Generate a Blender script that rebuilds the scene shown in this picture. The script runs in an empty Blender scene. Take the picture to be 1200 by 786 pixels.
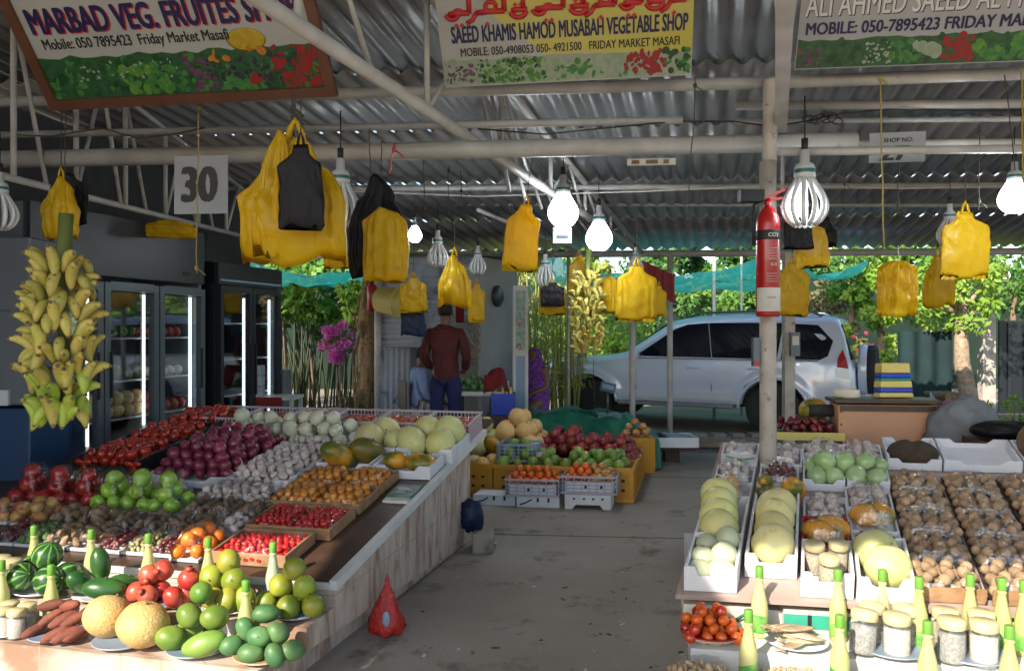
import bpy, bmesh, math, random
import numpy as np
from mathutils import Vector, Matrix, Euler, Quaternion

rnd = random.Random(7)
SC = bpy.context.scene
COL = SC.collection
R = math.radians

# ------------------------------------------------------------------ camera
FPX, HOR, CAMZ = 950.0, 385.0, 1.5
cam_d = bpy.data.cameras.new('camera')
cam = bpy.data.objects.new('camera', cam_d)
COL.objects.link(cam)
cam.location = (0, 0, CAMZ)
cam.rotation_euler = (R(90), 0, 0)
cam_d.sensor_width = 36.0
cam_d.lens = 36.0 * FPX / 1200.0
cam_d.shift_y = -(393 - HOR) / 1200.0
cam_d.clip_start = 0.05
cam_d.clip_end = 500
SC.camera = cam

# ------------------------------------------------------------------ sky, sun, exposure
SUN_EL, SUN_AZ = 33.0, 36.0            # light travels towards +Y, turned SUN_AZ to the right
world = bpy.data.worlds.new('World')
SC.world = world
world.use_nodes = True
wn = world.node_tree
bg = wn.nodes['Background']
sky = wn.nodes.new('ShaderNodeTexSky')
sky.sky_type = 'NISHITA'
sky.sun_disc = False
sky.sun_elevation = R(SUN_EL)
sky.sun_rotation = R(180 + SUN_AZ)
wn.links.new(sky.outputs[0], bg.inputs[0])
bg.inputs[1].default_value = 0.145
sd = bpy.data.lights.new('sun', 'SUN')
sd.energy = 4.6
sd.angle = R(0.5)
sd.color = (1.0, 0.89, 0.73)
sun = bpy.data.objects.new('sun', sd)
COL.objects.link(sun)
sdir = Vector((math.sin(R(SUN_AZ)) * math.cos(R(SUN_EL)), math.cos(R(SUN_AZ)) * math.cos(R(SUN_EL)), -math.sin(R(SUN_EL))))
sun.rotation_euler = sdir.to_track_quat('-Z', 'Y').to_euler()
SC.view_settings.view_transform = 'Standard'
SC.view_settings.look = 'None'
SC.view_settings.exposure = 1.15
SC.view_settings.gamma = 1.0
SC.view_settings.use_curve_mapping = False
SC.render.engine = 'CYCLES'
SC.cycles.max_bounces = 8
SC.cycles.transparent_max_bounces = 16
SC.cycles.caustics_reflective = False
SC.cycles.caustics_refractive = False
SC.cycles.use_denoising = True
SC.cycles.sample_clamp_indirect = 6.0

# ------------------------------------------------------------------ helpers
def at(px, py, d):
    return Vector(((px - 600.0) / FPX * d, d, CAMZ + (HOR - py) / FPX * d))

def on(px, py, z=0.0):
    d = (CAMZ - z) * FPX / (py - HOR)
    return at(px, py, d)

class Frame:
    def __init__(s, o, U, V):
        s.o = Vector(o)
        s.Y = Vector(V).normalized()
        U = Vector(U).normalized()
        s.s = U.dot(s.Y)
        s.X = (U - s.Y * s.s).normalized()
        s.c = U.dot(s.X)
        s.Z = s.X.cross(s.Y)
        s.M = Matrix((s.X, s.Y, s.Z)).transposed()
        s.rot = s.M.to_euler()
    def p(s, u, v, w=0.0):
        return s.o + s.X * (u * s.c) + s.Y * (v + u * s.s) + s.Z * w
    def sk(s, p):
        return (p[0] * s.c, p[1] + p[0] * s.s, p[2])

LT = Frame((-.8, 3.64, .36), (.973, -.23, 0), (.575, 2.43, .36))     # left sloped display
L0 = Frame((-.8, 3.64, 0), (.973, -.23, 0), (.23, .973, 0))          # left stall on the floor
RT = Frame((.747, 3.53, .36), (.985, -.174, 0), (.367, 1, .215))     # right sloped display
R0 = Frame((.747, 3.53, 0), (.985, -.174, 0), (.174, .985, 0))
MK = Frame((0, 0, 0), (.966, -.259, 0), (.259, .966, 0))             # the shed

class MB:
    def __init__(s):
        s.v = []; s.f = []; s.m = []; s.sm = []
        s.mi = 0; s.smooth = False; s.M = None; s.fn = None
    def add(s, vs, fs, smooth=None):
        b = len(s.v)
        for p in vs:
            p = Vector(p)
            if s.fn: p = Vector(s.fn(p))
            if s.M is not None: p = s.M @ p
            s.v.append(p)
        sm = s.smooth if smooth is None else smooth
        for f in fs:
            s.f.append([i + b for i in f]); s.m.append(s.mi); s.sm.append(sm)
    def box(s, c, sz, rot=None, tap=1.0):
        x, y, z = sz[0] / 2, sz[1] / 2, sz[2] / 2
        vs = [(-x, -y, -z), (x, -y, -z), (x, y, -z), (-x, y, -z), (-x * tap, -y * tap, z), (x * tap, -y * tap, z), (x * tap, y * tap, z), (-x * tap, y * tap, z)]
        c = Vector(c)
        if rot is not None:
            rm = rot if isinstance(rot, Matrix) else Euler(rot).to_matrix()
            vs = [rm @ Vector(p) + c for p in vs]
        else:
            vs = [Vector(p) + c for p in vs]
        s.add(vs, [(3, 2, 1, 0), (4, 5, 6, 7), (0, 1, 5, 4), (1, 2, 6, 5), (2, 3, 7, 6), (3, 0, 4, 7)], False)
    def bar(s, p, q, w, h=None, up=(0, 0, 1)):
        p = Vector(p); q = Vector(q); h = h or w
        d = (q - p); L = d.length; d.normalize()
        up = Vector(up)
        if abs(d.dot(up)) > .98: up = Vector((0, 1, 0))
        a = d.cross(up).normalized(); b = a.cross(d)
        rm = Matrix((a, d, b)).transposed()
        s.box((p + q) / 2, (w, L, h), rm)
    def tube(s, pts, r, n=10, caps=True):
        pts = [Vector(p) for p in pts]
        rs = r if isinstance(r, (list, tuple)) else [r] * len(pts)
        prev = None; vs = []
        for i, p in enumerate(pts):
            d = (pts[min(i + 1, len(pts) - 1)] - pts[max(i - 1, 0)]).normalized()
            if prev is None:
                a = d.cross(Vector((0, 0, 1)))
                if a.length < .05: a = d.cross(Vector((0, 1, 0)))
            else:
                a = prev - d * prev.dot(d)
            a.normalize(); b = d.cross(a); prev = a
            for k in range(n):
                t = 2 * math.pi * k / n
                vs.append(p + (a * math.cos(t) + b * math.sin(t)) * rs[i])
        fs = []
        for i in range(len(pts) - 1):
            for k in range(n):
                fs.append((i * n + k, i * n + (k + 1) % n, (i + 1) * n + (k + 1) % n, (i + 1) * n + k))
        s.add(vs, fs, True)
        if caps:
            b0 = len(s.v) - len(vs)
            s.f.append([b0 + k for k in range(n)][::-1]); s.m.append(s.mi); s.sm.append(False)
            e = b0 + (len(pts) - 1) * n
            s.f.append([e + k for k in range(n)]); s.m.append(s.mi); s.sm.append(False)
    def lathe(s, prof, n=20, c=(0, 0, 0), rm=None, fn=None):
        vs = []; fs = []; c = Vector(c)
        for (r, z) in prof:
            for k in range(n):
                t = 2 * math.pi * k / n
                p = Vector((r * math.cos(t), r * math.sin(t), z))
                if fn: p = Vector(fn(p, t))
                if rm is not None: p = rm @ p
                vs.append(p + c)
        for i in range(len(prof) - 1):
            for k in range(n):
                fs.append((i * n + k, i * n + (k + 1) % n, (i + 1) * n + (k + 1) % n, (i + 1) * n + k))
        fs.append([k for k in range(n)][::-1]); e = (len(prof) - 1) * n
        fs.append([e + k for k in range(n)])
        s.add(vs, fs, True)
    def ball(s, c, r, nu=16, nv=10, fn=None):
        rx, ry, rz = r if isinstance(r, (list, tuple)) else (r, r, r)
        prof = []
        vs = [Vector((0, 0, -rz))]
        for j in range(1, nv):
            ph = math.pi * j / nv - math.pi / 2
            for k in range(nu):
                t = 2 * math.pi * k / nu
                vs.append(Vector((rx * math.cos(ph) * math.cos(t), ry * math.cos(ph) * math.sin(t), rz * math.sin(ph))))
        vs.append(Vector((0, 0, rz)))
        if fn: vs = [Vector(fn(p)) for p in vs]
        fs = []
        for k in range(nu): fs.append((0, 1 + (k + 1) % nu, 1 + k))
        for j in range(nv - 2):
            for k in range(nu):
                a = 1 + j * nu
                fs.append((a + k, a + (k + 1) % nu, a + nu + (k + 1) % nu, a + nu + k))
        a = 1 + (nv - 2) * nu; e = len(vs) - 1
        for k in range(nu): fs.append((a + k, a + (k + 1) % nu, e))
        c = Vector(c)
        s.add([p + c for p in vs], fs, True)
    def grid(s, fn, nu, nv, smooth=True):
        vs = []; fs = []
        for j in range(nv + 1):
            for i in range(nu + 1):
                vs.append(fn(i / nu, j / nv))
        for j in range(nv):
            for i in range(nu):
                a = j * (nu + 1) + i
                fs.append((a, a + 1, a + nu + 2, a + nu + 1))
        s.add(vs, fs, smooth)
    def prism(s, poly, t0, t1, ax):
        # poly: list of 2d points, ax(a, b, t) -> 3d
        n = len(poly)
        vs = [ax(a, b, t0) for a, b in poly] + [ax(a, b, t1) for a, b in poly]
        fs = [list(range(n))[::-1], list(range(n, 2 * n))]
        for i in range(n):
            j = (i + 1) % n
            fs.append((i, j, n + j, n + i))
        s.add(vs, fs, False)
    def mesh(s, name, mats, fix=True):
        me = bpy.data.meshes.new(name)
        me.from_pydata([tuple(p) for p in s.v], [], s.f)
        for m in (mats if isinstance(mats, (list, tuple)) else [mats]): me.materials.append(m)
        me.polygons.foreach_set('material_index', s.m)
        me.polygons.foreach_set('use_smooth', s.sm)
        if fix:
            bm = bmesh.new(); bm.from_mesh(me)
            bmesh.ops.recalc_face_normals(bm, faces=bm.faces)
            bm.to_mesh(me); bm.free()
        me.update()
        return me
    def build(s, name, mats, parent=None, loc=None, rot=None, fix=True):
        return put(name, s.mesh(name, mats, fix), parent, loc, rot)

def put(name, me, parent=None, loc=None, rot=None, scale=None):
    o = bpy.data.objects.new(name, me)
    COL.objects.link(o)
    if parent: o.parent = parent
    if loc is not None: o.location = loc
    if rot is not None: o.rotation_euler = rot
    if scale is not None: o.scale = scale if isinstance(scale, (list, tuple)) else (scale,) * 3
    return o

def tag(o, label=None, cat=None, group=None, kind=None):
    if label: o['label'] = label
    if cat: o['category'] = cat
    if group: o['group'] = group
    if kind: o['kind'] = kind
    return o

def thing(name, label, cat, loc=(0, 0, 0), rot=(0, 0, 0), group=None):
    o = bpy.data.objects.new(name, None)
    o.empty_display_size = .05
    COL.objects.link(o)
    o.location = loc; o.rotation_euler = rot
    return tag(o, label, cat, group)

def copy_tree(o, parent=None, loc=None, rot=None, label=None, scale=None):
    c = o.copy(); COL.objects.link(c)
    if parent: c.parent = parent
    if loc is not None: c.location = loc
    if rot is not None: c.rotation_euler = rot
    if label: c['label'] = label
    if scale is not None: c.scale = (scale,) * 3
    for ch in list(KIDS.get(o.name, o.children)): copy_tree(ch, c)
    return c
KIDS = {}

def bevel(o, w=.01, seg=2):
    m = o.modifiers.new('bevel', 'BEVEL'); m.width = w; m.segments = seg; m.limit_method = 'ANGLE'
    return o

def rot_rand(): return (rnd.uniform(0, 6.28), rnd.uniform(0, 6.28), rnd.uniform(0, 6.28))

ORD = ['first', 'second', 'third', 'fourth', 'fifth', 'sixth', 'seventh', 'eighth', 'ninth', 'tenth', 'eleventh', 'twelfth']

# ------------------------------------------------------------------ materials
def lin(c):
    return tuple(((x / 12.92) if x <= .04045 else ((x + .055) / 1.055) ** 2.4) for x in c)

def mat(name, c1, rough=.5, c2=None, scale=8.0, bump=0.0, bscale=None, metal=0.0, spec=.5, vary=0.0, hue=0.0,
        detail=4.0, trans=0.0, coat=0.0, emit=None, estr=0.0, sss=0.0, lo=.35, hi=.65, dirt=None, sheen=0.0):
    m = bpy.data.materials.new(name); m.use_nodes = True
    nt = m.node_tree; N = nt.nodes; Lk = nt.links
    b = N['Principled BSDF']
    b.inputs['Roughness'].default_value = rough
    b.inputs['Metallic'].default_value = metal
    b.inputs['Specular IOR Level'].default_value = spec
    b.inputs['Coat Weight'].default_value = coat
    tc = N.new('ShaderNodeTexCoord')
    col = None
    rgb = N.new('ShaderNodeRGB'); rgb.outputs[0].default_value = (*c1, 1); col = rgb.outputs[0]
    if c2:
        nz = N.new('ShaderNodeTexNoise'); nz.inputs['Scale'].default_value = scale; nz.inputs['Detail'].default_value = detail
        Lk.new(tc.outputs['Object'], nz.inputs['Vector'])
        oi0 = N.new('ShaderNodeObjectInfo')
        ad = N.new('ShaderNodeVectorMath'); ad.operation = 'ADD'
        cmb = N.new('ShaderNodeMath'); cmb.operation = 'MULTIPLY'; cmb.inputs[1].default_value = 37.0
        Lk.new(oi0.outputs['Random'], cmb.inputs[0])
        Lk.new(tc.outputs['Object'], ad.inputs[0]); Lk.new(cmb.outputs[0], ad.inputs[1])
        Lk.new(ad.outputs[0], nz.inputs['Vector'])
        rp = N.new('ShaderNodeValToRGB')
        rp.color_ramp.elements[0].position = lo; rp.color_ramp.elements[1].position = hi
        rp.color_ramp.elements[0].color = (*c1, 1); rp.color_ramp.elements[1].color = (*c2, 1)
        Lk.new(nz.outputs['Fac'], rp.inputs[0]); col = rp.outputs[0]
    if dirt:
        nz = N.new('ShaderNodeTexNoise'); nz.inputs['Scale'].default_value = dirt[1]; nz.inputs['Detail'].default_value = 8
        nz.inputs['Roughness'].default_value = .7
        Lk.new(tc.outputs['Object'], nz.inputs['Vector'])
        rp = N.new('ShaderNodeValToRGB')
        rp.color_ramp.elements[0].position = dirt[2]; rp.color_ramp.elements[1].position = dirt[2] + .12
        mx = N.new('ShaderNodeMixRGB'); mx.inputs[2].default_value = (*dirt[0], 1)
        Lk.new(nz.outputs['Fac'], rp.inputs[0]); Lk.new(rp.outputs[0], mx.inputs[0]); Lk.new(col, mx.inputs[1]); col = mx.outputs[0]
    if vary or hue:
        oi = N.new('ShaderNodeObjectInfo'); hs = N.new('ShaderNodeHueSaturation')
        mr = N.new('ShaderNodeMapRange'); mr.inputs[3].default_value = 1 - vary; mr.inputs[4].default_value = 1 + vary
        Lk.new(oi.outputs['Random'], mr.inputs[0]); Lk.new(mr.outputs[0], hs.inputs['Value'])
        mh = N.new('ShaderNodeMapRange'); mh.inputs[3].default_value = .5 - hue; mh.inputs[4].default_value = .5 + hue
        fr = N.new('ShaderNodeMath'); fr.operation = 'MULTIPLY'; fr.inputs[1].default_value = 7.31
        fr2 = N.new('ShaderNodeMath'); fr2.operation = 'FRACT'
        Lk.new(oi.outputs['Random'], fr.inputs[0]); Lk.new(fr.outputs[0], fr2.inputs[0]); Lk.new(fr2.outputs[0], mh.inputs[0])
        Lk.new(mh.outputs[0], hs.inputs['Hue'])
        Lk.new(col, hs.inputs['Color']); col = hs.outputs[0]
    Lk.new(col, b.inputs['Base Color'])
    if bump:
        bn = N.new('ShaderNodeTexNoise'); bn.inputs['Scale'].default_value = bscale or scale * 4; bn.inputs['Detail'].default_value = 6
        Lk.new(tc.outputs['Object'], bn.inputs['Vector'])
        bp = N.new('ShaderNodeBump'); bp.inputs['Strength'].default_value = bump; bp.inputs['Distance'].default_value = .01
        Lk.new(bn.outputs['Fac'], bp.inputs['Height']); Lk.new(bp.outputs[0], b.inputs['Normal'])
    if sss:
        b.inputs['Subsurface Weight'].default_value = sss
        b.inputs['Subsurface Radius'].default_value = (.02, .01, .005)
        b.inputs['Subsurface Scale'].default_value = .5
    if emit:
        b.inputs['Emission Color'].default_value = (*emit, 1); b.inputs['Emission Strength'].default_value = estr
    if trans:
        out = N['Material Output']; tr = N.new('ShaderNodeBsdfTranslucent'); mx = N.new('ShaderNodeMixShader')
        mx.inputs[0].default_value = trans
        Lk.new(col, tr.inputs[0]); Lk.new(b.outputs[0], mx.inputs[1]); Lk.new(tr.outputs[0], mx.inputs[2]); Lk.new(mx.outputs[0], out.inputs[0])
    return m

def mat_film(name, tint=(1, 1, 1), refl=.16, rough=.09, bscale=45.0, bump=.9, milky=.03):
    m = bpy.data.materials.new(name); m.use_nodes = True
    nt = m.node_tree; N = nt.nodes; Lk = nt.links
    N.remove(N['Principled BSDF']); out = N['Material Output']
    tr = N.new('ShaderNodeBsdfTransparent'); tr.inputs[0].default_value = (*tint, 1)
    gl = N.new('ShaderNodeBsdfGlossy'); gl.inputs['Roughness'].default_value = rough
    df = N.new('ShaderNodeBsdfDiffuse'); df.inputs[0].default_value = (.75, .75, .75, 1)
    tc = N.new('ShaderNodeTexCoord'); nz = N.new('ShaderNodeTexNoise'); nz.inputs['Scale'].default_value = bscale; nz.inputs['Detail'].default_value = 3
    bp = N.new('ShaderNodeBump'); bp.inputs['Strength'].default_value = bump; bp.inputs['Distance'].default_value = .01
    Lk.new(tc.outputs['Object'], nz.inputs[0]); Lk.new(nz.outputs['Fac'], bp.inputs['Height']); Lk.new(bp.outputs[0], gl.inputs['Normal'])
    lw = N.new('ShaderNodeLayerWeight'); lw.inputs[0].default_value = .25
    ma = N.new('ShaderNodeMath'); ma.operation = 'MULTIPLY_ADD'; ma.inputs[1].default_value = .10; ma.inputs[2].default_value = refl * .45
    Lk.new(lw.outputs['Fresnel'], ma.inputs[0])
    m1 = N.new('ShaderNodeMixShader'); Lk.new(ma.outputs[0], m1.inputs[0]); Lk.new(tr.outputs[0], m1.inputs[1]); Lk.new(gl.outputs[0], m1.inputs[2])
    m2 = N.new('ShaderNodeMixShader'); m2.inputs[0].default_value = milky
    Lk.new(m1.outputs[0], m2.inputs[1]); Lk.new(df.outputs[0], m2.inputs[2]); Lk.new(m2.outputs[0], out.inputs[0])
    return m

def nodes_of(m): return m.node_tree.nodes, m.node_tree.links, m.node_tree.nodes['Principled BSDF']

M = {}
M['concrete'] = mat('concrete', (.235, .205, .17), .85, (.33, .30, .255), .9, .5, 45, dirt=((.12, .10, .082), 2.6, .55))
M['soil'] = mat('soil', (.30, .25, .19), .95, (.20, .165, .12), .9, .5, 25)
M['white_metal'] = mat('white_metal', (.50, .49, .48), .45, (.38, .37, .36), 5, .1, 40, dirt=((.17, .13, .10), 9, .62))
M['pillar_paint'] = mat('pillar_paint', (.50, .46, .41), .6, (.38, .34, .30), 6, .25, 30, dirt=((.12, .08, .06), 11, .57))
M['roof'] = mat('roof_sheeting', (.30, .305, .315), .42, (.215, .215, .22), 1.4, .12, 12, spec=.5, metal=.3, dirt=((.12, .10, .085), 1.2, .62))
M['plate'] = mat('enamel', (.74, .75, .77), .25, coat=.3)
M['white_plastic'] = mat('white_plastic', (.74, .75, .78), .4, (.66, .67, .70), 3, .08, 60)
M['foam'] = mat('white_foam', (.68, .69, .72), .7, (.60, .61, .65), 5, .15, 120)
M['cream_card'] = mat('cream_card', (.72, .67, .54), .8, (.64, .59, .47), 5, .08, 60)
M['green_card'] = mat('green_card', (.02, .30, .20), .7, (.03, .24, .17), 6)
M['teal_sheet'] = mat('teal_print', (.02, .10, .085), .45, (.12, .22, .19), 14)
M['black_plastic'] = mat('black_plastic', (.012, .012, .014), .4, (.02, .02, .022), 8, .1)
M['wood_crate'] = mat('crate_wood', (.36, .215, .115), .75, (.25, .14, .065), 14, .3, 60)
M['dark_wood'] = mat('dark_wood', (.045, .026, .018), .35, (.075, .042, .028), 5, .12, 40)
M['brown_board'] = mat('brown_board', (.52, .27, .15), .6, (.46, .235, .13), 3, .1, 60)
M['yellow_plastic'] = mat('yellow_crate', (.58, .28, .015), .45, (.48, .22, .012), 4, .1)
M['net_plastic'] = mat('pale_pink_plastic', (.60, .52, .56), .4, trans=.15)
M['lilac_plastic'] = mat('lilac_plastic', (.38, .38, .46), .45)
M['black'] = mat('black', (.01, .01, .01), .6)
M['rubber'] = mat('rubber', (.02, .02, .021), .8, (.03, .03, .03), 20, .2)
M['string'] = mat('string', (.06, .05, .04), .9)
M['yellow_string'] = mat('yellow_string', (.35, .28, .08), .9)
M['film'] = mat_film('clear_film', refl=.12, rough=.05, bscale=70, bump=.4, milky=.0)
M['film_bag'] = mat_film('clear_bag', refl=.26, rough=.05, bscale=60, bump=.4, milky=.008)
M['glass'] = mat_film('glass', (.90, .93, .95), .22, .02, 1.0, 0.0, .0)
M['jar_glass'] = mat_film('jar_glass', (.95, .96, .97), .14, .04, 6, .1, .05)
M['car_paint'] = mat('silver_paint', (.70, .76, .92), .25, metal=.15, coat=.6)
M['car_glass'] = mat('tinted_glass', (.010, .012, .020), .06, spec=.7)
M['chrome'] = mat('chrome', (.6, .6, .62), .2, metal=1.0)
M['alloy'] = mat('alloy', (.5, .5, .53), .3, metal=.8)
M['red_lamp'] = mat('red_lamp', (.40, .008, .03), .2, coat=.5)
M['clear_lamp'] = mat('clear_lamp', (.65, .68, .72), .15, coat=.5)
M['fridge_grey'] = mat('fridge_grey', (.02, .025, .03), .4, (.015, .02, .024), 3)
M['fridge_alu'] = mat('fridge_alu', (.10, .125, .15), .35, metal=.4)
M['fridge_dark'] = mat('fridge_dark', (.012, .016, .02), .4)
M['fridge_in'] = mat('fridge_liner', (.10, .115, .125), .5)
M['led'] = mat('led_strip', (.9, .95, 1), .4, emit=(.80, .92, 1.0), estr=1.6)
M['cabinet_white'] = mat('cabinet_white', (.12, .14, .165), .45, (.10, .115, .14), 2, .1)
M['cabinet_blue'] = mat('cabinet_blue', (.008, .045, .13), .45, (.006, .035, .10), 3)
M['red_paint'] = mat('red_paint', (.42, .012, .012), .3, (.34, .01, .01), 4, coat=.3)
M['paper'] = mat('paper', (.62, .60, .56), .8, (.50, .48, .44), 10)
M['white_paint'] = mat('white_paint', (.66, .66, .66), .5, (.56, .56, .56), 4)
M['sign_white'] = mat('sign_white', (.36, .37, .40), .5, (.30, .31, .34), 3)
M['sign_yellow'] = mat('sign_yellow', (.62, .50, .13), .45)
M['sign_black'] = mat('sign_black', (.012, .012, .014), .5)
M['sign_navy'] = mat('sign_navy', (.012, .012, .07), .5)
M['sign_red'] = mat('sign_red', (.48, .02, .03), .5)
M['brown_frame'] = mat('brown_frame', (.13, .05, .03), .4, (.10, .04, .025), 4)
M['bag_yellow'] = mat('yellow_plastic_bag', (.86, .59, .014), .33, (.76, .48, .010), 5, .75, 15, trans=.45, spec=.4)
M['bag_black'] = mat('black_plastic_bag', (.004, .0035, .005), .5, (.007, .006, .008), 5, .6, 18, spec=.22)
M['bag_blue'] = mat('blue_plastic_bag', (.006, .014, .045), .5, (.008, .018, .055), 5, .3, 18, spec=.3)
M['bulb_tube'] = mat('lamp_tube', (.66, .67, .69), .25, coat=.3)
M['bulb_lit'] = mat('lit_tube', (.9, .9, .9), .3, emit=(.86, .94, 1.0), estr=8)
M['bulb_base'] = mat('lamp_base', (.52, .53, .54), .4)
M['teal_band'] = mat('teal_band', (.01, .12, .11), .4)
M['bottle_body'] = mat('juice_bottle', (.60, .62, .24), .2, (.68, .68, .36), 3, coat=.4, trans=.42)
M['bottle_clear'] = mat('pale_bottle', (.46, .56, .38), .2, (.52, .60, .42), 3, coat=.3, trans=.3)
M['bottle_cap'] = mat('lime_cap', (.11, .28, .035), .5)
M['bottle_label'] = mat('green_label', (.04, .24, .03), .5, (.24, .40, .10), 18)
M['jar_lid'] = mat('cream_lid', (.56, .49, .28), .5, (.50, .43, .24), 12)
M['jar_fill'] = mat('grain', (.52, .45, .33), .9, (.30, .25, .17), 90, .6, 120)
M['jar_fill_white'] = mat('white_grain', (.70, .66, .58), .9, (.50, .46, .40), 110, .6, 130)
M['jar_fill_grey'] = mat('grey_grain', (.36, .36, .34), .9, (.22, .22, .21), 90, .6, 120)
M['tarp'] = mat('green_tarp', (.008, .15, .085), .5, (.006, .105, .06), 3, .5, 9)
M['net_teal'] = mat('teal_net', (.01, .22, .21), .7, (.02, .30, .28), 2.5, trans=.45)
_n, _l, _b = M['net_teal'].node_tree.nodes, M['net_teal'].node_tree.links, None; _o = _n['Material Output']; _t = _n.new('ShaderNodeBsdfTransparent'); _x = _n.new('ShaderNodeMixShader'); _x.inputs[0].default_value = .15
_l.new(_o.inputs[0].links[0].from_socket, _x.inputs[1]); _l.new(_t.outputs[0], _x.inputs[2]); _l.new(_x.outputs[0], _o.inputs[0])
M['red_cloth'] = mat('red_cloth', (.20, .012, .014), .9, (.14, .008, .012), 8, .4, 30)
M['pink_cloth'] = mat('pink_cloth', (.34, .05, .06), .9, (.27, .04, .05), 8, .4, 30)
M['skin'] = mat('skin', (.22, .11, .065), .55)
M['hair'] = mat('hair', (.012, .010, .009), .7, bump=.4, bscale=90)
M['shirt_red'] = mat('maroon_shirt', (.095, .013, .013), .85, (.065, .009, .010), 9, .6, 22)
M['jeans'] = mat('navy_jeans', (.012, .016, .075), .9, (.016, .02, .09), 20, .2)
M['shirt_blue'] = mat('pale_blue_shirt', (.30, .38, .62), .85, (.24, .31, .54), 7, .4, 22)
M['purple'] = mat('purple_print', (.10, .012, .20), .9, (.30, .10, .42), 26, .2)
M['bark'] = mat('bark', (.22, .15, .10), .95, (.13, .085, .055), 18, .9, 30)
M['bark_pale'] = mat('pale_bark', (.36, .28, .21), .95, (.22, .16, .11), 14, .9, 26)
M['straw'] = mat('dry_palm_fibre', (.34, .24, .13), .95, (.20, .13, .07), 20, .6, 40)
def leafmat(name, c1, c2, sc, tr=.3): return mat(name, c1, .55, c2, sc, trans=tr, lo=.38, hi=.62)
M['leaf_mid'] = leafmat('mid_leaf', (.085, .22, .03), (.20, .36, .055), 1.6, .42)
M['leaf_dark'] = leafmat('dark_leaf', (.035, .12, .024), (.09, .22, .042), 1.6, .38)
M['leaf_bright'] = leafmat('bright_leaf', (.19, .36, .035), (.33, .48, .08), 1.8, .42)
M['leaf_olive'] = leafmat('olive_leaf', (.12, .12, .04), (.22, .20, .09), 1.8)
M['leaf_straw'] = leafmat('bamboo_leaf', (.36, .38, .08), (.50, .47, .15), 2.0, .4)
M['flower'] = mat('magenta_flower', (.72, .09, .44), .6, (.66, .16, .54), 6, trans=.4)
M['flower_red'] = mat('pink_flower', (.55, .05, .12), .6, trans=.3)
M['stem_dark'] = mat('dark_stem', (.022, .034, .012), .7, (.04, .05, .02), 9)
M['corrugated'] = mat('painted_tin', (.46, .50, .56), .6, (.33, .37, .45), 3, .15, dirt=((.05, .06, .09), 3.0, .56))
M['panel_white'] = mat('shop_wall', (.36, .37, .36), .7, (.31, .32, .31), 2)
M['blue_crate'] = mat('blue_crate', (.01, .04, .40), .4)
M['bluegrey'] = mat('cool_panel', (.20, .30, .45), .35)
M['log'] = mat('firewood', (.30, .20, .12), .9, (.18, .11, .06), 9, .5)
M['sack'] = mat('grey_sack', (.17, .18, .19), .8, (.12, .13, .14), 5, .4, 18)
M['clay'] = mat('brown_clay', (.20, .095, .045), .6, (.13, .06, .03), 6, .3)
M['clay_dark'] = mat('dark_wicker', (.055, .035, .022), .85, (.035, .022, .014), 40, .6, 60)
# produce
M['apple_red'] = mat('red_apple', (.33, .016, .020), .25, (.40, .11, .05), 16, vary=.25, coat=.25, lo=.5, hi=.85)
M['apple_green'] = mat('green_apple', (.22, .42, .03), .25, (.30, .50, .07), 10, vary=.15, coat=.25, dirt=((.30, .30, .10), 60, .66))
M['apple_yellow'] = mat('blush_pear', (.50, .33, .09), .35, (.38, .10, .05), 12, vary=.15)
M['kiwi'] = mat('kiwi_skin', (.24, .16, .085), .8, (.17, .11, .055), 40, .2, vary=.2)
M['potato'] = mat('brown_root', (.20, .135, .085), .85, (.14, .09, .05), 25, .4, vary=.25)
M['taro'] = mat('ginger_skin', (.34, .23, .13), .8, (.24, .15, .08), 30, .5, vary=.2)
M['onion_red'] = mat('red_onion', (.17, .018, .05), .3, (.27, .05, .09), 22, vary=.3, coat=.15)
M['onion_white'] = mat('white_onion', (.66, .66, .52), .35, (.56, .58, .42), 8, vary=.08, coat=.1)
M['garlic'] = mat('garlic_skin', (.60, .55, .50), .6, (.48, .38, .36), 30, .1, vary=.15)
M['tomato'] = mat('tomato_skin', (.50, .018, .008), .18, (.42, .03, .008), 6, vary=.2, coat=.4)
M['tomato_dark'] = mat('ripe_tomato', (.42, .035, .012), .22, (.34, .02, .012), 8, vary=.25, coat=.3)
M['cherry'] = mat('cherry_tomato_skin', (.50, .010, .012), .15, (.42, .012, .01), 6, vary=.2, coat=.4)
M['plum'] = mat('yellow_plum_skin', (.60, .27, .025), .3, (.50, .15, .02), 20, vary=.25, coat=.2)
M['orange'] = mat('orange_peel', (.72, .20, .012), .4, (.66, .16, .01), 20, .15, 200, vary=.15)
M['tangerine'] = mat('tangerine_peel', (.62, .09, .01), .35, (.66, .14, .012), 10, .15, 200, vary=.15, coat=.2)
M['carrot'] = mat('carrot_skin', (.62, .13, .045), .4, (.52, .09, .03), 12, vary=.2)
M['melon_pale'] = mat('honeydew_skin', (.60, .565, .21), .45, (.64, .61, .29), 6, .12, 120, vary=.14, hue=.02, dirt=((.42, .40, .10), 13, .60))
M['melon_white'] = mat('white_melon_skin', (.50, .54, .38), .4, (.43, .48, .31), 5, vary=.1, dirt=((.34, .38, .20), 14, .64))
M['cantaloupe'] = mat('netted_melon_skin', (.64, .36, .11), .6, (.56, .40, .17), 4, .5, 90, vary=.12, dirt=((.70, .52, .26), 60, .54))
M['papaya'] = mat('papaya_skin', (.62, .28, .02), .35, (.12, .14, .02), 7, lo=.45, hi=.6, dirt=((.08, .045, .01), 22, .64))
M['papaya_dark'] = mat('green_papaya_skin', (.06, .07, .012), .4, (.28, .18, .02), 8, lo=.4, hi=.7)
M['mango'] = mat('green_mango_skin', (.11, .22, .03), .4, (.23, .31, .06), 8, vary=.22, hue=.02, dirt=((.30, .34, .14), 30, .60))
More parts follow.
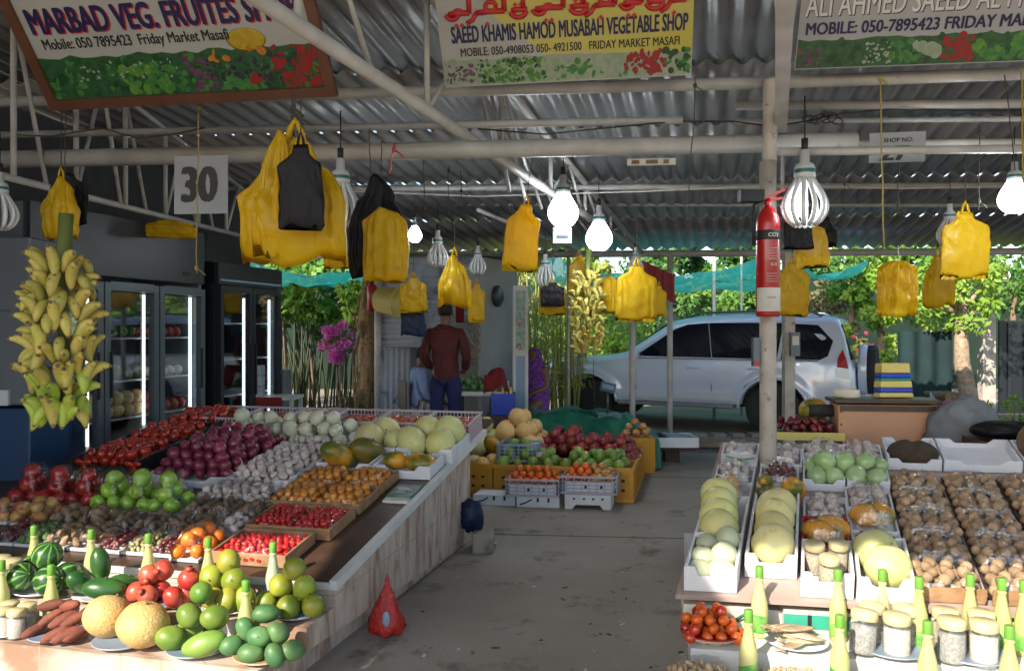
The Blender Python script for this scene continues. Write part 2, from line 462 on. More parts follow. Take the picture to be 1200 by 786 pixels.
M['pomelo'] = mat('sweet_lime_skin', (.15, .22, .018), .4, (.33, .31, .04), 9, .15, 160, vary=.28, hue=.025, dirt=((.20, .14, .05), 42, .66))
M['avocado'] = mat('small_mango_skin', (.045, .14, .05), .5, (.11, .22, .075), 8, vary=.25, hue=.02, dirt=((.18, .25, .12), 24, .58))
M['pomegranate'] = mat('pomegranate_skin', (.40, .022, .024), .35, (.46, .11, .06), 6, .15, vary=.2, coat=.15)
M['pomegranate_dark'] = mat('dark_pomegranate_skin', (.16, .010, .014), .4, (.24, .035, .025), 6, .15, vary=.35)
M['cucumber'] = mat('dark_green_melon', (.018, .075, .018), .35, (.05, .14, .03), 7, vary=.15)
M['sweet_potato'] = mat('sweet_potato_skin', (.20, .055, .035), .8, (.13, .04, .025), 14, .4, vary=.2)
M['date_dark'] = mat('dark_date', (.10, .012, .016), .3, (.16, .02, .02), 12, vary=.25)
M['olive_green'] = mat('pale_pod', (.38, .36, .17), .6, (.28, .24, .10), 14, vary=.2)
M['greens'] = mat('green_leaf_veg', (.05, .13, .03), .7, (.14, .22, .08), 30, .4)
M['dry_lime'] = mat('dried_lime_skin', (.46, .31, .18), .75, (.31, .20, .11), 18, .3, vary=.28)
M['aubergine_green'] = mat('pale_green_gourd', (.26, .40, .16), .3, (.36, .48, .25), 8, vary=.15, coat=.15)
M['banana'] = mat('banana_skin', (.58, .46, .11), .5, (.46, .42, .09), 8, vary=.2, dirt=((.10, .06, .03), 42, .575))
M['banana_green'] = mat('green_banana_skin', (.28, .42, .05), .45, (.40, .48, .08), 8, vary=.15)
M['banana_stalk'] = mat('banana_stalk', (.10, .14, .03), .6, (.16, .19, .05), 9, .3)
M['fish'] = mat('dried_fish_skin', (.48, .38, .26), .5, (.30, .22, .14), 16, .4, vary=.15)
M['fish_chip'] = mat('dried_shrimp', (.56, .42, .25), .7, (.42, .27, .14), 30, .4, vary=.25)

def wmelon():
    m = mat('watermelon_skin', (.03, .12, .03), .3, coat=.15)
    N, Lk, b = nodes_of(m)
    tc = N.new('ShaderNodeTexCoord'); sp = N.new('ShaderNodeSeparateXYZ'); Lk.new(tc.outputs['Object'], sp.inputs[0])
    a2 = N.new('ShaderNodeMath'); a2.operation = 'ARCTAN2'; Lk.new(sp.outputs[1], a2.inputs[0]); Lk.new(sp.outputs[0], a2.inputs[1])
    nz = N.new('ShaderNodeTexNoise'); nz.inputs['Scale'].default_value = 22; nz.inputs['Detail'].default_value = 5; Lk.new(tc.outputs['Object'], nz.inputs[0])
    ml = N.new('ShaderNodeMath'); ml.operation = 'MULTIPLY_ADD'; ml.inputs[1].default_value = 9.0; Lk.new(a2.outputs[0], ml.inputs[0])
    nm = N.new('ShaderNodeMath'); nm.operation = 'MULTIPLY'; nm.inputs[1].default_value = 4.5; Lk.new(nz.outputs['Fac'], nm.inputs[0]); Lk.new(nm.outputs[0], ml.inputs[2])
    sn = N.new('ShaderNodeMath'); sn.operation = 'SINE'; Lk.new(ml.outputs[0], sn.inputs[0])
    rp = N.new('ShaderNodeValToRGB'); rp.color_ramp.elements[0].position = .45; rp.color_ramp.elements[1].position = .85
    rp.color_ramp.elements[0].color = (.018, .075, .018, 1); rp.color_ramp.elements[1].color = (.15, .30, .07, 1)
    Lk.new(sn.outputs[0], rp.inputs[0]); Lk.new(rp.outputs[0], b.inputs['Base Color'])
    return m
M['watermelon'] = wmelon()

def marble():
    m = mat('marble_tile', (.66, .60, .54), .35, coat=.1)
    N, Lk, b = nodes_of(m)
    tc = N.new('ShaderNodeTexCoord')
    mp = N.new('ShaderNodeMapping'); mp.inputs['Rotation'].default_value = (R(25), R(20), 0); mp.inputs['Scale'].default_value = (1.4, 5.5, 1.5)
    Lk.new(tc.outputs['Object'], mp.inputs[0])
    mp.inputs['Rotation'].default_value = (R(-28), 0, 0)
    nz = N.new('ShaderNodeTexNoise'); nz.inputs['Scale'].default_value = 2.4; nz.inputs['Detail'].default_value = 6; nz.inputs['Distortion'].default_value = .6
    Lk.new(mp.outputs[0], nz.inputs[0])
    rp = N.new('ShaderNodeValToRGB'); e = rp.color_ramp.elements
    e[0].position = .36; e[0].color = (.30, .19, .135, 1); e[1].position = .60; e[1].color = (.57, .495, .43, 1)
    k = e.new(.47); k.color = (.47, .37, .31, 1)
    Lk.new(nz.outputs['Fac'], rp.inputs[0])
    br = N.new('ShaderNodeTexBrick'); br.offset = 0; br.inputs['Scale'].default_value = 1.0
    br.inputs['Brick Width'].default_value = .40; br.inputs['Row Height'].default_value = .30; br.inputs['Mortar Size'].default_value = .003
    sp = N.new('ShaderNodeSeparateXYZ'); Lk.new(tc.outputs['Object'], sp.inputs[0])
    cm = N.new('ShaderNodeCombineXYZ'); ad = N.new('ShaderNodeMath'); ad.operation = 'ADD'
    Lk.new(sp.outputs[0], ad.inputs[0]); Lk.new(sp.outputs[1], ad.inputs[1]); Lk.new(ad.outputs[0], cm.inputs[0]); Lk.new(sp.outputs[2], cm.inputs[1])
    Lk.new(cm.outputs[0], br.inputs['Vector'])
    mx = N.new('ShaderNodeMixRGB'); mx.inputs[2].default_value = (.34, .29, .25, 1)
    Lk.new(br.outputs['Fac'], mx.inputs[0]); Lk.new(rp.outputs[0], mx.inputs[1]); Lk.new(mx.outputs[0], b.inputs['Base Color'])
    return m
M['marble'] = marble()

def text_mesh(body, mat_, height, bold=0.0, xscale=1.0, thick=.002, maxw=None):
    cu = bpy.data.curves.new('lettering', 'FONT'); cu.body = body; cu.size = 1.0; cu.extrude = .5
    cu.align_x = 'LEFT'; cu.resolution_u = 3
    o = bpy.data.objects.new('tmp', cu); COL.objects.link(o)
    dg = bpy.context.evaluated_depsgraph_get(); dg.update()
    me = bpy.data.meshes.new_from_object(o.evaluated_get(dg))
    bpy.data.objects.remove(o)
    n = len(me.vertices); co = np.empty(n * 3); me.vertices.foreach_get('co', co); co = co.reshape(-1, 3)
    co[:, :2] -= co[:, :2].min(0)
    hh = co[:, 1].max(); ww = co[:, 0].max()
    sy = height / hh; sx = sy * xscale
    if maxw: sx = maxw / ww
    co[:, 0] *= sx; co[:, 1] *= sy; co[:, 2] = (co[:, 2] / 1.0) * thick
    me.vertices.foreach_set('co', co.ravel()); me.materials.clear(); me.materials.append(mat_); me.update()
    if bold:
        bm = bmesh.new(); bm.from_mesh(me); g0 = list(bm.verts) + list(bm.edges) + list(bm.faces)
        for i, (dx, dy) in enumerate(((-1, -.4), (-.5, .4), (.5, -.4), (1, .4))):
            d = bmesh.ops.duplicate(bm, geom=g0); vs = [v for v in d['geom'] if isinstance(v, bmesh.types.BMVert)]
            bmesh.ops.translate(bm, verts=vs, vec=(dx * bold * sx, dy * bold * sy, .00012 * (i + 1)))
        bm.to_mesh(me); bm.free()
    return me
# =================================================================== GROUND
g = MB(); g.mi = 0
g.grid(lambda a, b: ((a - .5) * 400, -120 + b * 340, -.10), 40, 40, False)
tag(g.build('ground', M['soil']), kind='structure')
g = MB()
SKU = Vector((math.cos(R(5)), -math.sin(R(5)), 0)); SKV = Vector((math.sin(R(13.5)), math.cos(R(13.5)), 0))
def shed(u, v, z): return SKU * u + SKV * v + Vector((0, 0, z))
pts = [(-9, -5), (9, -5), (9, 10.1), (-9, 10.1)]
g.prism(pts, -.14, 0.0, lambda a, b, t: shed(a, b, t))
fl = g.build('market_floor', M['concrete']); tag(fl, kind='structure')
g = MB()
for v in (-2.5, .3, 3.1, 5.95, 8.4):
    g.box(shed(0, v, .0005), (18, .012, .003), (0, 0, R(-5)))
for u in (-6, -2.0, 3.4):
    pass
tag(g.build('floor_joints', M['black']), kind='structure')
g = MB(); g.prism([(-9, 10.1), (9, 10.1), (9, 10.32), (-9, 10.32)], -.14, .005, lambda a, b, t: shed(a, b, t))
tag(g.build('floor_kerb', mat('red_kerb', (.22, .07, .06), .8, (.16, .10, .08), 5, .2)), kind='structure')

# =================================================================== MARKET SHED
shd = thing('market_shed', 'long open market shed with corrugated grey roof and white pipe frame', 'market shed', (0, 0, 0))
def rz(v): return 3.42 - .115 * (v - 6.0)
def roof_row(v0, v1, u0, u1, name='roof_sheet'):
    b = MB(); pitch = .165; amp = .024
    n = int((u1 - u0) / pitch * 8)
    drop = .02
    def f(s, t):
        u = u0 + (u1 - u0) * s; v = v0 + (v1 + .16 - v0) * t
        z = rz(v0) - .025 + (rz(v1 + .16) + .025 + .012 - rz(v0)) * t
        return shed(u, v, z + amp * math.cos(2 * math.pi * u / pitch))
    b.grid(f, n, 2)
    o = b.build(name, M['roof'], shd, fix=False)
    m = o.modifiers.new('thick', 'SOLIDIFY'); m.thickness = .008
    return o
vv = [2.35, 4.2, 5.95, 7.15, 8.75, 10.4, 12.2]
for i in range(len(vv) - 1): roof_row(vv[i], vv[i + 1], -9, 8)
roof_row(.6, 2.35, -9, 8)
EV_L, EV_C, EV_R = -.55, -1.75, -.35
roof_row(-1.0, .6, -9, -4.1)  # unseen front eave: section lengths shaped to set where sun stops on the stalls
roof_row(-2.8, .6, -4.1, -2.3)  # longer projecting piece, added to keep the aisle floor in shade
roof_row(-1.2, .6, -2.3, 8)

def pipe(a, b, r, name, m='white_metal', square=False, parent=shd):
    q = MB()
    if square: q.bar(a, b, r * 2, r * 2)
    else: q.tube([a, b], r, 14)
    return q.build(name, M[m], parent)
pipe(at(-30, 121, 5.3), at(900, 97, 4.75), .036, 'purlin_pipe')
pipe(at(900, 97, 4.75), at(1260, 84, 4.5), .036, 'purlin_pipe')
pipe(at(-30, 159, 5.6), at(800, 141, 5.0), .024, 'purlin_pipe')
pipe(at(862, 124, 5.15), at(1260, 121, 4.9), .028, 'purlin_pipe')
pipe(at(860, 142, 5.5), at(1260, 139, 5.3), .018, 'purlin_pipe')
pipe(at(-40, 188, 5.25), at(1003, 166, 4.95), .055, 'main_beam')
pipe(at(912, 178, 4.7), at(1260, 174, 4.55), .024, 'purlin_pipe')
pipe(at(910, 170, 5.6), at(1260, 166, 5.5), .026, 'purlin_pipe')
pipe(at(60, 222, 8.8), at(1260, 217, 8.0), .03, 'purlin_pipe')
pipe(at(60, 238, 10.2), at(1260, 241, 9.2), .022, 'purlin_pipe')
pipe(at(300, 300, 12.1), at(1300, 294, 11.3), .05, 'eave_beam')
pipe(at(-200, 292, 12.6), at(300, 300, 12.1), .05, 'eave_beam')
# trusses: lower chord along the depth, upper chord under the sheets, webs between
def truss(p, q, r, nweb, top=None, square=False, gap=.28):
    pipe(p, q, r, 'truss_chord', square=square)
    def up(a):
        v = a.y / SKV.y
        return Vector((a.x, a.y, rz(v) - .12))
    pipe(up(p), up(q), r * .9, 'truss_chord', square=square)
    for i in range(nweb):
        t = (i + .3) / nweb; a = p.lerp(q, t); b = p.lerp(q, min(1, t + .5 / nweb)); c = p.lerp(q, min(1, t + .9 / nweb))
        pipe(a, up(a), .018, 'truss_web'); pipe(b, up(a), .014, 'truss_web') if i % 2 == 0 else pipe(a, up(b), .014, 'truss_web')
        if i % 2: pipe(c + Vector((.0, 0, 0)), up(b), .014, 'truss_web')
truss(at(-10, 203, 4.7), at(285, 277, 8.6), .022, 6)
truss(at(280, -16, 3.05), at(752, 296, 11.7), .036, 7)
pipe(at(921, -40, 2.75), at(915, 152, 5.0), .034, 'truss_chord', square=True)
for (d, dx) in ((3.4, -.12), (4.2, .1), (5.6, 0), (7.2, 0)):
    p = at(917, 40, d); p.z = 2.72; pipe(p, Vector((p.x + dx, p.y, rz(d * 1.03) - .05)), .016, 'truss_web')
pipe(at(560, 246, 8.6), at(690, 300, 11.4), .02, 'truss_chord')
for i in range(7):
    x = 575 + i * 19; a = at(x, 110 + 26 * i, 6.2 + .7 * i)
    pipe(Vector((a.x, a.y, rz(a.y * 1.03) - .06)), at(x + 22, 225 + 10 * i, 6.2 + .7 * i), .014, 'truss_web')
# pillars
pl = MB(); a = at(900, 500, 4.85)
pl.tube([(a.x, a.y, 0), (a.x, a.y, 2.5)], .049, 20); pl.build('pillar', M['pillar_paint'], shd)
pl = MB()
b0 = Vector((a.x + .01, a.y, 2.5)); b1 = at(903, 92, 4.7)
n = 16
pl.tube([b0, b1], .042, n, caps=False); pl.tube([b0, b1 - Vector((0, 0, .01))], .036, n, caps=False)
pl.build('pillar_pipe', M['pillar_paint'], shd)
def post(px, pyt, pyb, d, r, zb=0.0, sq=False, m='white_metal'):
    t = at(px, pyt, d); q = MB()
    if sq: q.bar((t.x, t.y, zb), (t.x, t.y, t.z), r * 2, r * 2)
    else: q.tube([(t.x, t.y, zb), (t.x, t.y, t.z)], r, 12)
    return q.build('pillar', M[m], shd)
o = post(741, 300, 500, 9.4, .036); o = post(785, 300, 500, 10.2, .036)
o = post(924, 296, 500, 9.0, .055, sq=True, m='pillar_paint')
o = post(666, 300, 480, 11.6, .022)
o = post(443, 300, 480, 10.9, .05)
o = post(837, 300, 480, 14.2, .03, -.1); o = post(869, 300, 480, 15.0, .02, -.1)

# =================================================================== STALLS
ls = thing('produce_stall', 'marble tiled stepped fruit stall on the left of the aisle', 'market stall', L0.o, L0.rot)
prof = [(-.47, 0), (2.18, 0), (2.18, .655), (0, .33), (0, .25), (-.257, .25), (-.257, .15), (-.47, .15)]
b = MB(); b.prism(prof, -3.4, 0, lambda v, z, t: (t, v, z))
# chamfered lower step corner, like the photo
for p in b.v:
    if p.y < -.46 and p.x > -.01: p.x = -.10
b.build('tiled_base', M['marble'], ls)
tb = MB(); pr = Vector((0, 0, .36))
def slab(v0, v1, u0, u1, w0, w1):
    q = MB(); Mi = L0.M.to_4x4(); Mi.translation = L0.o; Mi.invert()
    vs = [Mi @ LT.p(u, v, w) for w in (w0, w1) for (u, v) in ((u0, v0), (u1, v0), (u1, v1), (u0, v1))]
    q.add(vs, [(3, 2, 1, 0), (4, 5, 6, 7), (0, 1, 5, 4), (1, 2, 6, 5), (2, 3, 7, 6), (3, 0, 4, 7)])
    return q
slab(-.005, 2.95, -3.4, -.022, -.028, -.002).build('table_top', M['dark_wood'], ls)
slab(-.005, 2.60, -.020, .016, -.034, .010).build('edge_trim', M['white_paint'], ls)
fr = MB(); fr.box((-1.7, -.006, .345), (3.38, .012, .03)); fr.build('front_trim', M['white_paint'], ls)
bk = MB(); bk.box((-1.8, 2.55, .3), (3.2, .06, .6)); bk.build('rear_leg_panel', M['dark_wood'], ls)

rs = thing('produce_stall', 'white stepped fruit stall on the right of the aisle around the pillar', 'market stall', R0.o, R0.rot)
Mi = R0.M.to_4x4(); Mi.translation = R0.o; Mi.invert()
def rslab(v0, v1, u0, u1, w0, w1):
    q = MB()
    vs = [Mi @ RT.p(u, v, w) for w in (w0, w1) for (u, v) in ((u0, v0), (u1, v0), (u1, v1), (u0, v1))]
    q.add(vs, [(3, 2, 1, 0), (4, 5, 6, 7), (0, 1, 5, 4), (1, 2, 6, 5), (2, 3, 7, 6), (3, 0, 4, 7)])
    return q
rslab(-.03, 1.98, -.03, 2.14, -.024, -.002).build('table_top', mat('pinkish_board', (.40, .31, .28), .6, (.34, .26, .23), 5), rs)
b = MB(); b.box((1.08, .72, .14), (2.06, 1.3, .27)); b.build('plinth', M['white_paint'], rs)
b = MB()
for (u, v) in ((.1, 1.7), (.9, 1.7), (1.7, 1.7)): b.box((u + .3, v, .3), (.05, .05, .58))
b.build('rear_legs', M['dark_wood'], rs)
b = MB(); b.prism([(-.24, 0), (.02, 0), (.02, .205), (-.24, .205)], .02, 2.12, lambda v, z, t: (t, v, z)); b.build('upper_step', M['white_paint'], rs)
b = MB(); b.prism([(-.50, 0), (-.243, 0), (-.243, .12), (-.50, .12)], .02, 2.12, lambda v, z, t: (t, v, z)); b.build('lower_step', M['white_paint'], rs)
# cartons under the board, between upper step and table top
def carton(name, u0, w, v0, d, z0, h, m, label, frame=R0, prints=None):
    t = thing(name, label, 'carton', frame.p(u0, v0, z0), frame.rot)
    q = MB(); q.fn = frame.sk; q.box((w / 2, d / 2, h / 2), (w, d, h)); q.build('carton_body', m, t)
    if prints: prints(t, w, h)
    return t
def holes(t, w, h):
    q = MB()
    for x in (.22, .5): q.box((w * x, -.002, h * .62), (.014, .006, .03))
    q.build('hand_hole', M['black'], t)
    q = MB(); pts = [(w * .62, -.003, h * .3), (w * .74, -.003, h * .62), (w * .86, -.003, h * .80), (w * .99, -.003, h * .88)]
    q.tube(pts, .006, 6); q.tube([(w * .62, -.003, h * .24), (w * .78, -.003, h * .50), (w * .98, -.003, h * .70)], .004, 6); q.build('leaf_print', mat('print_dark_green', (.03, .12, .08), .7), t)
carton('fruit_carton', .0, .33, .005, .3, .2065, .095, M['cream_card'], 'cream printed fruit carton under the white onion box', prints=holes)
def bandp(t, w, h):
    q = MB(); q.box((w * .42, -.0022, h * .52), (w * .84, .004, h * .62)); q.build('green_band', M['green_card'], t)
    q = MB()
    for x in (.28, .62): q.box((w * x, -.005, h * .6), (.016, .004, .045))
    q.build('hand_hole', M['black'], t)
    q = MB(); q.lathe([(.02, -.002), (.02, .002)], 14, (w * .76, -.006, h * .6), Euler((R(90), 0, 0)).to_matrix()); q.build('round_print', M['cream_card'], t)
carton('fruit_carton', .42, .37, .005, .3, .2065, .095, M['cream_card'], 'green printed fruit carton under the jar box behind the dried fish', prints=bandp)
carton('fruit_carton', .83, .40, .005, .3, .2065, .095, M['cream_card'], 'plain cream carton behind the left plate of spice jars', prints=None)
carton('fruit_carton', 1.26, .45, .005, .3, .2065, .095, M['cream_card'], 'plain cream carton behind the right plate of spice jars', prints=None)

# =================================================================== FRIDGES AND LEFT SIDE
FD = Vector((.236, 1, 0)).normalized()          # fridge row runs along this
def fr_pt(d, off=0.0): return Vector((-4.55 + .236 * d + off, d, 0))
FR = Frame(fr_pt(5.45), FD, (-FD.y, FD.x, 0))    # X along the row (away), Y into the fridge
def led(t, x, y, z0, z1): 
    q = MB(); q.box((x, y, (z0 + z1) / 2), (.013, .02, z1 - z0)); q.build('light_strip', M['led'], t)
f1 = thing('display_fridge', 'grey three door drinks fridge stocked with fruit behind the banana bunch', 'fridge', FR.p(0, 0), FR.rot)
W1 = 1.95; HD = 1.86; TOP = 2.36; DP = .7
q = MB()
q.box((W1 / 2, DP - .02, TOP / 2), (W1, .04, TOP)); q.box((.02, DP / 2 - .02, TOP / 2), (.04, DP - .04, TOP)); q.box((W1 - .02, DP / 2 - .02, TOP / 2), (.04, DP - .04, TOP))
q.box((W1 / 2, DP / 2 - .02, .2), (W1 - .08, DP - .05, .4)); q.box((W1 / 2, DP / 2 - .02, TOP - .06), (W1 - .08, DP - .06, .08))
q.build('cabinet', M['fridge_in'], f1)
q = MB(); q.box((W1 / 2, .0, (TOP + HD) / 2 + .02), (W1, .06, TOP - HD - .04)); q.build('header', M['fridge_grey'], f1)
q = MB(); q.box((W1 / 2, .0, .2), (W1, .06, .40)); q.build('kick_panel', M['fridge_grey'], f1)
q = MB(); q.box((W1 - .26, -.032, HD + .12), (.09, .006, .035)); q.build('name_plate', M['black'], f1)
shelf_z = (.45, .78, 1.08, 1.42)
for z in shelf_z:
    q = MB(); q.box((W1 / 2, .34, z), (W1 - .1, .5, .014)); q.build('shelf', M['white_metal'], f1)
for i in range(3):
    x0 = .03 + i * .635; w = .62
    dr = MB()
    for (c, s) in (((x0 + .03, -.035, 1.13), (.06, .05, 1.44)), ((x0 + w - .03, -.035, 1.13), (.06, .05, 1.44)), ((x0 + w / 2, -.035, HD - .035), (w - .12, .05, .07)), ((x0 + w / 2, -.035, .45), (w - .12, .05, .08))):
        dr.box(c, s)
    d_ = dr.build('door', M['fridge_alu'], f1)
    q = MB(); q.box((x0 + w / 2, -.035, 1.13), (w - .12, .008, 1.30)); q.build('door_glass', M['glass'], d_)
    q = MB(); q.box((x0 + (.56 if i != 1 else .06), -.068, 1.15), (.014, .02, .35)); q.build('handle', M['fridge_dark'], d_)
led(f1, .62, .06, .5, 1.78); led(f1, 1.25, .06, .5, 1.78); led(f1, 1.87, .06, .5, 1.78)

FR2 = Frame(fr_pt(7.45, .05), FD, (-FD.y, FD.x, 0))
f2 = thing('display_fridge', 'black framed two door fridge beside the water dispenser', 'fridge', FR2.p(0, 0), FR2.rot)
W2 = 1.15; H2 = 2.12
q = MB()
q.box((W2 / 2, .68, H2 / 2), (W2, .04, H2)); q.box((.02, .33, H2 / 2), (.04, .66, H2)); q.box((W2 - .02, .33, H2 / 2), (.04, .66, H2)); q.box((W2 / 2, .33, .16), (W2 - .08, .64, .32)); q.box((W2 / 2, .33, H2 - .05), (W2 - .08, .64, .08))
q.build('cabinet', M['fridge_dark'], f2)
q = MB(); q.box((W2 / 2, -.01, H2 - .11), (W2, .08, .2)); q.build('header', M['fridge_dark'], f2)
q = MB(); q.box((W2 / 2, -.055, H2 - .17), (W2 * .96, .006, .02)); q.build('header_strip', M['bluegrey'], f2)
for z in (.5, .85, 1.2, 1.55):
    q = MB(); q.box((W2 / 2, .33, z), (W2 - .1, .5, .014)); q.build('shelf', M['white_metal'], f2)
for i in range(2):
    x0 = .03 + i * .55; w = .54; dr = MB()
    for (c, s) in (((x0 + .025, -.03, 1.1), (.05, .05, 1.6)), ((x0 + w - .025, -.03, 1.1), (.05, .05, 1.6)), ((x0 + w / 2, -.03, 1.87), (w - .1, .05, .06)), ((x0 + w / 2, -.03, .33), (w - .1, .05, .06))): dr.box(c, s)
    d_ = dr.build('door', M['fridge_dark'], f2)
    q = MB(); q.box((x0 + w / 2, -.03, 1.1), (w - .1, .008, 1.48)); q.build('door_glass', M['glass'], d_)
    q = MB(); q.box((x0 + (.5 if i == 0 else .04), -.062, 1.1), (.016, .02, .5)); q.build('handle', M['black'], d_)
led(f2, .60, .06, .4, 1.8); led(f2, 1.08, .06, .4, 1.8)

# white and blue cabinet at the far left
cb = thing('tall_cabinet', 'white topped cabinet with dark blue lower half at the left edge', 'cabinet', (-3.98, 5.30, 0))
q = MB(); q.box((0, .35, 1.55), (1.66, .7, 1.10)); bevel(q.build('upper_panel', M['cabinet_white'], cb), .012)
q = MB(); q.box((.0, .0 - .004, 1.62), (1.4, .01, .010)); q.build('panel_seam', M['fridge_alu'], cb)
q = MB(); q.box((0, .35, .49), (1.66, .7, .98)); bevel(q.build('lower_panel', M['cabinet_blue'], cb), .012)
q = MB(); q.box((.55, -.012, 1.05), (.30, .03, .10)); q.build('notice_card', M['white_paint'], cb)

# dark wall closing the left side behind the fridges
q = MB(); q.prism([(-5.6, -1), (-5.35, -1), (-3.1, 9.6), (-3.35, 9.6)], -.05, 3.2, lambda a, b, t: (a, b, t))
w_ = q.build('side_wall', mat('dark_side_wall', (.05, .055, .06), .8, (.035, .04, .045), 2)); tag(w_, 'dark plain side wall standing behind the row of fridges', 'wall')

# water dispenser, small shelf unit and side table behind the second fridge
p = at(322, 470, 9.0)
wd = thing('water_dispenser', 'pale water dispenser standing right of the black framed fridge', 'water dispenser', (p.x, p.y, 0))
q = MB(); q.box((0, 0, .52), (.30, .30, 1.04)); bevel(q.build('dispenser_body', M['cabinet_white'], wd), .02)
q = MB(); q.box((.05, -.156, .80), (.14, .012, .34)); q.build('tap_recess', M['fridge_grey'], wd)
q = MB()
for x in (.02, .08): q.tube([(x, -.17, .93), (x, -.20, .93), (x, -.20, .88)], .012, 8)
q.build('tap', M['black'], wd)
p = at(309, 390, 8.9)
rk = thing('plastic_rack', 'dark teal slatted plastic rack above the water dispenser', 'rack', (p.x, p.y, 1.05))
q = MB()
for z in (0, .26, .30, .56): q.box((0, 0, z), (.34, .25, .025))
for k in range(7):
    for z in (.13, .43): q.box((-.15 + .05 * k, -.115, z), (.016, .012, .25))
for (x, y) in ((-.16, .11), (.16, .11)): q.box((x, y, .28), (.02, .02, .56))
q.build('rack_frame', mat('dark_teal_plastic', (.02, .09, .10), .5), rk)
p = at(322, 470, 8.3)
st = thing('side_table', 'small table with red cloth edge beside the fridges', 'table', (p.x, p.y, 0))
q = MB(); q.box((0, 0, .80), (.50, .4, .03)); q.build('table_top', M['white_metal'], st)
q = MB(); q.box((-.06, -.205, .77), (.38, .008, .09)); q.build('cloth_edge', M['red_cloth'], st)
for (x, y) in ((-.22, -.17), (.22, -.17), (-.22, .17), (.22, .17)):
    q = MB(); q.box((x, y, .39), (.035, .035, .78)); q.build('leg', M['white_metal'], st)
for k in range(3):
    q = MB(); q.box((0, 0, .05), (.12, .12, .10)); o = q.build('small_box', M['white_paint'], None, (p.x - .17, p.y - .02, .8155 + .105 * k)); bevel(o, .006)
    tag(o, ['small white box, bottom of the stack on the side table', 'small white box in the middle of the stack on the side table', 'small white box on top of the stack on the side table'][k], 'box', 'white boxes stacked on the side table')

# =================================================================== KIOSK (shop at the back)
ks = thing('kiosk', 'small tin walled shop with open white framed door at the back of the market', 'kiosk', (0, 0, 0))
def cx(px, d): return (px - 600) / FPX * d
dk = 10.9
def tin(x0, x1, z0, z1, d, vert, m, name):
    q = MB()
    if vert: q.grid(lambda s, t: (x0 + (x1 - x0) * s, d + .012 * math.cos(2 * math.pi * (x0 + (x1 - x0) * s) / .075), z0 + (z1 - z0) * t), int((x1 - x0) / .075 * 8), 1)
    else: q.grid(lambda s, t: (x0 + (x1 - x0) * s, d + .012 * math.cos(2 * math.pi * (z0 + (z1 - z0) * t) / .075), z0 + (z1 - z0) * t), 1, int((z1 - z0) / .075 * 8))
    o = q.build(name, M[m], ks, fix=False); md = o.modifiers.new('t', 'SOLIDIFY'); md.thickness = .004; return o
tin(cx(444, dk), cx(563, dk), 1.26, 2.5, dk, False, 'corrugated', 'upper_tin_wall')
tin(cx(444, dk), cx(482, dk), 0, 1.24, dk - .02, True, 'corrugated', 'lower_tin_panel')
q = MB(); q.bar((cx(492, dk), dk - .05, 0), (cx(492, dk), dk - .05, 2.3), .06); q.build('door_post', M['bluegrey'], ks)
q = MB(); q.box((cx(500, 12), 12.2, 1.2), (1.9, .05, 2.4)); q.build('back_wall', M['panel_white'], ks)
q = MB(); q.prism([(cx(560, dk), dk), (cx(602, 11.9), 11.9), (cx(602, 11.9) + .05, 11.87), (cx(560, dk) + .05, dk - .03)], 0, 2.46, lambda a, b, t: (a, b, t)); q.build('side_partition', M['panel_white'], ks)
q = MB(); q.lathe([(.13, 0), (.15, .02), (.13, .04)], 20, (cx(582, 11.2), 11.25, 1.95), Euler((R(90), 0, R(60))).to_matrix()); q.build('wall_clock', M['fridge_grey'], ks)
# open door leaf
dd = 10.6; x0, x1 = cx(601, dd), cx(619, dd)
dr = MB()
for (c, s) in (((x0 + .02, dd, 1.05), (.04, .04, 2.02)), ((x1 - .02, dd, 1.05), (.04, .04, 2.02)), (((x0 + x1) / 2, dd, 2.03), (x1 - x0 - .08, .04, .06)), (((x0 + x1) / 2, dd, 1.18), (x1 - x0 - .08, .04, .07)), (((x0 + x1) / 2, dd, .10), (x1 - x0 - .08, .04, .10))): dr.box(c, s)
d_ = dr.build('door', M['white_paint'], ks)
q = MB(); q.box(((x0 + x1) / 2, dd, .64), (x1 - x0 - .08, .01, 1.0)); q.build('lower_panel', M['bluegrey'], d_)
q = MB(); q.box(((x0 + x1) / 2, dd, 1.60), (x1 - x0 - .08, .01, .80)); q.build('poster_pane', mat('poster', (.10, .25, .30), .4, (.45, .50, .30), 16), d_)
q = MB()
for k in range(9): q.ball((x0 + .05 + .02 * (k % 4) + rnd.uniform(-.01, .01), dd - .007, 1.25 + .02 * (k % 3) + (.30 if k > 5 else 0)), (.014, .003, .014), 8, 5)
q.build('flower_print', M['flower'], d_)
# shop roof slab
q = MB(); q.box((cx(530, 11.5), 11.6, 2.49), (2.6, 1.5, .04)); q.build('flat_roof', M['fridge_grey'], ks)
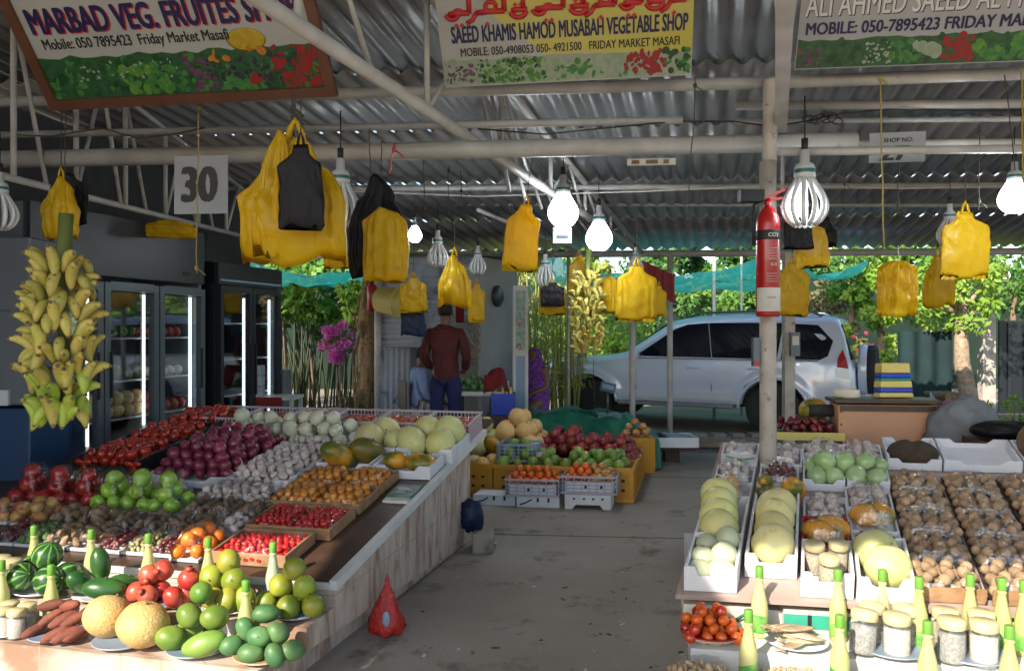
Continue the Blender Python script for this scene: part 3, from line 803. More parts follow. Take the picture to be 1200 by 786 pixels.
# =================================================================== PRODUCE MESHES
def nfn(amp, f=3.0, seed=0):
    from mathutils import noise
    off = Vector((seed * 3.1, seed * 1.7, seed * 5.3))
    def g(p):
        d = Vector(p).normalized(); n = noise.noise(d * f + off) + .45 * noise.noise(d * f * 2.6 + off)
        return Vector(p) * (1 + amp * n)
    return g
ME = {}
VAR = {}; STEMMED = ('mango', 'long_mango', 'small_mango', 'sweet_lime', 'honeydew', 'papaya', 'gourd', 'yellow_squash', 'cantaloupe', 'watermelon', 'oval_melon', 'dark_papaya')
def pick(n): return ME[rnd.choice(VAR[n])] if n in VAR else ME[n]
def jig(s): return [s * rnd.uniform(.93, 1.07) for _ in range(3)]
def m_round(name, m, r, amp=.03, f=2.5, sq=(1, 1, 1), nu=14, nv=9, seed=0, stem=None):
    b = MB(); b.ball((0, 0, 0), (r * sq[0], r * sq[1], r * sq[2]), nu, nv, nfn(amp, f, seed))
    mats = [M[m]]
    if stem is None and r > .03 and name in STEMMED: stem = 'bark'
    if stem:
        b.mi = 1; b.tube([(0, 0, r * sq[2] * .9), (r * .05, 0, r * sq[2] * 1.12)], r * .06, 6); mats.append(M[stem])
    ME[name] = b.mesh(name, mats)
    if seed < 90 and r > .028:
        VAR[name] = [name]
        for k in (1, 2):
            m_round(name + '_v%d' % k, m, r, amp * 1.3, f, (sq[0] * (1 + .06 * k), sq[1], sq[2] * (1.05 - .05 * k)), nu, nv, 90 + 7 * k + seed, stem); VAR[name].append(name + '_v%d' % k)
    return ME[name]
def m_apple(name, m, r):
    b = MB(); prof = []
    for j in range(13):
        ph = math.pi * j / 12
        rr = r * math.sin(ph) * (1.06 - .06 * math.cos(ph)); z = -r * .92 * math.cos(ph)
        if j >= 11: z -= r * .20 * (j - 10.4)
        if j == 0: z += r * .12
        prof.append((max(rr, .0006), z))
    b.lathe(prof, 16, fn=lambda p, t: Vector((p.x * (1 + .03 * math.cos(5 * t)), p.y * (1 + .03 * math.cos(5 * t)), p.z)))
    b.mi = 1; b.tube([(0, 0, r * .58), (r * .06, 0, r * 1.02)], r * .05, 5)
    ME[name] = b.mesh(name, [M[m], M['bark']])
m_apple('red_apple', 'apple_red', .046); m_apple('green_apple', 'apple_green', .046); m_apple('pear', 'apple_yellow', .037)
m_round('kiwi', 'kiwi', .030, .03, sq=(1, .95, 1.25))
m_round('root', 'potato', .024, .10, 2, sq=(.85, .8, 1.5))
m_round('ginger', 'taro', .024, .35, 2.4, sq=(.9, .7, 2.0), seed=3)
m_round('date', 'date_dark', .015, .05, sq=(.8, .8, 1.3), nu=10, nv=7)
m_round('pod', 'olive_green', .014, .15, sq=(.8, .8, 1.4), nu=10, nv=7)
def m_onion(name, m, r, tip=1.0):
    b = MB()
    prof = [(.002, -r * .80), (r * .35, -r * .78), (r * .75, -r * .55), (r * .97, -r * .1), (r * .97, r * .15), (r * .75, r * .5), (r * .4, r * .75), (r * .14, r * .92 * tip), (r * .07, r * 1.15 * tip), (.001, r * 1.2 * tip)]
    b.lathe(prof, 14, fn=lambda p, t: p); ME[name] = b.mesh(name, [M[m]])
m_onion('red_onion', 'onion_red', .042, 1.05); m_onion('white_onion', 'onion_white', .055, .95)
def m_garlic(name, r):
    b = MB()
    prof = [(.002, -r * .6), (r * .5, -r * .65), (r * .95, -r * .3), (r, r * .05), (r * .75, r * .4), (r * .35, r * .7), (r * .14, r * 1.0), (r * .12, r * 1.45), (.001, r * 1.47)]
    b.lathe(prof, 18, fn=lambda p, t: Vector((p.x * (1 + .09 * abs(math.cos(4 * t))), p.y * (1 + .09 * abs(math.cos(4 * t))), p.z)))
    ME[name] = b.mesh(name, [M['garlic']])
m_garlic('garlic', .027)
m_round('tomato', 'tomato_dark', .038, .04, 2, sq=(1, 1, .85), nu=16)
m_round('cherry_tomato', 'cherry', .0165, .02, sq=(.92, .92, 1.1), nu=12, nv=8)
m_round('yellow_plum', 'plum', .024, .03, nu=12, nv=8)
m_round('orange', 'orange', .042, .02, sq=(1, 1, .93)); m_round('tangerine', 'tangerine', .037, .03, sq=(1, 1, .86))
m_round('carrot_piece', 'carrot', .030, .06, sq=(1, 1, 1), nu=10, nv=7)
m_round('honeydew', 'melon_pale', .105, .025, 1.5, sq=(1, 1, .95), nu=22, nv=14)
m_round('white_melon', 'melon_white', .062, .02, 1.5, sq=(1, 1, .95), nu=20, nv=12)
m_round('cantaloupe', 'cantaloupe', .098, .03, 1.8, sq=(1, 1, .93), nu=24, nv=16)
m_round('papaya', 'papaya', .085, .05, 1.6, sq=(1.45, .95, .92), nu=22, nv=14)
m_round('dark_papaya', 'papaya_dark', .08, .05, 1.6, sq=(1.35, .95, .92), nu=22, nv=14)
m_round('mango', 'mango', .055, .05, 1.5, sq=(1.15, .95, .95), nu=18, nv=12)
m_round('long_mango', 'mango', .055, .05, 1.5, sq=(1.55, .92, .90), nu=20, nv=12, seed=4)
m_round('sweet_lime', 'pomelo', .048, .04, 1.7, sq=(1, 1, 1.03), nu=18, nv=12)
m_round('small_mango', 'avocado', .042, .05, 1.6, sq=(1.25, .95, .92), nu=18, nv=12)
def m_pome():
    r = .045; b = MB(); b.ball((0, 0, 0), (r, r, r * .95), 18, 12, nfn(.09, 2.6, 2))
    b.lathe([(r * .26, r * .85), (r * .22, r * 1.05), (r * .34, r * 1.28)], 10, fn=lambda p, t: p)
    ME['pomegranate'] = b.mesh('pomegranate', [M['pomegranate']])
m_pome()
ME['dark_pomegranate'] = ME['pomegranate'].copy(); ME['dark_pomegranate'].materials[0] = M['pomegranate_dark']
m_round('watermelon', 'watermelon', .066, .02, 1.5, sq=(1, 1, 1), nu=24, nv=16)
m_round('oval_melon', 'cucumber', .055, .03, 1.5, sq=(1.6, .95, .92), nu=24, nv=14)
m_round('sweet_potato', 'sweet_potato', .026, .14, 1.8, sq=(2.5, 1, .95), nu=18, nv=10, seed=5)
m_round('green_leaf', 'greens', .022, .35, 3.0, sq=(1, 1, .8), nu=12, nv=8)
m_round('dried_lime', 'dry_lime', .025, .06, 2.2, nu=12, nv=8)
m_round('gourd', 'aubergine_green', .055, .05, 1.4, sq=(1.1, .95, .95), nu=16, nv=10)
m_round('yellow_squash', 'papaya', .065, .08, 2.0, sq=(1.25, .95, .9), nu=18, nv=12, seed=7)
def m_banana(name, m):
    b = MB(); pts = []; rs = []
    for i in range(9):
        t = i / 8; a = -.75 + 1.5 * t
        pts.append((0, .095 * math.sin(a), .10 * (1 - math.cos(a)) * 1.2)); rs.append([.009, .017, .0215, .0235, .024, .0235, .021, .015, .007][i])
    b.tube(pts, rs, 9); b.mi = 1; b.ball(pts[-1], .0085, 8, 6); b.ball(pts[0], .0100, 8, 6); ME[name] = b.mesh(name, [M[m], M['bark']])
m_banana('banana', 'banana'); m_banana('green_banana', 'banana_green')
def m_fish():
    b = MB()
    b.ball((0, 0, 0), (.085, .03, .010), 14, 8, lambda p: Vector((p.x, p.y * (1 - .25 * p.x / .085), p.z)))
    b.prism([(-.075, 0), (-.115, .030), (-.105, 0), (-.115, -.030)], -.002, .002, lambda x, y, t: (x, y, t))
    ME['dried_fish'] = b.mesh('dried_fish', [M['fish']])
m_fish()
m_round('dried_shrimp', 'fish_chip', .017, .35, 2.5, sq=(1.3, .8, .5), nu=8, nv=6)

def inst(name, me, parent, loc, rot=None, sc=1.0):
    return put(name, pick(me), parent, loc, rot or rot_rand(), jig(sc))

def heap(w, d, r, layers, jit=.25, shrink=.9, zf=1.35, pack=2.0):
    out = []
    for k in range(layers):
        ww = w - 2 * k * r * shrink; dd = d - 2 * k * r * shrink
        if ww < 1.6 * r or dd < 1.6 * r: break
        ny = max(1, int((dd - 2 * r) / (pack * r * .93)) + 1); nx = max(1, int((ww - 2 * r) / (pack * r)) + 1)
        for j in range(ny):
            y = 0 if ny == 1 else -dd / 2 + r + (dd - 2 * r) * j / (ny - 1)
            for i in range(nx):
                x = 0 if nx == 1 else -ww / 2 + r + (ww - 2 * r) * i / (nx - 1)
                if nx > 2: x += (r * .4 if j % 2 else -r * .4)
                out.append((x + rnd.uniform(-jit, jit) * r, y + rnd.uniform(-jit, jit) * r, r * .95 + k * r * zf + rnd.uniform(0, .2) * r))
    return out

FILMS = {}
def film_mesh(w, d, h, seed, m='film'):
    from mathutils import noise
    b = MB()
    def f(s, t):
        x = (s - .5) * 2; y = (t - .5) * 2
        e = (1 - abs(x) ** 5) * (1 - abs(y) ** 5)
        n = noise.noise(Vector((s * 7 + seed, t * 7, seed * 2.3))) * .010 + noise.noise(Vector((s * 16 + seed, t * 14, seed))) * .008 + noise.noise(Vector((s * 37 + seed, t * 41, seed * 3))) * .007
        return (x * w / 2, y * d / 2, .006 + h * e + (n * e))
    b.grid(f, 24, 24, False)
    return b.mesh('film', [M[m]], fix=False)

def pack(frame, u, v, w, d, item, r, label, layers=1, cat='fruit pack', group=None, part=None, tray='foam', h=None, w0=0.0, scale=1.0, film='film', jit=.3, zf=1.2, pk=2.0, rots=None, name=None, maxn=96, second=None, grow=0.0, shr=1.0):
    t = thing(name or 'wrapped_pack', label, cat, frame.p(u, v, w0), frame.rot, group)
    if tray:
        q = MB(); q.box((0, 0, .004), (w, d, .006))
        for (c, s) in (((0, -d / 2 + .004, .010), (w, .008, .014)), ((0, d / 2 - .004, .010), (w, .008, .014)), ((-w / 2 + .004, 0, .010), (.008, d - .016, .014)), ((w / 2 - .004, 0, .010), (.008, d - .016, .014))): q.box(c, s)
        q.build('tray', M[tray], t)
    pts = heap(w - .02 + grow, d - .02 + grow, r, layers, jit, shr, zf, pk)
    top = 0
    for (x, y, z) in pts[:maxn]:
        top = max(top, z + r)
        it = item if not second or rnd.random() > .35 else second
        inst(part or item, it, t, (x, y, z + .004), rots() if rots else None, scale * rnd.uniform(.88, 1.1))
    if film:
        put('film', film_mesh(w, d, h or top + .004, rnd.uniform(0, 50), film), t)
    return t

def loose(frame, u, v, w, d, item, r, layers, label, cat, group, w0=0.0, jit=.3, rots=None, scale=1.0, zf=1.3, name=None, pk=2.0):
    for (x, y, z) in heap(w, d, r, layers, jit, .9, zf, pk):
        o = put(name or item, pick(item), None, frame.p(u + x, v + y, w0 + z), rots() if rots else rot_rand(), jig(scale * rnd.uniform(.85, 1.13)))
        tag(o, label, cat, group)

def crate(frame, u0, v0, w, d, h, m, label, dip=True, th=.012, name='foam_crate', cat='crate', group=None, w0=.0, ribs=False):
    # open box with notched walls, one mesh
    q = MB(); q.fn = frame.sk
    def wall(poly, t0, t1, ax): q.prism(poly, t0, t1, ax)
    def outl(L): return [(0, 0), (L, 0), (L, h), (L * .80, h), (L * .72, h * .62), (L * .28, h * .62), (L * .20, h), (0, h)] if dip else [(0, 0), (L, 0), (L, h), (0, h)]
    wall(outl(w), 0, th, lambda a, b, t: (a, t, b)); wall(outl(w), d - th, d, lambda a, b, t: (a, t, b))
    L2 = d - 2 * th
    for x in (0, w - th):
        q.prism([(0, 0), (L2, 0), (L2, h * .99), (0, h * .99)], x, x + th, lambda a, b, t: (t, th + a, b))
    q.box((w / 2, d / 2, th / 2 + .001), (w - 2 * th - .001, d - 2 * th - .001, th))
    if ribs:
        for k in range(int(d / .05)): q.box((w + .0015, .03 + .05 * k, h * .5), (.004, .012, h * .5))
    o = q.build(name, M[m], None, frame.p(u0, v0, w0), frame.rot)
    bevel(o, .004, 2)
    return tag(o, label, cat, group)

def lattice(frame, u0, v0, w, d, h, m, label, n=9, name='net_crate', cat='crate', group=None, w0=0.0, bar=.006, rim=.014):
    t = thing(name, label, cat, frame.p(u0, v0, w0), frame.rot, group)
    q = MB(); q.fn = frame.sk
    for z in (rim / 2, h - rim / 2):
        for (c, s) in (((w / 2, .005, z), (w, .01, rim)), ((w / 2, d - .005, z), (w, .01, rim)), ((.005, d / 2, z), (.01, d - .02, rim)), ((w - .005, d / 2, z), (.01, d - .02, rim))): q.box(c, s)
    q.build('rim', M[m], t)
    q = MB(); q.fn = frame.sk; zz = h - 2 * rim
    for (x0, x1, y) in ((.01, w - .01, .005), (.01, w - .01, d - .005)):
        for k in range(n): q.box((x0 + (x1 - x0) * (k + .5) / n, y, h / 2), (bar, bar, zz))
        for k in (1, 2, 3): q.box(((x0 + x1) / 2, y + .001, rim + zz * k / 4), (x1 - x0, bar * .7, bar))
    for x in (.005, w - .005):
        for k in range(n): q.box((x, .01 + (d - .02) * (k + .5) / n, h / 2), (bar, bar, zz))
        for k in (1, 2, 3): q.box((x + .001, d / 2, rim + zz * k / 4), (bar * .7, d - .02, bar))
    q.build('lattice_wall', M[m], t)
    q = MB(); q.fn = frame.sk
    for k in range(7): q.box((w * (k + .5) / 7, d / 2, .004), (w / 10, d - .02, .006))
    q.build('crate_floor', M[m], t)
    return t

# =================================================================== LEFT DISPLAY
# front row of wrapped trays
pack(LT, -1.93, .24, .15, .24, 'date', .022, 'wrapped tray of dark purple fruit at the left end of the front row', 2, scale=1.5, part='fruit')
pack(LT, -1.77, .24, .15, .24, 'green_leaf', .021, 'wrapped tray of dark green leaves in the front row', 2, scale=1.2, part='green_leaf')
pack(LT, -1.61, .24, .15, .24, 'ginger', .024, 'wrapped tray of pale ginger roots, first of two in the front row', 2, part='ginger_root')
pack(LT, -1.45, .24, .15, .24, 'ginger', .024, 'wrapped tray of ginger roots beside the red dates', 2, part='ginger_root', scale=.9)
pack(LT, -1.29, .24, .15, .24, 'date', .017, 'wrapped tray of dark red dates left of the green pods', 2, part='date')
pack(LT, -1.13, .24, .15, .24, 'pod', .016, 'wrapped tray of pale green pods in the front row', 2, part='pod')
pack(LT, -.98, .24, .14, .24, 'date', .017, 'wrapped tray of dark red dates right of the green pods', 2, part='date')
pack(LT, -.83, .22, .16, .26, 'orange', .038, 'wrapped tray of oranges at the right end of the front row', 2, part='orange', scale=.9, pk=1.85, grow=.03, shr=.6)
# second row
pack(LT, -2.25, .47, .22, .2, 'pear', .036, 'wrapped tray of blush pears below the left pack of red apples', 2, part='pear')
pack(LT, -2.02, .47, .2, .2, 'pear', .036, 'wrapped tray of pale yellow pears beside the kiwis', 2, part='pear', grow=.02, shr=.6, pk=1.85)
for i, l in enumerate(('wrapped tray of brown kiwis next to the pale yellow pears', 'wrapped tray of brown kiwis next to the small brown roots')):
    pack(LT, -1.81 + .19 * i, .47, .17, .2, 'kiwi', .030, l, 2, group='kiwi trays on the left display', part='kiwi')
for i in range(4):
    pack(LT, -1.44 + .165 * i, .47, .155, .21, 'root', .024, ORD[i] + ' from the left of the four brown root trays in the second row', 2, group='brown root trays on the left display', part='brown_root')
pack(LT, -.80, .49, .13, .21, 'garlic', .027, 'wrapped tray of white garlic left of the back cherry tomato crate', 2, part='garlic_bulb')
# third row
for i, l in enumerate(('wrapped pack of dark red apples at the left end of the apple row', 'middle wrapped pack of red apples', 'wrapped pack of red apples touching the green apples')):
    pack(LT, -2.30 + .195 * i, .74, .185, .2, 'red_apple', .044, l, 3, group='wrapped packs of red apples', part='apple', zf=1.45, grow=.045, shr=.55, pk=1.85, jit=.15)
for i, l in enumerate(('wrapped pack of green apples beside the red apples', 'middle wrapped pack of green apples', 'wrapped pack of green apples beside the brown roots')):
    pack(LT, -1.72 + .185 * i, .72, .175, .2, 'green_apple', .044, l, 3, group='wrapped packs of green apples', part='apple', zf=1.45, grow=.045, shr=.55, pk=1.85, jit=.15)
for i in range(3):
    pack(LT, -1.16 + .165 * i, .72, .155, .22, 'root', .024, ['left', 'middle', 'right'][i] + ' one of three brown root trays right of the green apples', 2, group='brown root trays on the left display', part='brown_root')
# garlic row and bag
for i in range(4):
    pack(LT, -2.12 + .2 * i, .95, .19, .17, 'garlic', .027, ORD[i] + ' from the left of the garlic trays behind the apples', 2, group='garlic trays behind the apples', part='garlic_bulb')
pack(LT, -1.06, .95, .44, .24, 'garlic', .027, 'wide clear bag of garlic lying in front of the garlic crate', 2, part='garlic_bulb', tray=None, film='film_bag')
# cherry tomato crates
def wcrate(u0, v0, w, d, label):
    return crate(LT, u0, v0, w, d, .062, 'wood_crate', label, dip=False, th=.012, name='wooden_crate')
wcrate(-.69, .10, .40, .30, 'front wooden crate of cherry tomatoes with printed slats')
wcrate(-.71, .44, .48, .32, 'wide wooden crate holding two packs of cherry tomatoes')
for i, (u, v, w, d, l) in enumerate(((-.49, .25, .37, .27, 'pack of red cherry tomatoes filling the front wooden crate'), (-.585, .60, .22, .29, 'left pack of cherry tomatoes in the wide wooden crate'), (-.355, .60, .22, .29, 'right pack of cherry tomatoes in the wide wooden crate'))):
    pack(LT, u, v, w, d, 'cherry_tomato', .0165, l, 2, tray=None, w0=.022, part='cherry_tomato', h=.058, maxn=100, jit=.35)
q = MB(); 
for k in range(5): q.ball((.12 + .035 * k, -.0022, .030 + .006 * (k % 2)), (.012, .0015, .010), 8, 5)
q.build('tomato_print', M['cherry'], [o for o in bpy.data.objects if o.name == 'wooden_crate'][0])
# yellow plum crates
for k in range(2):
    crate(LT, -.80, .80 + .31 * k, .57, .30, .06, 'wood_crate', ('front' if k == 0 else 'rear') + ' wooden crate of yellow plums', dip=False, name='wooden_crate')
    for i in range(2):
        pack(LT, -.655 + .28 * i, .95 + .31 * k, .265, .27, 'yellow_plum', .024, ('left' if i == 0 else 'right') + ' film wrapped heap of yellow plums in the ' + ('front' if k == 0 else 'rear') + ' plum crate', 2, tray=None, w0=.016, part='yellow_plum', group='wrapped yellow plums')
# printed carton lid and white tray on bare wood
q = MB(); q.box((.0, 0, .012), (.15, .20, .022)); q.mi = 1; q.box((0, -.13, .008), (.15, .055, .015)); q.mi = 2
for (x, y, w, h) in ((-.02, .04, .07, .012), (.0, .01, .09, .008), (-.015, -.03, .06, .01)): q.box((x, y, .0238), (w, h, .001))
tag(q.build('printed_carton', [M['teal_sheet'], M['paper'], M['white_paint']], None, LT.p(-.10, 1.16, 0), LT.rot), 'dark green printed carton lid lying on the bare wooden top', 'carton lid')
# papaya crates
crate(LT, -.80, 1.42, .37, .29, .085, 'foam', 'white foam crate with large papayas beside the garlic', th=.016)
crate(LT, -.41, 1.42, .38, .29, .085, 'foam', 'white foam crate with two small orange papayas', th=.016)
def single(item, p, label, cat, rot=None, sc=1.0, group=None, name=None):
    o = put(name or item, pick(item), None, p, rot or rot_rand(), jig(sc)); return tag(o, label, cat, group)
single('papaya', LT.p(-.68, 1.52, .105), 'large papaya with green and orange skin by the garlic crate', 'papaya', (.3, .5, .9), 1.12, name='papaya')
single('dark_papaya', LT.p(-.53, 1.63, .11), 'dark green papaya leaning on the pale melons', 'papaya', (.2, .4, .5), 1.1, name='papaya')
single('papaya', LT.p(-.30, 1.56, .075), 'left small orange papaya in the white foam crate', 'papaya', (.1, .1, .2), .72, name='papaya')
single('papaya', LT.p(-.13, 1.53, .075), 'right small orange papaya in the white foam crate', 'papaya', (.5, .0, -.2), .78, name='papaya')
# pale melons
crate(LT, -.76, 1.74, .375, .42, .10, 'foam', 'left white foam crate of pale melons', th=.016)
crate(LT, -.375, 1.74, .385, .42, .10, 'foam', 'right white foam crate of pale melons', th=.016, ribs=True)
for (u, v, w, s, l) in ((-.62, 1.88, .12, 1.0, 'pale melon at the front of the left melon crate'), (-.56, 2.04, .13, .95, 'yellowish melon at the back of the left melon crate'),
                        (-.30, 1.84, .12, .95, 'pale melon at the front left of the right melon crate'), (-.25, 2.03, .14, 1.0, 'pale melon at the back of the right melon crate'),
                        (-.10, 1.85, .11, .90, 'pale melon at the front right of the right melon crate'), (-.09, 2.02, .14, 1.05, 'large pale yellow melon at the right rim of the stall'), (-.44, 1.88, .10, .8, 'small pale melon between the two melon crates')):
    single('honeydew', LT.p(u, v, w), l, 'melon', None, s, 'pale melons on the left stall', 'melon')
# net crates along the back
for i in range(6):
    u0 = -2.19 + .365 * i
    lattice(LT, u0, 2.20, .36, .38, .15, 'net_plastic', ORD[i] + ' from the left of the pink net crates along the back', group='pink net crates along the back', n=12)
    lab = ORD[i] + ' from the left of the film covered red vegetable packs in the net crates'
    it = 'carrot_piece' if i != 0 else 'cherry_tomato'
    pack(LT, u0 + .18, 2.39, .33, .35, 'carrot_piece', .03, lab, 1, cat='vegetable pack', tray=None, w0=.05, part='vegetable_piece', h=.085, group='vegetable packs in the net crates', jit=.2)
    if True:
        q = MB(); q.box((0, 0, 0), (.33, .35, .045)); tag(q.build('packing_board', M['carrot'], None, LT.p(u0 + .18, 2.39, .030), LT.rot), ORD[i] + ' from the left of the red liners at the bottom of the net crates', 'liner', 'red liners of the net crates')
# red onions, garlic, white onions
crate(LT, -1.80, 1.08, .58, .80, .075, 'foam', 'white foam crate heaped with red onions', th=.016)
loose(LT, -1.50, 1.51, .58, .76, 'red_onion', .042, 4, 'red onion in the heap in the white foam crate', 'onion', 'red onions heaped in the foam crate', .02, zf=1.1)
crate(LT, -1.21, 1.08, .40, .62, .075, 'foam', 'white foam crate heaped with garlic', th=.016)
loose(LT, -1.01, 1.39, .40, .62, 'garlic', .027, 3, 'garlic bulb in the heap in the white foam crate', 'garlic', 'garlic heaped in the foam crate', .03, zf=1.2)
crate(LT, -1.80, 1.89, 1.03, .30, .06, 'foam', 'low white crate under the white onions', th=.016)
loose(LT, -1.29, 2.03, 1.04, .34, 'white_onion', .055, 3, 'white onion in the heap before the pink net crates', 'onion', 'white onions heaped at the back', .02, zf=1.2)
loose(LT, -1.0, 1.78, .38, .2, 'garlic', .027, 3, 'garlic bulb in the strip before the white onions', 'garlic', 'garlic before the white onions', .03, zf=1.2)
# black tomato crates
for k in range(3):
    crate(LT, -2.42 - .02 * k, 1.18 + .47 * k, .50, .46, .13, 'black_plastic', ['nearest', 'middle', 'farthest'][k] + ' black crate of dark red tomatoes by the fridge', th=.014, name='black_crate')
    loose(LT, -2.17 - .02 * k, 1.41 + .47 * k, .46, .42, 'tomato', .038, 2, 'dark red tomato in the ' + ['nearest', 'middle', 'farthest'][k] + ' black crate', 'tomato', 'tomatoes in the ' + ['nearest', 'middle', 'farthest'][k] + ' black crate', .045)
for (u, v, l) in ((-2.30, 1.15, 'left red ribbon bow hanging on the front of the black crate'), (-1.93, 1.15, 'right red ribbon bow hanging on the front of the black crate')):
    q = MB()
    for a in (-1, 1):
        q.ball((a * .03, -.005, .115), (.034, .012, .018), 10, 6); q.bar((a * .005, -.01, .10), (a * .03, -.014, .045), .022, .004)
    q.ball((0, -.008, .11), .013, 8, 6)
    tag(q.build('ribbon_bow', M['tomato'], None, LT.p(u, v, 0), LT.rot), l, 'ribbon')

# ------------------------------------------------------------------ plates on the left steps
def u_for(fr, px, v, z=0):
    k = (px - 600) / FPX; X = fr.X * fr.c + fr.Y * fr.s; o = fr.o
    return (k * (o.y + fr.Y.y * v) - o.x - fr.Y.x * v) / (X.x - k * X.y)
def plate(p, r, label, m='plate', h=.022, name='plate', cat='plate', rim=None):
    b = MB(); b.lathe([(.001, 0), (r * .6, 0), (r * .95, h * .8), (r, h), (r * .985, h * 1.12), (r * .6, h * .25), (.001, h * .2)], 32)
    mats = [M[m]]
    if rim:
        b.mi = 1; b.lathe([(r * .985, h * .99), (r * 1.012, h * 1.02), (r * 1.0, h * 1.2), (r * .98, h * 1.15)], 32); mats.append(M[rim])
    return tag(b.build(name, mats, None, p), label, cat)
V1, V2, Z1, Z2 = -.362, -.132, .151, .251
def lp(px, row, z=0, dv=0.0):
    v = (V1 if row == 1 else V2) + dv
    return L0.p(u_for(L0, px, v), v, (Z1 if row == 1 else Z2) + z)
M['rim_blue'] = mat('grey_blue_rim', (.25, .33, .45), .4); M['rim_tan'] = mat('tan_rim', (.50, .34, .18), .5)
plate(lp(15, 1), .115, 'white plate under the spice jars at the lower left')
plate(lp(68, 1), .12, 'white plate with blue rim heaped with sweet potatoes', rim='rim_blue')
plate(lp(145, 1), .125, 'white plate with blue rim under two netted melons', rim='rim_blue')
plate(lp(232, 1), .125, 'white plate with blue rim under the large green mangoes', rim='rim_blue')
plate(lp(309, 1), .12, 'white plate with tan rim under the small green mangoes', rim='rim_tan')
plate(lp(48, 2), .12, 'white plate under the striped watermelons')
plate(lp(118, 2), .12, 'white plate under the dark green oval melons')
plate(lp(196, 2), .12, 'white plate under the pomegranates', rim='rim_blue')
plate(lp(273, 2), .12, 'white plate under the left heap of sweet limes')
plate(lp(347, 2), .12, 'white plate under the right heap of sweet limes', rim='rim_blue')
def pf(item, px, row, z, dv, label, cat, rot=None, sc=1.0, group=None, name=None):
    return single(item, lp(px, row, z, dv), label, cat, rot, sc, group, name)
# watermelons
G = 'striped watermelons on the upper step'
for (px, z, dv, l, ro) in ((25, .085, -.05, 'striped watermelon at the left of the pile', (1.2, .2, 1)), (58, .085, -.07, 'striped watermelon at the front right of the pile', (.2, 1.3, 0)), (80, .085, .02, 'striped watermelon at the back right of the pile', (1, .4, 2)), (56, .185, -.02, 'striped watermelon on top of the pile', (.3, .2, .5)), (38, .085, .06, 'striped watermelon hidden at the back of the pile', (0, .7, .5))):
    pf('watermelon', px, 2, z, dv, l, 'watermelon', ro, 1.0, G)
G = 'dark green melons beside the watermelons'
for (px, z, dv, l, ro, sc) in ((122, .078, -.09, 'long dark green melon lying across the front of the plate', (0, .1, .15), 1.0), (95, .075, -.03, 'dark green melon at the left of the plate', (0, .6, 1.2), .9), (118, .165, -.02, 'round dark green melon on top of the others', (0, 1.4, .3), .85), (146, .075, .0, 'dark green melon at the right of the plate', (.4, .3, .9), .85)):
    pf('oval_melon', px, 2, z, dv, l, 'melon', ro, sc, G, 'dark_melon')
G = 'pomegranates on the plate'
for i, (px, z, dv, l) in enumerate(((160, .062, -.06, 'leftmost pomegranate of the bottom tier'), (173, .062, -.085, 'front pomegranate of the bottom tier, left of centre'), (203, .062, -.08, 'front pomegranate of the bottom tier, right of centre'), (188, .062, -.01, 'pomegranate in the middle of the bottom tier'), (218, .062, -.02, 'rightmost pomegranate of the bottom tier'),
                                 (175, .138, -.04, 'bright red pomegranate on the left of the top tier'), (191, .15, -.0, 'pomegranate at the back of the top tier'), (222, .132, -.03, 'pomegranate on the right of the top tier'))):
    pf('pomegranate', px, 2, z, dv, l, 'pomegranate', None, 1.05, G)
G = 'sweet limes on the left plate'
for (px, z, dv, l) in ((249, .066, -.06, 'sweet lime at the front left of the left plate'), (266, .066, -.085, 'sweet lime at the front of the left plate'), (287, .066, -.05, 'sweet lime at the front right of the left plate'), (270, .066, .02, 'sweet lime at the back of the left plate'),
                      (248, .145, -.03, 'yellow green sweet lime on the left of the second tier'), (274, .145, -.04, 'largest yellow green sweet lime in the second tier'), (268, .215, -.01, 'dark green sweet lime on top of the left plate')):
    pf('sweet_lime', px, 2, z, dv, l, 'sweet lime', None, 1.08, G)
G = 'sweet limes on the right plate'
for (px, z, dv, l) in ((313, .066, -.06, 'sweet lime at the left of the right plate'), (338, .066, -.09, 'sweet lime at the front of the right plate'), (367, .066, -.05, 'sweet lime at the right of the right plate'), (328, .066, .02, 'sweet lime at the back left of the right plate'), (352, .066, .03, 'sweet lime at the back right of the right plate'),
                      (329, .135, -.03, 'sweet lime on the left of the second tier of the right plate'), (357, .135, -.03, 'sweet lime on the right of the second tier of the right plate'), (345, .205, -.01, 'yellow sweet lime on top of the right plate')):
    pf('sweet_lime', px, 2, z, dv, l, 'sweet lime', None, 1.02, G)
# big netted melons, mangoes, small mangoes, sweet potatoes
pf('cantaloupe', 127, 1, .104, .02, 'left orange tinged netted melon on the plate', 'melon', (.2, .3, 1), 1.0, 'netted melons', 'netted_melon')
pf('cantaloupe', 168, 1, .104, -.03, 'right yellow netted melon on the plate', 'melon', (.1, -.2, 2.2), 1.02, 'netted melons', 'netted_melon')
G = 'large green mangoes on the plate'
for (it, px, z, dv, l, ro, sc) in (('mango', 201, .068, -.05, 'round green mango at the front left of the plate', (0, .3, .4), 1.0), ('long_mango', 240, .066, -.07, 'long green mango at the front right of the plate', (0, -.25, .2), 1.0), ('mango', 222, .066, .04, 'green mango hidden at the back of the plate', (0, 0, 1), 1.0), ('mango', 222, .150, -.01, 'green mango on the left of the second tier', (0, .9, .4), .95), ('mango', 252, .150, .0, 'pale green mango on the right of the second tier', (0, .2, .8), .95), ('mango', 236, .225, .06, 'light green mango on top of the pile', (0, .3, 2), .95)):
    pf(it, px, 1, z, dv, l, 'mango', ro, sc, G, 'mango')
G = 'small green mangoes on the tan rimmed plate'
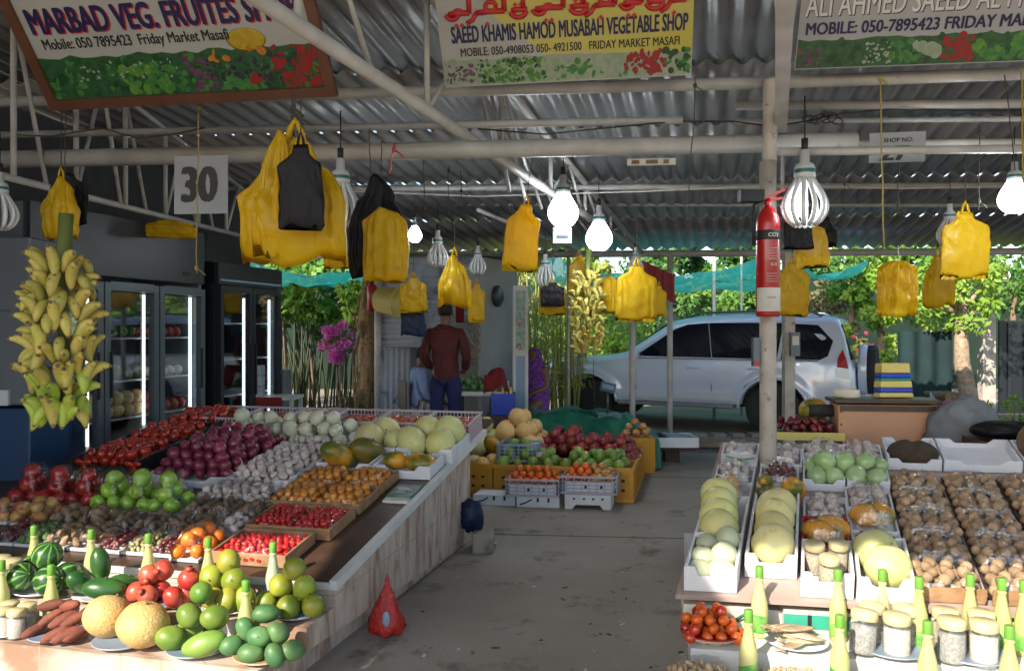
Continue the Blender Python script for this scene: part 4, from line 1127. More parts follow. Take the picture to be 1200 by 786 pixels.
for (px, z, dv, l, ro) in ((272, .058, -.04, 'small green mango at the left of the tan rimmed plate', (0, 0, .5)), (294, .055, -.085, 'bright green oval mango at the front left of the tan rimmed plate', (0, 0, 0)), (322, .055, -.085, 'pale round mango at the front of the tan rimmed plate', (0, 1.2, 0)), (343, .058, -.03, 'dark small mango at the right of the tan rimmed plate', (0, .3, .8)),
                          (305, .058, .02, 'small mango at the back of the tan rimmed plate', (0, .5, 1)), (289, .122, -.02, 'bluish small mango on the left of the second tier', (0, 1.0, .5)), (304, .112, -.06, 'round small mango at the front of the second tier', (1.2, .2, 0)), (326, .120, -.02, 'small mango on the right of the second tier', (0, .7, .3)), (312, .178, .02, 'small green mango on top of the tan rimmed plate', (0, .1, .4))):
    pf('small_mango', px, 1, z, dv, l, 'mango', ro, 1.0, G, 'small_mango')
G = 'sweet potatoes heaped on the plate'
sp = [(40, .045, -.06, .9), (52, .045, -.02, .7), (64, .045, -.08, .5), (78, .045, -.07, .6), (90, .045, -.05, .8), (98, .045, -.02, .5), (60, .088, -.01, .6), (74, .092, -.03, .8), (88, .095, -.02, .55), (60, .125, .03, .2), (82, .135, .02, -.4)]
for i, (px, z, dv, a) in enumerate(sp):
    pf('sweet_potato', px, 1, z, dv, 'brown sweet potato in the heap on the plate', 'sweet potato', (rnd.uniform(-.2, .2), -.35 + rnd.uniform(-.2, .2), a), rnd.uniform(.85, 1.05), G)

# bottles
def make_bottle(pale=False):
    t = thing('juice_bottle', 'bottle', 'bottle')
    b = MB(); b.lathe([(.001, 0), (.030, 0), (.034, .006), (.034, .115), (.031, .14), (.020, .185), (.0155, .215), (.0145, .222), (.0175, .226), (.0175, .231), (.0145, .234), (.0145, .245), (.001, .246)], 20); b.build('bottle_body', M['bottle_clear' if pale else 'bottle_body'], t)
    b = MB(); b.lathe([(.0345, .022), (.0352, .024), (.0352, .080), (.0345, .082)], 20, fn=lambda p, a: Vector((p.x, p.y, p.z + .012 * math.sin(a) if p.z > .05 else p.z))); b.build('label', M['bottle_label'] if not pale else M['rim_blue'], t)
    b = MB(); b.lathe([(.0162, .238), (.0168, .24), (.0165, .279), (.015, .283), (.001, .284)], 18, fn=lambda p, a: p); b.build('cap', M['bottle_cap'], t)
    KIDS[t.name] = list(t.children); return t
B0 = make_bottle(); B1 = make_bottle(True)
first = [True]
def bottle(p, label, pale=False, sc=1.0, group='lemon juice bottles'):
    s = B1 if pale else B0
    if s.get('used'):
        c = s.copy(); COL.objects.link(c)
        for ch in KIDS[s.name]:
            k = ch.copy(); COL.objects.link(k); k.parent = c
    else: c = s; s['used'] = 1
    c.location = p; c.rotation_euler = (0, 0, rnd.uniform(0, 6)); c.scale = (sc,) * 3; c['label'] = label; c['group'] = group
    return c
for (px, row, dv, l) in ((40, 2, .105, 'yellow green juice bottle behind the top striped watermelon'), (107, 2, .105, 'yellow green juice bottle behind the dark green melons'), (174, 2, .10, 'yellow green juice bottle behind the pomegranates'), (244, 2, .10, 'yellow green juice bottle behind the left sweet limes'), (60, 1, .09, 'yellow green juice bottle behind the sweet potatoes'), (2, 1, .09, 'yellow green juice bottle at the left edge behind the jars')):
    bottle(lp(px, row, 0, dv), l)
bottle(lp(288, 1, 0, .075), 'pale green juice bottle behind the small green mangoes', sc=1.02)
bottle(lp(320, 2, 0, .10), 'pale clear bottle with blue label between the sweet limes', True)
# jars
def make_jar(fill):
    t = thing('spice_jar', 'jar', 'jar')
    b = MB(); b.lathe([(.001, .004), (.046, .004), (.047, .01), (.047, .108), (.001, .110)], 22); b.build('grain_fill', M[fill], t)
    b = MB(); b.lathe([(.001, 0), (.048, 0), (.052, .006), (.052, .118), (.046, .132), (.044, .140)], 24); b.build('glass_body', M['jar_glass'], t)
    b = MB(); b.lathe([(.049, .130), (.0505, .132), (.0505, .160), (.047, .165), (.001, .166)], 28, fn=lambda p, a: Vector((p.x * (1 + .008 * math.cos(14 * a)), p.y * (1 + .008 * math.cos(14 * a)), p.z))); b.build('lid', M['jar_lid'], t)
    KIDS[t.name] = list(t.children); return t
JP = {k: make_jar(k) for k in ('jar_fill', 'jar_fill_white', 'jar_fill_grey')}
def jar(p, fill, label, sc=1.0, rot=None, group='spice jars with cream lids'):
    s = JP[fill]
    if s.get('used'):
        c = s.copy(); COL.objects.link(c)
        for ch in KIDS[s.name]:
            k = ch.copy(); COL.objects.link(k); k.parent = c
    else: c = s; s['used'] = 1
    c.location = p; c.rotation_euler = rot or (0, 0, rnd.uniform(0, 6)); c.scale = (sc,) * 3; c['label'] = label; c['group'] = group
for (px, row, z, dv, f, l, sc) in ((4, 1, .006, -.045, 'jar_fill_white', 'leftmost front jar on the lower left plate', .72), (19, 1, .006, -.055, 'jar_fill_white', 'white grain jar at the front of the lower left plate', .74), (12, 1, .006, .02, 'jar_fill', 'back left jar on the lower left plate', .74), (32, 1, .006, .01, 'jar_fill', 'grain jar at the right of the lower left plate', .76),
                               (0, 2, .0, .0, 'jar_fill_grey', 'jar at the left edge beside the watermelons', .95), (12, 2, .0, -.06, 'jar_fill_grey', 'large jar of pale grain left of the striped watermelons', 1.0)):
    jar(lp(px, row, z, dv), f, l, sc)

# =================================================================== RIGHT DISPLAY
def fcr(u0, v0, w, d, h, label): return crate(RT, u0, v0, w, d, h, 'foam', label, th=.014)
fcr(0, 0, .225, .33, .115, 'front left white foam box holding white melons')
fcr(0, .345, .225, .46, .115, 'white foam box of pale melons behind the white melon box')
fcr(.245, .15, .225, .52, .115, 'white foam box of four pale melons left of the jars')
fcr(.485, 0, .215, .33, .115, 'front white foam box holding three spice jars')
fcr(.71, -.02, .225, .40, .115, 'front white foam box holding two large pale melons')
for (u, v, w, s, l) in ((.06, .07, .06, .9, 'small white melon at the front left of the front box'), (.15, .06, .07, .9, 'white melon at the front right of the front box'), (.06, .17, .075, .9, 'white melon in the middle left of the front box'), (.155, .16, .095, 1.0, 'greenish white melon on the right of the front box'), (.07, .26, .09, .9, 'white melon at the back left of the front box'), (.16, .27, .12, .9, 'green tinged white melon on top at the back of the front box')):
    single('white_melon', RT.p(u, v, w), l, 'melon', None, s, 'white melons in the front box', 'white_melon')
for k in range(4):
    single('honeydew', RT.p(.105 - .01 * k, .42 + .105 * k, .105 + .012 * k), ORD[k] + ' pale melon from the front in the left melon box', 'melon', None, .90, 'pale melons in the left box', 'melon')
    single('honeydew', RT.p(.36, .27 + .115 * k, .105 + .01 * k), ORD[k] + ' pale melon from the front in the melon box before the pillar', 'melon', None, .92, 'pale melons before the pillar', 'melon')
single('honeydew', RT.p(.84, .12, .10), 'front large pale melon in the box beside the dried limes', 'melon', (0, .2, .4), .95, 'large pale melons beside the dried limes', 'melon')
single('honeydew', RT.p(.80, .25, .11), 'rear large pale melon in the box beside the dried limes', 'melon', (0, .1, .9), .97, 'large pale melons beside the dried limes', 'melon')
for (u, v, l) in ((.60, .075, 'front spice jar with cream lid in the foam box'), (.54, .20, 'left rear spice jar in the foam box'), (.64, .22, 'right rear spice jar in the foam box')):
    jar(RT.p(u, v, .017), 'jar_fill', l, .85, RT.rot)
# wrapped trays behind
crate(RT, .485, .35, .215, .34, .07, 'red_paint', 'red box holding a wrapped yellow squash', dip=False)
crate(RT, .71, .39, .225, .18, .05, 'foam', 'white foam tray of dark dates behind the large pale melons', dip=False)
pack(RT, .82, .48, .2, .16, 'date', .016, 'wrapped dark dates behind the large pale melons', 2, tray=None, w0=.016, part='date')
def wrapped_single(frame, u, v, w, d, item, label, n, sc, part, extra=None, h=.12):
    t = thing('wrapped_pack', label, 'fruit pack', frame.p(u, v, .018), frame.rot)
    for k in range(n):
        inst(part, item, t, ((k - (n - 1) / 2) * w * .36, (.1 if k % 2 else -.12) * d, .062), (rnd.uniform(-.3, .3), rnd.uniform(-.3, .3), rnd.uniform(-.5, .5)), sc)
    put('film', film_mesh(w, d, h, rnd.uniform(0, 30), 'film_bag'), t)
    return t
wrapped_single(RT, .595, .52, .19, .30, 'yellow_squash', 'wrapped yellow squash in the red box', 2, .9, 'yellow_squash', h=.13)
crate(RT, .71, .58, .225, .28, .05, 'foam', 'white foam tray of wrapped yellow squash beside the dried limes', dip=False)
wrapped_single(RT, .82, .72, .2, .25, 'yellow_squash', 'wrapped yellow squash beside the dried limes', 2, .9, 'yellow_squash', h=.13)
for (u, v, w, d, l, it, r, ly, nm) in ((.60, .84, .2, .28, 'clear bag of pale mushrooms behind the yellow squash', 'garlic', .027, 2, 'mushroom'), (.82, 1.01, .21, .26, 'clear bag of pale mushrooms below the green gourds', 'garlic', .027, 2, 'mushroom'),
                                       (.11, .99, .2, .28, 'clear bag of tan wrapped fruit behind the left melon box', 'cantaloupe', .055, 1, 'tan_fruit'), (.11, 1.29, .2, .26, 'clear bag of pale pears behind the tan fruit', 'garlic', .03, 2, 'pale_pear'),
                                       (.355, 1.30, .2, .28, 'clear bag of dark red grapes behind the pillar', 'date', .02, 3, 'grape'), (.11, 1.72, .2, .20, 'plain clear bag at the far left corner of the display', 'garlic', .03, 1, 'pale_pear'),
                                       (.36, 1.60, .22, .26, 'plain clear bag of pale produce behind the dark red grapes', 'garlic', .03, 2, 'pale_pear'), (.60, 1.70, .22, .28, 'clear bag of pale produce behind the left green gourds', 'garlic', .028, 2, 'pale_pear'), (.83, 1.70, .20, .30, 'clear bag of pinkish produce behind the right green gourds', 'garlic', .026, 2, 'pale_pear')):
    crate(RT, u - w / 2 - .01, v - d / 2 - .01, w + .02, d + .02, .05, 'foam', 'white foam tray under the ' + l, dip=False, name='foam_tray')
    pack(RT, u, v, w - .01, d - .01, it, r, l, ly, tray=None, w0=.016, part=nm, film='film_bag', scale=.55 if it == 'cantaloupe' else 1.0)
fcr(.245, .70, .225, .42, .10, 'white foam box around the pillar with ripe papayas')
for (it, u, v, w, l, s) in (('papaya', .44, .98, .095, 'yellow green papaya right of the pillar', .75), ('dark_papaya', .29, .92, .09, 'dark green papaya left of the pillar', .6), ('papaya', .29, 1.05, .10, 'small orange papaya behind the dark green papaya', .5)):
    single(it, RT.p(u, v, w), l, 'papaya', (.4, .3, .9), s, None, 'papaya')
# emblem card on the far left tray
t = thing('printed_card', 'white carton flap with green and yellow emblem at the far left of the display', 'carton flap', RT.p(.02, 1.47, .06), RT.rot)
q = MB(); q.box((.10, .03, .0), (.205, .16, .004)); q.build('card', M['white_paint'], t)
q = MB()
for (x, y, a) in ((.06, .05, .5), (.14, .05, -.5)): q.box((x, y, .004), (.10, .014, .002), (0, 0, -a))
q.box((.10, .02, .004), (.05, .05, .002), (0, 0, .78)); q.build('green_emblem', M['green_card'], t)
q = MB(); q.box((.075, .02, .0065), (.02, .04, .002)); q.box((.125, .02, .0065), (.02, .04, .002)); q.build('yellow_emblem', M['sign_yellow'], t)
# green gourds
crate(RT, .485, 1.18, .225, .34, .07, 'foam', 'left white foam box of pale green gourds'); crate(RT, .72, 1.18, .225, .34, .07, 'foam', 'right white foam box of pale green gourds')
for (u, v, w, l) in ((.56, 1.25, .06, 'green gourd at the front left of the left gourd box'), (.65, 1.26, .06, 'green gourd at the front right of the left gourd box'), (.55, 1.40, .07, 'green gourd at the back left of the left gourd box'), (.66, 1.40, .07, 'green gourd at the back right of the left gourd box'), (.60, 1.32, .13, 'bright green gourd on top of the left gourd box'),
                     (.77, 1.25, .06, 'pale gourd at the front left of the right gourd box'), (.88, 1.25, .06, 'pale gourd at the front right of the right gourd box'), (.78, 1.40, .07, 'green gourd at the back left of the right gourd box'), (.90, 1.40, .08, 'pale gourd at the back right of the right gourd box'), (.82, 1.32, .135, 'large pale gourd on top of the right gourd box'), (.71, 1.35, .11, 'dark green gourd between the two gourd boxes')):
    single('gourd', RT.p(u, v, w), l, 'gourd', None, rnd.uniform(.9, 1.15), 'pale green gourds', 'gourd')
# dried lime bags, three columns
for c in range(3):
    for k in range(5):
        u = 1.085 + .285 * c; v = .17 + .272 * k
        pack(RT, u, v, .265, .262, 'dried_lime', .025, ORD[k] + ' bag of dried limes from the front in the ' + ['left', 'middle', 'right'][c] + ' column', 2, cat='dried lime bag', tray='black_plastic', part='dried_lime', film='film_bag', group='clear bags of dried limes', zf=1.25, maxn=70, name='dried_lime_bag')
for c in range(3):
    q = MB(); q.fn = RT.sk; q.box((.13, .005, .022), (.262, .012, .062)); tag(q.build('wooden_board', M['wood_crate'], None, RT.p(.955 + .285 * c, .018, .012), RT.rot), ['left', 'middle', 'right'][c] + ' wooden board fronting the dried lime bags', 'board', 'wooden boards fronting the dried limes')
# white foam trays at the far right with dark wicker thing
crate(RT, .96, 1.55, .30, .40, .07, 'foam', 'white foam tray holding a dark wicker basket', th=.016)
crate(RT, 1.27, 1.55, .42, .40, .07, 'foam', 'empty white foam tray behind the dried limes', th=.016)
crate(RT, 1.70, 1.55, .40, .40, .07, 'foam', 'white foam tray under the brown jug at the right edge', th=.016)
b = MB(); b.ball((0, 0, .045), (.145, .10, .085), 22, 12, lambda p: Vector((p.x, p.y, max(p.z, -.04) * (1 - .25 * math.exp(-(p.x / .02) ** 2)))))
tag(b.build('wicker_basket', M['clay_dark'], None, RT.p(1.11, 1.66, .02), RT.rot), 'dark brown upturned wicker basket in the left foam tray', 'basket')
b = MB(); b.lathe([(.001, -.16), (.10, -.15), (.15, -.05), (.15, .05), (.10, .13), (.05, .16), (.045, .20), (.001, .2)], 24)
b.mi = 1; b.lathe([(.055, -.158), (.085, -.156), (.085, -.166), (.055, -.166)], 20)
tag(b.build('clay_jug', [M['clay'], M['rubber']], None, RT.p(1.86, 1.66, .17), (R(70), R(-20), R(25))), 'large brown jug lying on its side at the right edge', 'jug')

# ------------------------------------------------------------------ right steps: bowl, fish, shrimp, jars, bottles
def rp(px, z, v): return R0.p(u_for(R0, px, v), v, z)
ZU, ZL = .206, .121
plate(rp(833, ZU, -.13), .128, 'red rimmed bowl piled with orange red tomatoes', 'cream_card', .035, 'bowl', 'bowl', 'red_paint')
p0 = rp(833, ZU, -.13)
for i, (x, y, z) in enumerate(heap(.23, .21, .024, 4, .3, .8, 1.2)):
    o = single('tangerine' if i % 4 else 'tomato', p0 + Vector((x, y, z + .012)), 'small orange red tomato heaped in the red rimmed bowl', 'tomato', None, .65, 'small tomatoes in the red rimmed bowl', 'small_tomato')
plate(rp(933, ZU, -.13), .128, 'white plate of dried fish in front of the green printed carton')
p0 = rp(933, ZU, -.13)
for i in range(8):
    single('dried_fish', p0 + Vector((rnd.uniform(-.04, .04), rnd.uniform(-.05, .05), .022 + .007 * i)), 'dried fish on the white plate behind the juice bottles', 'dried fish', (rnd.uniform(-.12, .12), rnd.uniform(-.1, .1), rnd.uniform(-.7, .7)), 1.0, 'dried fish on the plate')
plate(rp(1045, ZU, -.14), .135, 'white plate with blue rim under the left spice jars', rim='rim_blue')
plate(rp(1137, ZU, -.15), .135, 'white plate with blue rim under the right spice jars', rim='rim_blue')
for (px, z, v, f, l, s, ro) in ((1010, .006, -.19, 'jar_fill_grey', 'tilted jar of dark grey grain on the left jar plate', 1.02, (.05, .12, 1)), (1051, .006, -.205, 'jar_fill_white', 'jar of speckled white grain on the left jar plate', 1.02, None), (1022, .006, -.08, 'jar_fill_white', 'rear left jar on the left jar plate', 1.0, None), (1062, .006, -.085, 'jar_fill', 'rear right jar on the left jar plate', 1.0, None),
                              (1115, .006, -.215, 'jar_fill_grey', 'jar of silver grey grain on the right jar plate', 1.02, None), (1153, .006, -.225, 'jar_fill_white', 'jar of white rice grain on the right jar plate', 1.02, None), (1108, .006, -.10, 'jar_fill', 'rear left jar on the right jar plate', 1.0, None), (1150, .006, -.10, 'jar_fill', 'rear right jar on the right jar plate', 1.0, None)):
    jar(rp(px, ZU + z, v), f, l, s, ro)
for (px, z, v, l) in ((890, ZU, -.06, 'yellow juice bottle between the tomato bowl and the dried fish'), (982, ZU, -.05, 'yellow juice bottle left of the tilted grey grain jar'), (1034, ZU, -.02, 'yellow juice bottle behind the speckled white grain jar'), (1077, ZU, -.10, 'yellow juice bottle right of the left jar plate'), (1137, ZU, -.03, 'yellow juice bottle behind the two front jars of the right plate'), (1174, ZU, -.06, 'yellow juice bottle right of the white rice jar'), (1200, ZU, -.08, 'yellow juice bottle cut by the right edge on the upper step'),
                      (877, ZL + .0, -.36, 'yellow juice bottle in front of the tomato bowl'), (984, ZL, -.36, 'yellow juice bottle in front of the dried fish plate'), (1087, ZL, -.37, 'yellow juice bottle between the two jar plates on the lower step'), (1183, ZL, -.37, 'yellow juice bottle at the front right corner of the lower step')):
    bottle(rp(px, z, v), l, sc=1.04)
for (px, l) in ((820, 'clear bag of dried shrimp at the lower left of the right stall'), (930, 'clear bag of dried shrimp between two juice bottles'), (1035, 'clear bag of dried shrimp under the left jar plate')):
    f = Frame(rp(px, ZL, -.37), R0.X, R0.Y)
    pack(f, 0, 0, .26, .2, 'dried_shrimp', .018, l, 4, cat='dried shrimp bag', tray=None, part='dried_shrimp', film='film_bag', zf=.8, name='dried_shrimp_bag', maxn=100)

# red mesh bag hanging on the side of the left stall
p = at(443, 708, 4.25)
def mesh_bag(name, loc, m, label, w, h, dpt):
    b = MB()
    prof = [(0.03, 1.0), (.12, .90), (.10, .84), (.36, .66), (.66, .42), (.90, .20), (.96, .08), (.70, .005), (.2, 0)]
    n = 28; vs = []; fs = []
    for j, (rr, zz) in enumerate(prof):
        for k in range(n):
            a = 2 * math.pi * k / n; wob = 1 + .10 * math.sin(3 * a + j) + .07 * math.sin(8 * a + 2 * j)
            vs.append((rr * w / 2 * math.cos(a) * wob, rr * dpt / 2 * math.sin(a) * wob, zz * h + .012 * math.sin(5 * a) * (1 - zz)))
    for j in range(len(prof) - 1):
        for k in range(n): fs.append((j * n + k, j * n + (k + 1) % n, (j + 1) * n + (k + 1) % n, (j + 1) * n + k))
    b.add(vs, fs, True)
    return b.build(name, M[m], None, loc)
M['red_net'] = mat('red_net', (.50, .02, .015), .5, (.34, .02, .02), 26, .8, 60, dirt=((.55, .33, .12), 30, .60))
o = tag(mesh_bag('net_bag', Vector((-.615, 3.99, .004)), 'red_net', '', .19, .29, .14), None, 'net bag')
o['label'] = 'red net bag with blue patch leaning on the marble side of the stall'
q = MB(); q.ball((.005, -.06, .09), (.020, .010, .038), 12, 8); q.build('blue_patch', M['rim_blue'], o)
# =================================================================== CENTRE DISPLAY ON THE FLOOR
o_ = on(742, 589, 0)
CT = Frame(o_, (.99, -.14, 0), (.225, .974, 0))
def slat_crate(u0, v0, w, d, h, m, label, group=None, name='plastic_crate', w0=0.0):
    t = thing(name, label, 'crate', CT.p(u0, v0, w0), CT.rot, group)
    q = MB(); q.fn = CT.sk; th = .012
    for (c, s) in (((w / 2, th / 2, h / 2), (w, th, h)), ((w / 2, d - th / 2, h / 2), (w, th, h)), ((th / 2, d / 2, h / 2), (th, d - 2 * th, h)), ((w - th / 2, d / 2, h / 2), (th, d - 2 * th, h)), ((w / 2, d / 2, th / 2), (w - 2 * th, d - 2 * th, th))): q.box(c, s)
    q.build('crate_shell', M[m], t)
    q = MB(); q.fn = CT.sk
    q.box((w / 2, -.006, h - .016), (w + .024, .014, .032)); q.box((w + .006, d / 2, h - .016), (.014, d, .032))
    q.box((w / 2, -.004, .02), (w, .01, .03)); q.box((w + .004, d / 2, .02), (.01, d, .03))
    q.build('crate_rim', M[m], t)
    q = MB(); q.fn = CT.sk
    for k in range(7): q.box((w * (k + .5) / 7, -.004, h * .48), (.012, .009, h * .72))
    for k in range(6): q.box((w + .004, d * (k + .5) / 6, h * .48), (.009, .012, h * .72))
    q.mi = 1
    for k in range(6):
        for z in (.35, .62): q.box((w * (k + 1) / 7, -.001, h * z), (.03, .004, .022))
    q.build('crate_rib', [M[m], M['black']], t)
    return t
YH = .30
G = 'yellow crates of the floor display'
for (u, v, l) in ((-.60, 0, 'front right yellow crate of the floor display'), (-1.22, .02, 'front middle yellow crate of the floor display'), (-1.84, .04, 'front left yellow crate beside the marble stall'), (-.60, .46, 'second yellow crate from the front on the aisle side'), (-.60, .92, 'third yellow crate from the front on the aisle side')):
    slat_crate(u, v, .60, .44, YH, 'yellow_plastic', l, G)
# low table behind carrying the heap
q = MB(); q.fn = CT.sk; q.box((-1.28, 1.02, .13), (1.24, 1.0, .26)); tag(q.build('low_platform', M['dark_wood'], None, CT.o, CT.rot), 'dark low platform under the heaped melons of the floor display', 'platform')
def cloose(u, v, w, d, item, r, layers, label, cat, group, z0, sc=1.0, name=None, pk=2.0):
    for (x, y, z) in heap(w, d, r, layers, .3, .8, 1.3, pk):
        o = put((name or item).replace('dark_pome', 'pome'), pick(item), None, CT.p(u + x, v + y, z0 + z), rot_rand(), jig(sc * rnd.uniform(.85, 1.14))); tag(o, label, cat, group)
cloose(-.33, .20, .56, .36, 'mango', .055, 2, 'green mango in the front right yellow crate', 'mango', 'green mangoes on the floor display', YH - .05, .95)
cloose(-.93, .20, .50, .34, 'mango', .055, 2, 'green mango in the front middle yellow crate', 'mango', 'green mangoes in the middle yellow crate', YH - .05, .95)
cloose(-.30, .75, .58, .56, 'dark_pomegranate', .052, 3, 'dark red pomegranate heaped on the aisle side of the floor display', 'pomegranate', 'pomegranates heaped on the floor display', YH - .05, 1.2)
cloose(-.75, 1.05, .42, .62, 'dark_pomegranate', .052, 3, 'dark red pomegranate heaped in the middle of the floor display', 'pomegranate', 'pomegranates heaped in the middle', YH - .02, 1.2)
cloose(-1.20, .95, .55, .75, 'cantaloupe', .095, 3, 'tan netted melon heaped on the floor display', 'melon', 'netted melons heaped on the floor display', YH - .03, .95, 'netted_melon')
cloose(-1.62, .95, .40, .80, 'honeydew', .10, 3, 'pale green melon heaped at the left of the floor display', 'melon', 'pale melons heaped on the floor display', YH - .03, .92, 'melon')
cloose(-1.52, .22, .55, .36, 'cantaloupe', .085, 1, 'tan melon in the front left yellow crate', 'melon', 'tan melons in the left yellow crate', YH - .12, .85, 'netted_melon')
cloose(-1.48, .48, .40, .2, 'papaya', .08, 1, 'orange papaya beside the grey blue basket', 'papaya', 'orange papayas on the floor display', YH + .04, .75)
# grey blue basket of mangoes
FB = Frame(CT.p(-1.22, .10, YH + .012), (.99, -.14, 0), (.225, .974, 0))
lattice(FB, 0, 0, .36, .28, .16, 'rim_blue', 'grey blue net basket of green mangoes on the yellow crate', n=8, name='net_basket', cat='basket', bar=.008, rim=.02)
for (x, y, z) in heap(.30, .22, .05, 2, .3, .9, 1.3):
    single('mango', FB.p(.18 + x, .14 + y, .03 + z), 'green mango in the grey blue net basket', 'mango', None, .9, 'mangoes in the grey blue basket')
# small crates and white cartons standing in front
FC = Frame(on(700, 597, 0), (.99, -.14, 0), (.225, .974, 0))
def tray_box(u0, v0, w, d, h, z, label, feet=False):
    q = MB(); q.fn = FC.sk
    if feet:
        q.prism([(0, 0), (w * .16, 0), (w * .24, h * .3), (w * .76, h * .3), (w * .84, 0), (w, 0), (w, h), (0, h)], 0, d, lambda a, b, t: (a, t, b))
    else: q.box((w / 2, d / 2, h / 2), (w, d, h))
    q.mi = 1
    for x in ((.2, .42, .62, .82) if feet else (.5, .75)): q.box((w * x, -.001, h * .72), (.018, .004, .016 if feet else .035))
    if not feet: q.tube([(w * .08, -.002, h * .25), (w * .2, -.002, h * .4), (w * .36, -.002, h * .78)], .006, 5)
    o = q.build('white_carton', [M['foam'], M['black']], None, FC.p(u0, v0, z), FC.rot)
    return tag(o, label, 'carton', 'white cartons at the foot of the floor display')
tray_box(-.27, 0, .38, .26, .12, 0, 'white foam carton with notched foot, right of the floor cartons', True)
tray_box(-.68, .02, .36, .26, .085, 0, 'middle white printed carton on the floor')
tray_box(-1.06, .05, .36, .26, .085, 0, 'left white printed carton on the floor near the marble stall')
for (u0, l, li, it, it2) in ((-.78, 'lilac net crate of oranges at the foot of the yellow crates', .088, 'tangerine', 'tangerine'), (-.30, 'lilac net crate with a white tray of red and yellow fruit', .124, 'tangerine', 'pear')):
    F2 = Frame(FC.p(u0, -.02 + .02, li), (.99, -.14, 0), (.225, .974, 0))
    lattice(F2, 0, .0, .46, .27, .15, 'lilac_plastic', l, n=7, bar=.007, rim=.016)
    q = MB(); q.fn = F2.sk; q.box((.23, .135, .055), (.40, .22, .08)); q.mi = 1
    for x in (.20, .33): q.box((x, .023, .06), (.02, .004, .035))
    tag(q.build('white_carton', [M['foam'], M['black']], None, F2.p(0, .0, 0), F2.rot), 'white printed carton inside the ' + ('left' if u0 < -.5 else 'right') + ' lilac net crate', 'carton')
    for (x, y, z) in heap(.42, .23, .034, 3, .3, .9, 1.2):
        itx = it if (u0 < -.5 or x < .02) else it2
        lab = 'orange in the left lilac net crate' if u0 < -.5 else ('orange in the right lilac net crate' if itx == 'tangerine' else 'yellow fruit at the right of the right lilac net crate')
        single(itx, F2.p(.23 + x, .135 + y, .095 + z), lab, 'orange' if itx == 'tangerine' else 'pear', None, .92, lab.replace('orange', 'oranges').replace('yellow fruit', 'yellow fruits'), 'orange' if itx == 'tangerine' else 'pear')
# white mesh tied sticker on the orange nets
q = MB(); q.box((0, 0, 0), (.05, .004, .05), (.6, 0, .3)); tag(q.build('price_tag', M['paper'], None, CT.p(-.80, -.06, .41)), 'small white paper tag on the oranges in the left lilac crate', 'price tag')
# green tarp over the rear of the display
from mathutils import noise as MN
tb_ = MB()
ta, tb2, tc2, td = at(556, 492, 8.35), at(776, 500, 8.6), at(772, 492, 9.6), at(600, 474, 9.9)
def tarp(s, t):
    p = (ta.lerp(tb2, s)).lerp(td.lerp(tc2, s), t)
    e = min(1, 5 * min(s, 1 - s)) * min(1, 4 * min(t, 1 - t))
    z = .28 + e * (.19 + .08 * math.sin(s * 3.2)) + .07 * MN.noise(Vector((s * 5, t * 4, .3))) * (.4 + e) + .035 * (abs(MN.noise(Vector((s * 11 + t * 4, t * 6, 2)))) * -2 + .5) * e + .012 * math.sin(30 * s + 18 * t + 5 * MN.noise(Vector((s * 4, t * 4, 1)))) * e
    return (p.x, p.y, max(z if e > .02 else z - .28, .02))
tb_.grid(tarp, 70, 34)
o = tb_.build('green_tarp', M['tarp'], None, fix=False); tag(o, 'crumpled dark green tarp thrown over the back of the floor display', 'tarp')
md = o.modifiers.new('t', 'SOLIDIFY'); md.thickness = .006
# yellow lemons bag and white tray with bottles on a stand
p = at(745, 505, 8.6)
for (x, y, z) in heap(.30, .24, .045, 3, .3, .9, 1.2):
    single('pear', Vector((p.x + x, p.y + y, .36 + z)), 'pale yellow lemon heaped at the rear corner of the floor display', 'lemon', None, 1.1, 'lemons heaped at the rear corner', 'lemon')
q = MB(); q.box((p.x, p.y, .18), (.36, .3, .36)); tag(q.build('yellow_box', M['yellow_plastic']), 'yellow box under the heaped lemons at the rear corner', 'box')
p = at(786, 525, 9.2)
t = thing('low_stand', 'low dark stand with one post under the white tray of bottles', 'stand', (p.x, p.y, 0))
q = MB(); q.box((0, 0, .165), (.50, .40, .03)); q.build('stand_top', M['dark_wood'], t)
q = MB(); q.box((0, 0, .075), (.16, .20, .15)); q.build('stand_leg', M['dark_wood'], t)
q = MB(); w, d, h = .54, .42, .11
for (c, s) in (((0, -d / 2, h / 2), (w, .014, h)), ((0, d / 2, h / 2), (w, .014, h)), ((-w / 2 + .007, 0, h / 2), (.014, d - .015, h)), ((w / 2 - .007, 0, h / 2), (.014, d - .015, h)), ((0, 0, .006), (w - .03, d - .016, .012))): q.box(c, s)
tag(q.build('foam_tray', M['foam'], None, (p.x, p.y, .182)), 'white foam tray of pale blue packets on the low dark stand', 'tray')
q = MB(); q.ball((0, 0, 0), (.11, .09, .05), 14, 8, nfn(.2, 3, 3)); tag(q.build('dark_cloth', M['black'], None, (p.x - .16, p.y, .27)), 'dark green bundle at the left of the white foam tray', 'bundle')
for k in range(6):
    q = MB(); q.box((0, 0, 0), (.05, .30, .04)); bevel(tag(q.build('packet', M['rim_blue'], None, (p.x - .02 + .048 * k, p.y, .275 - .004 * k), (.12, .2, .1)), 'pale blue packet lying in the white foam tray', 'packet', 'pale blue packets in the white foam tray'), .01)

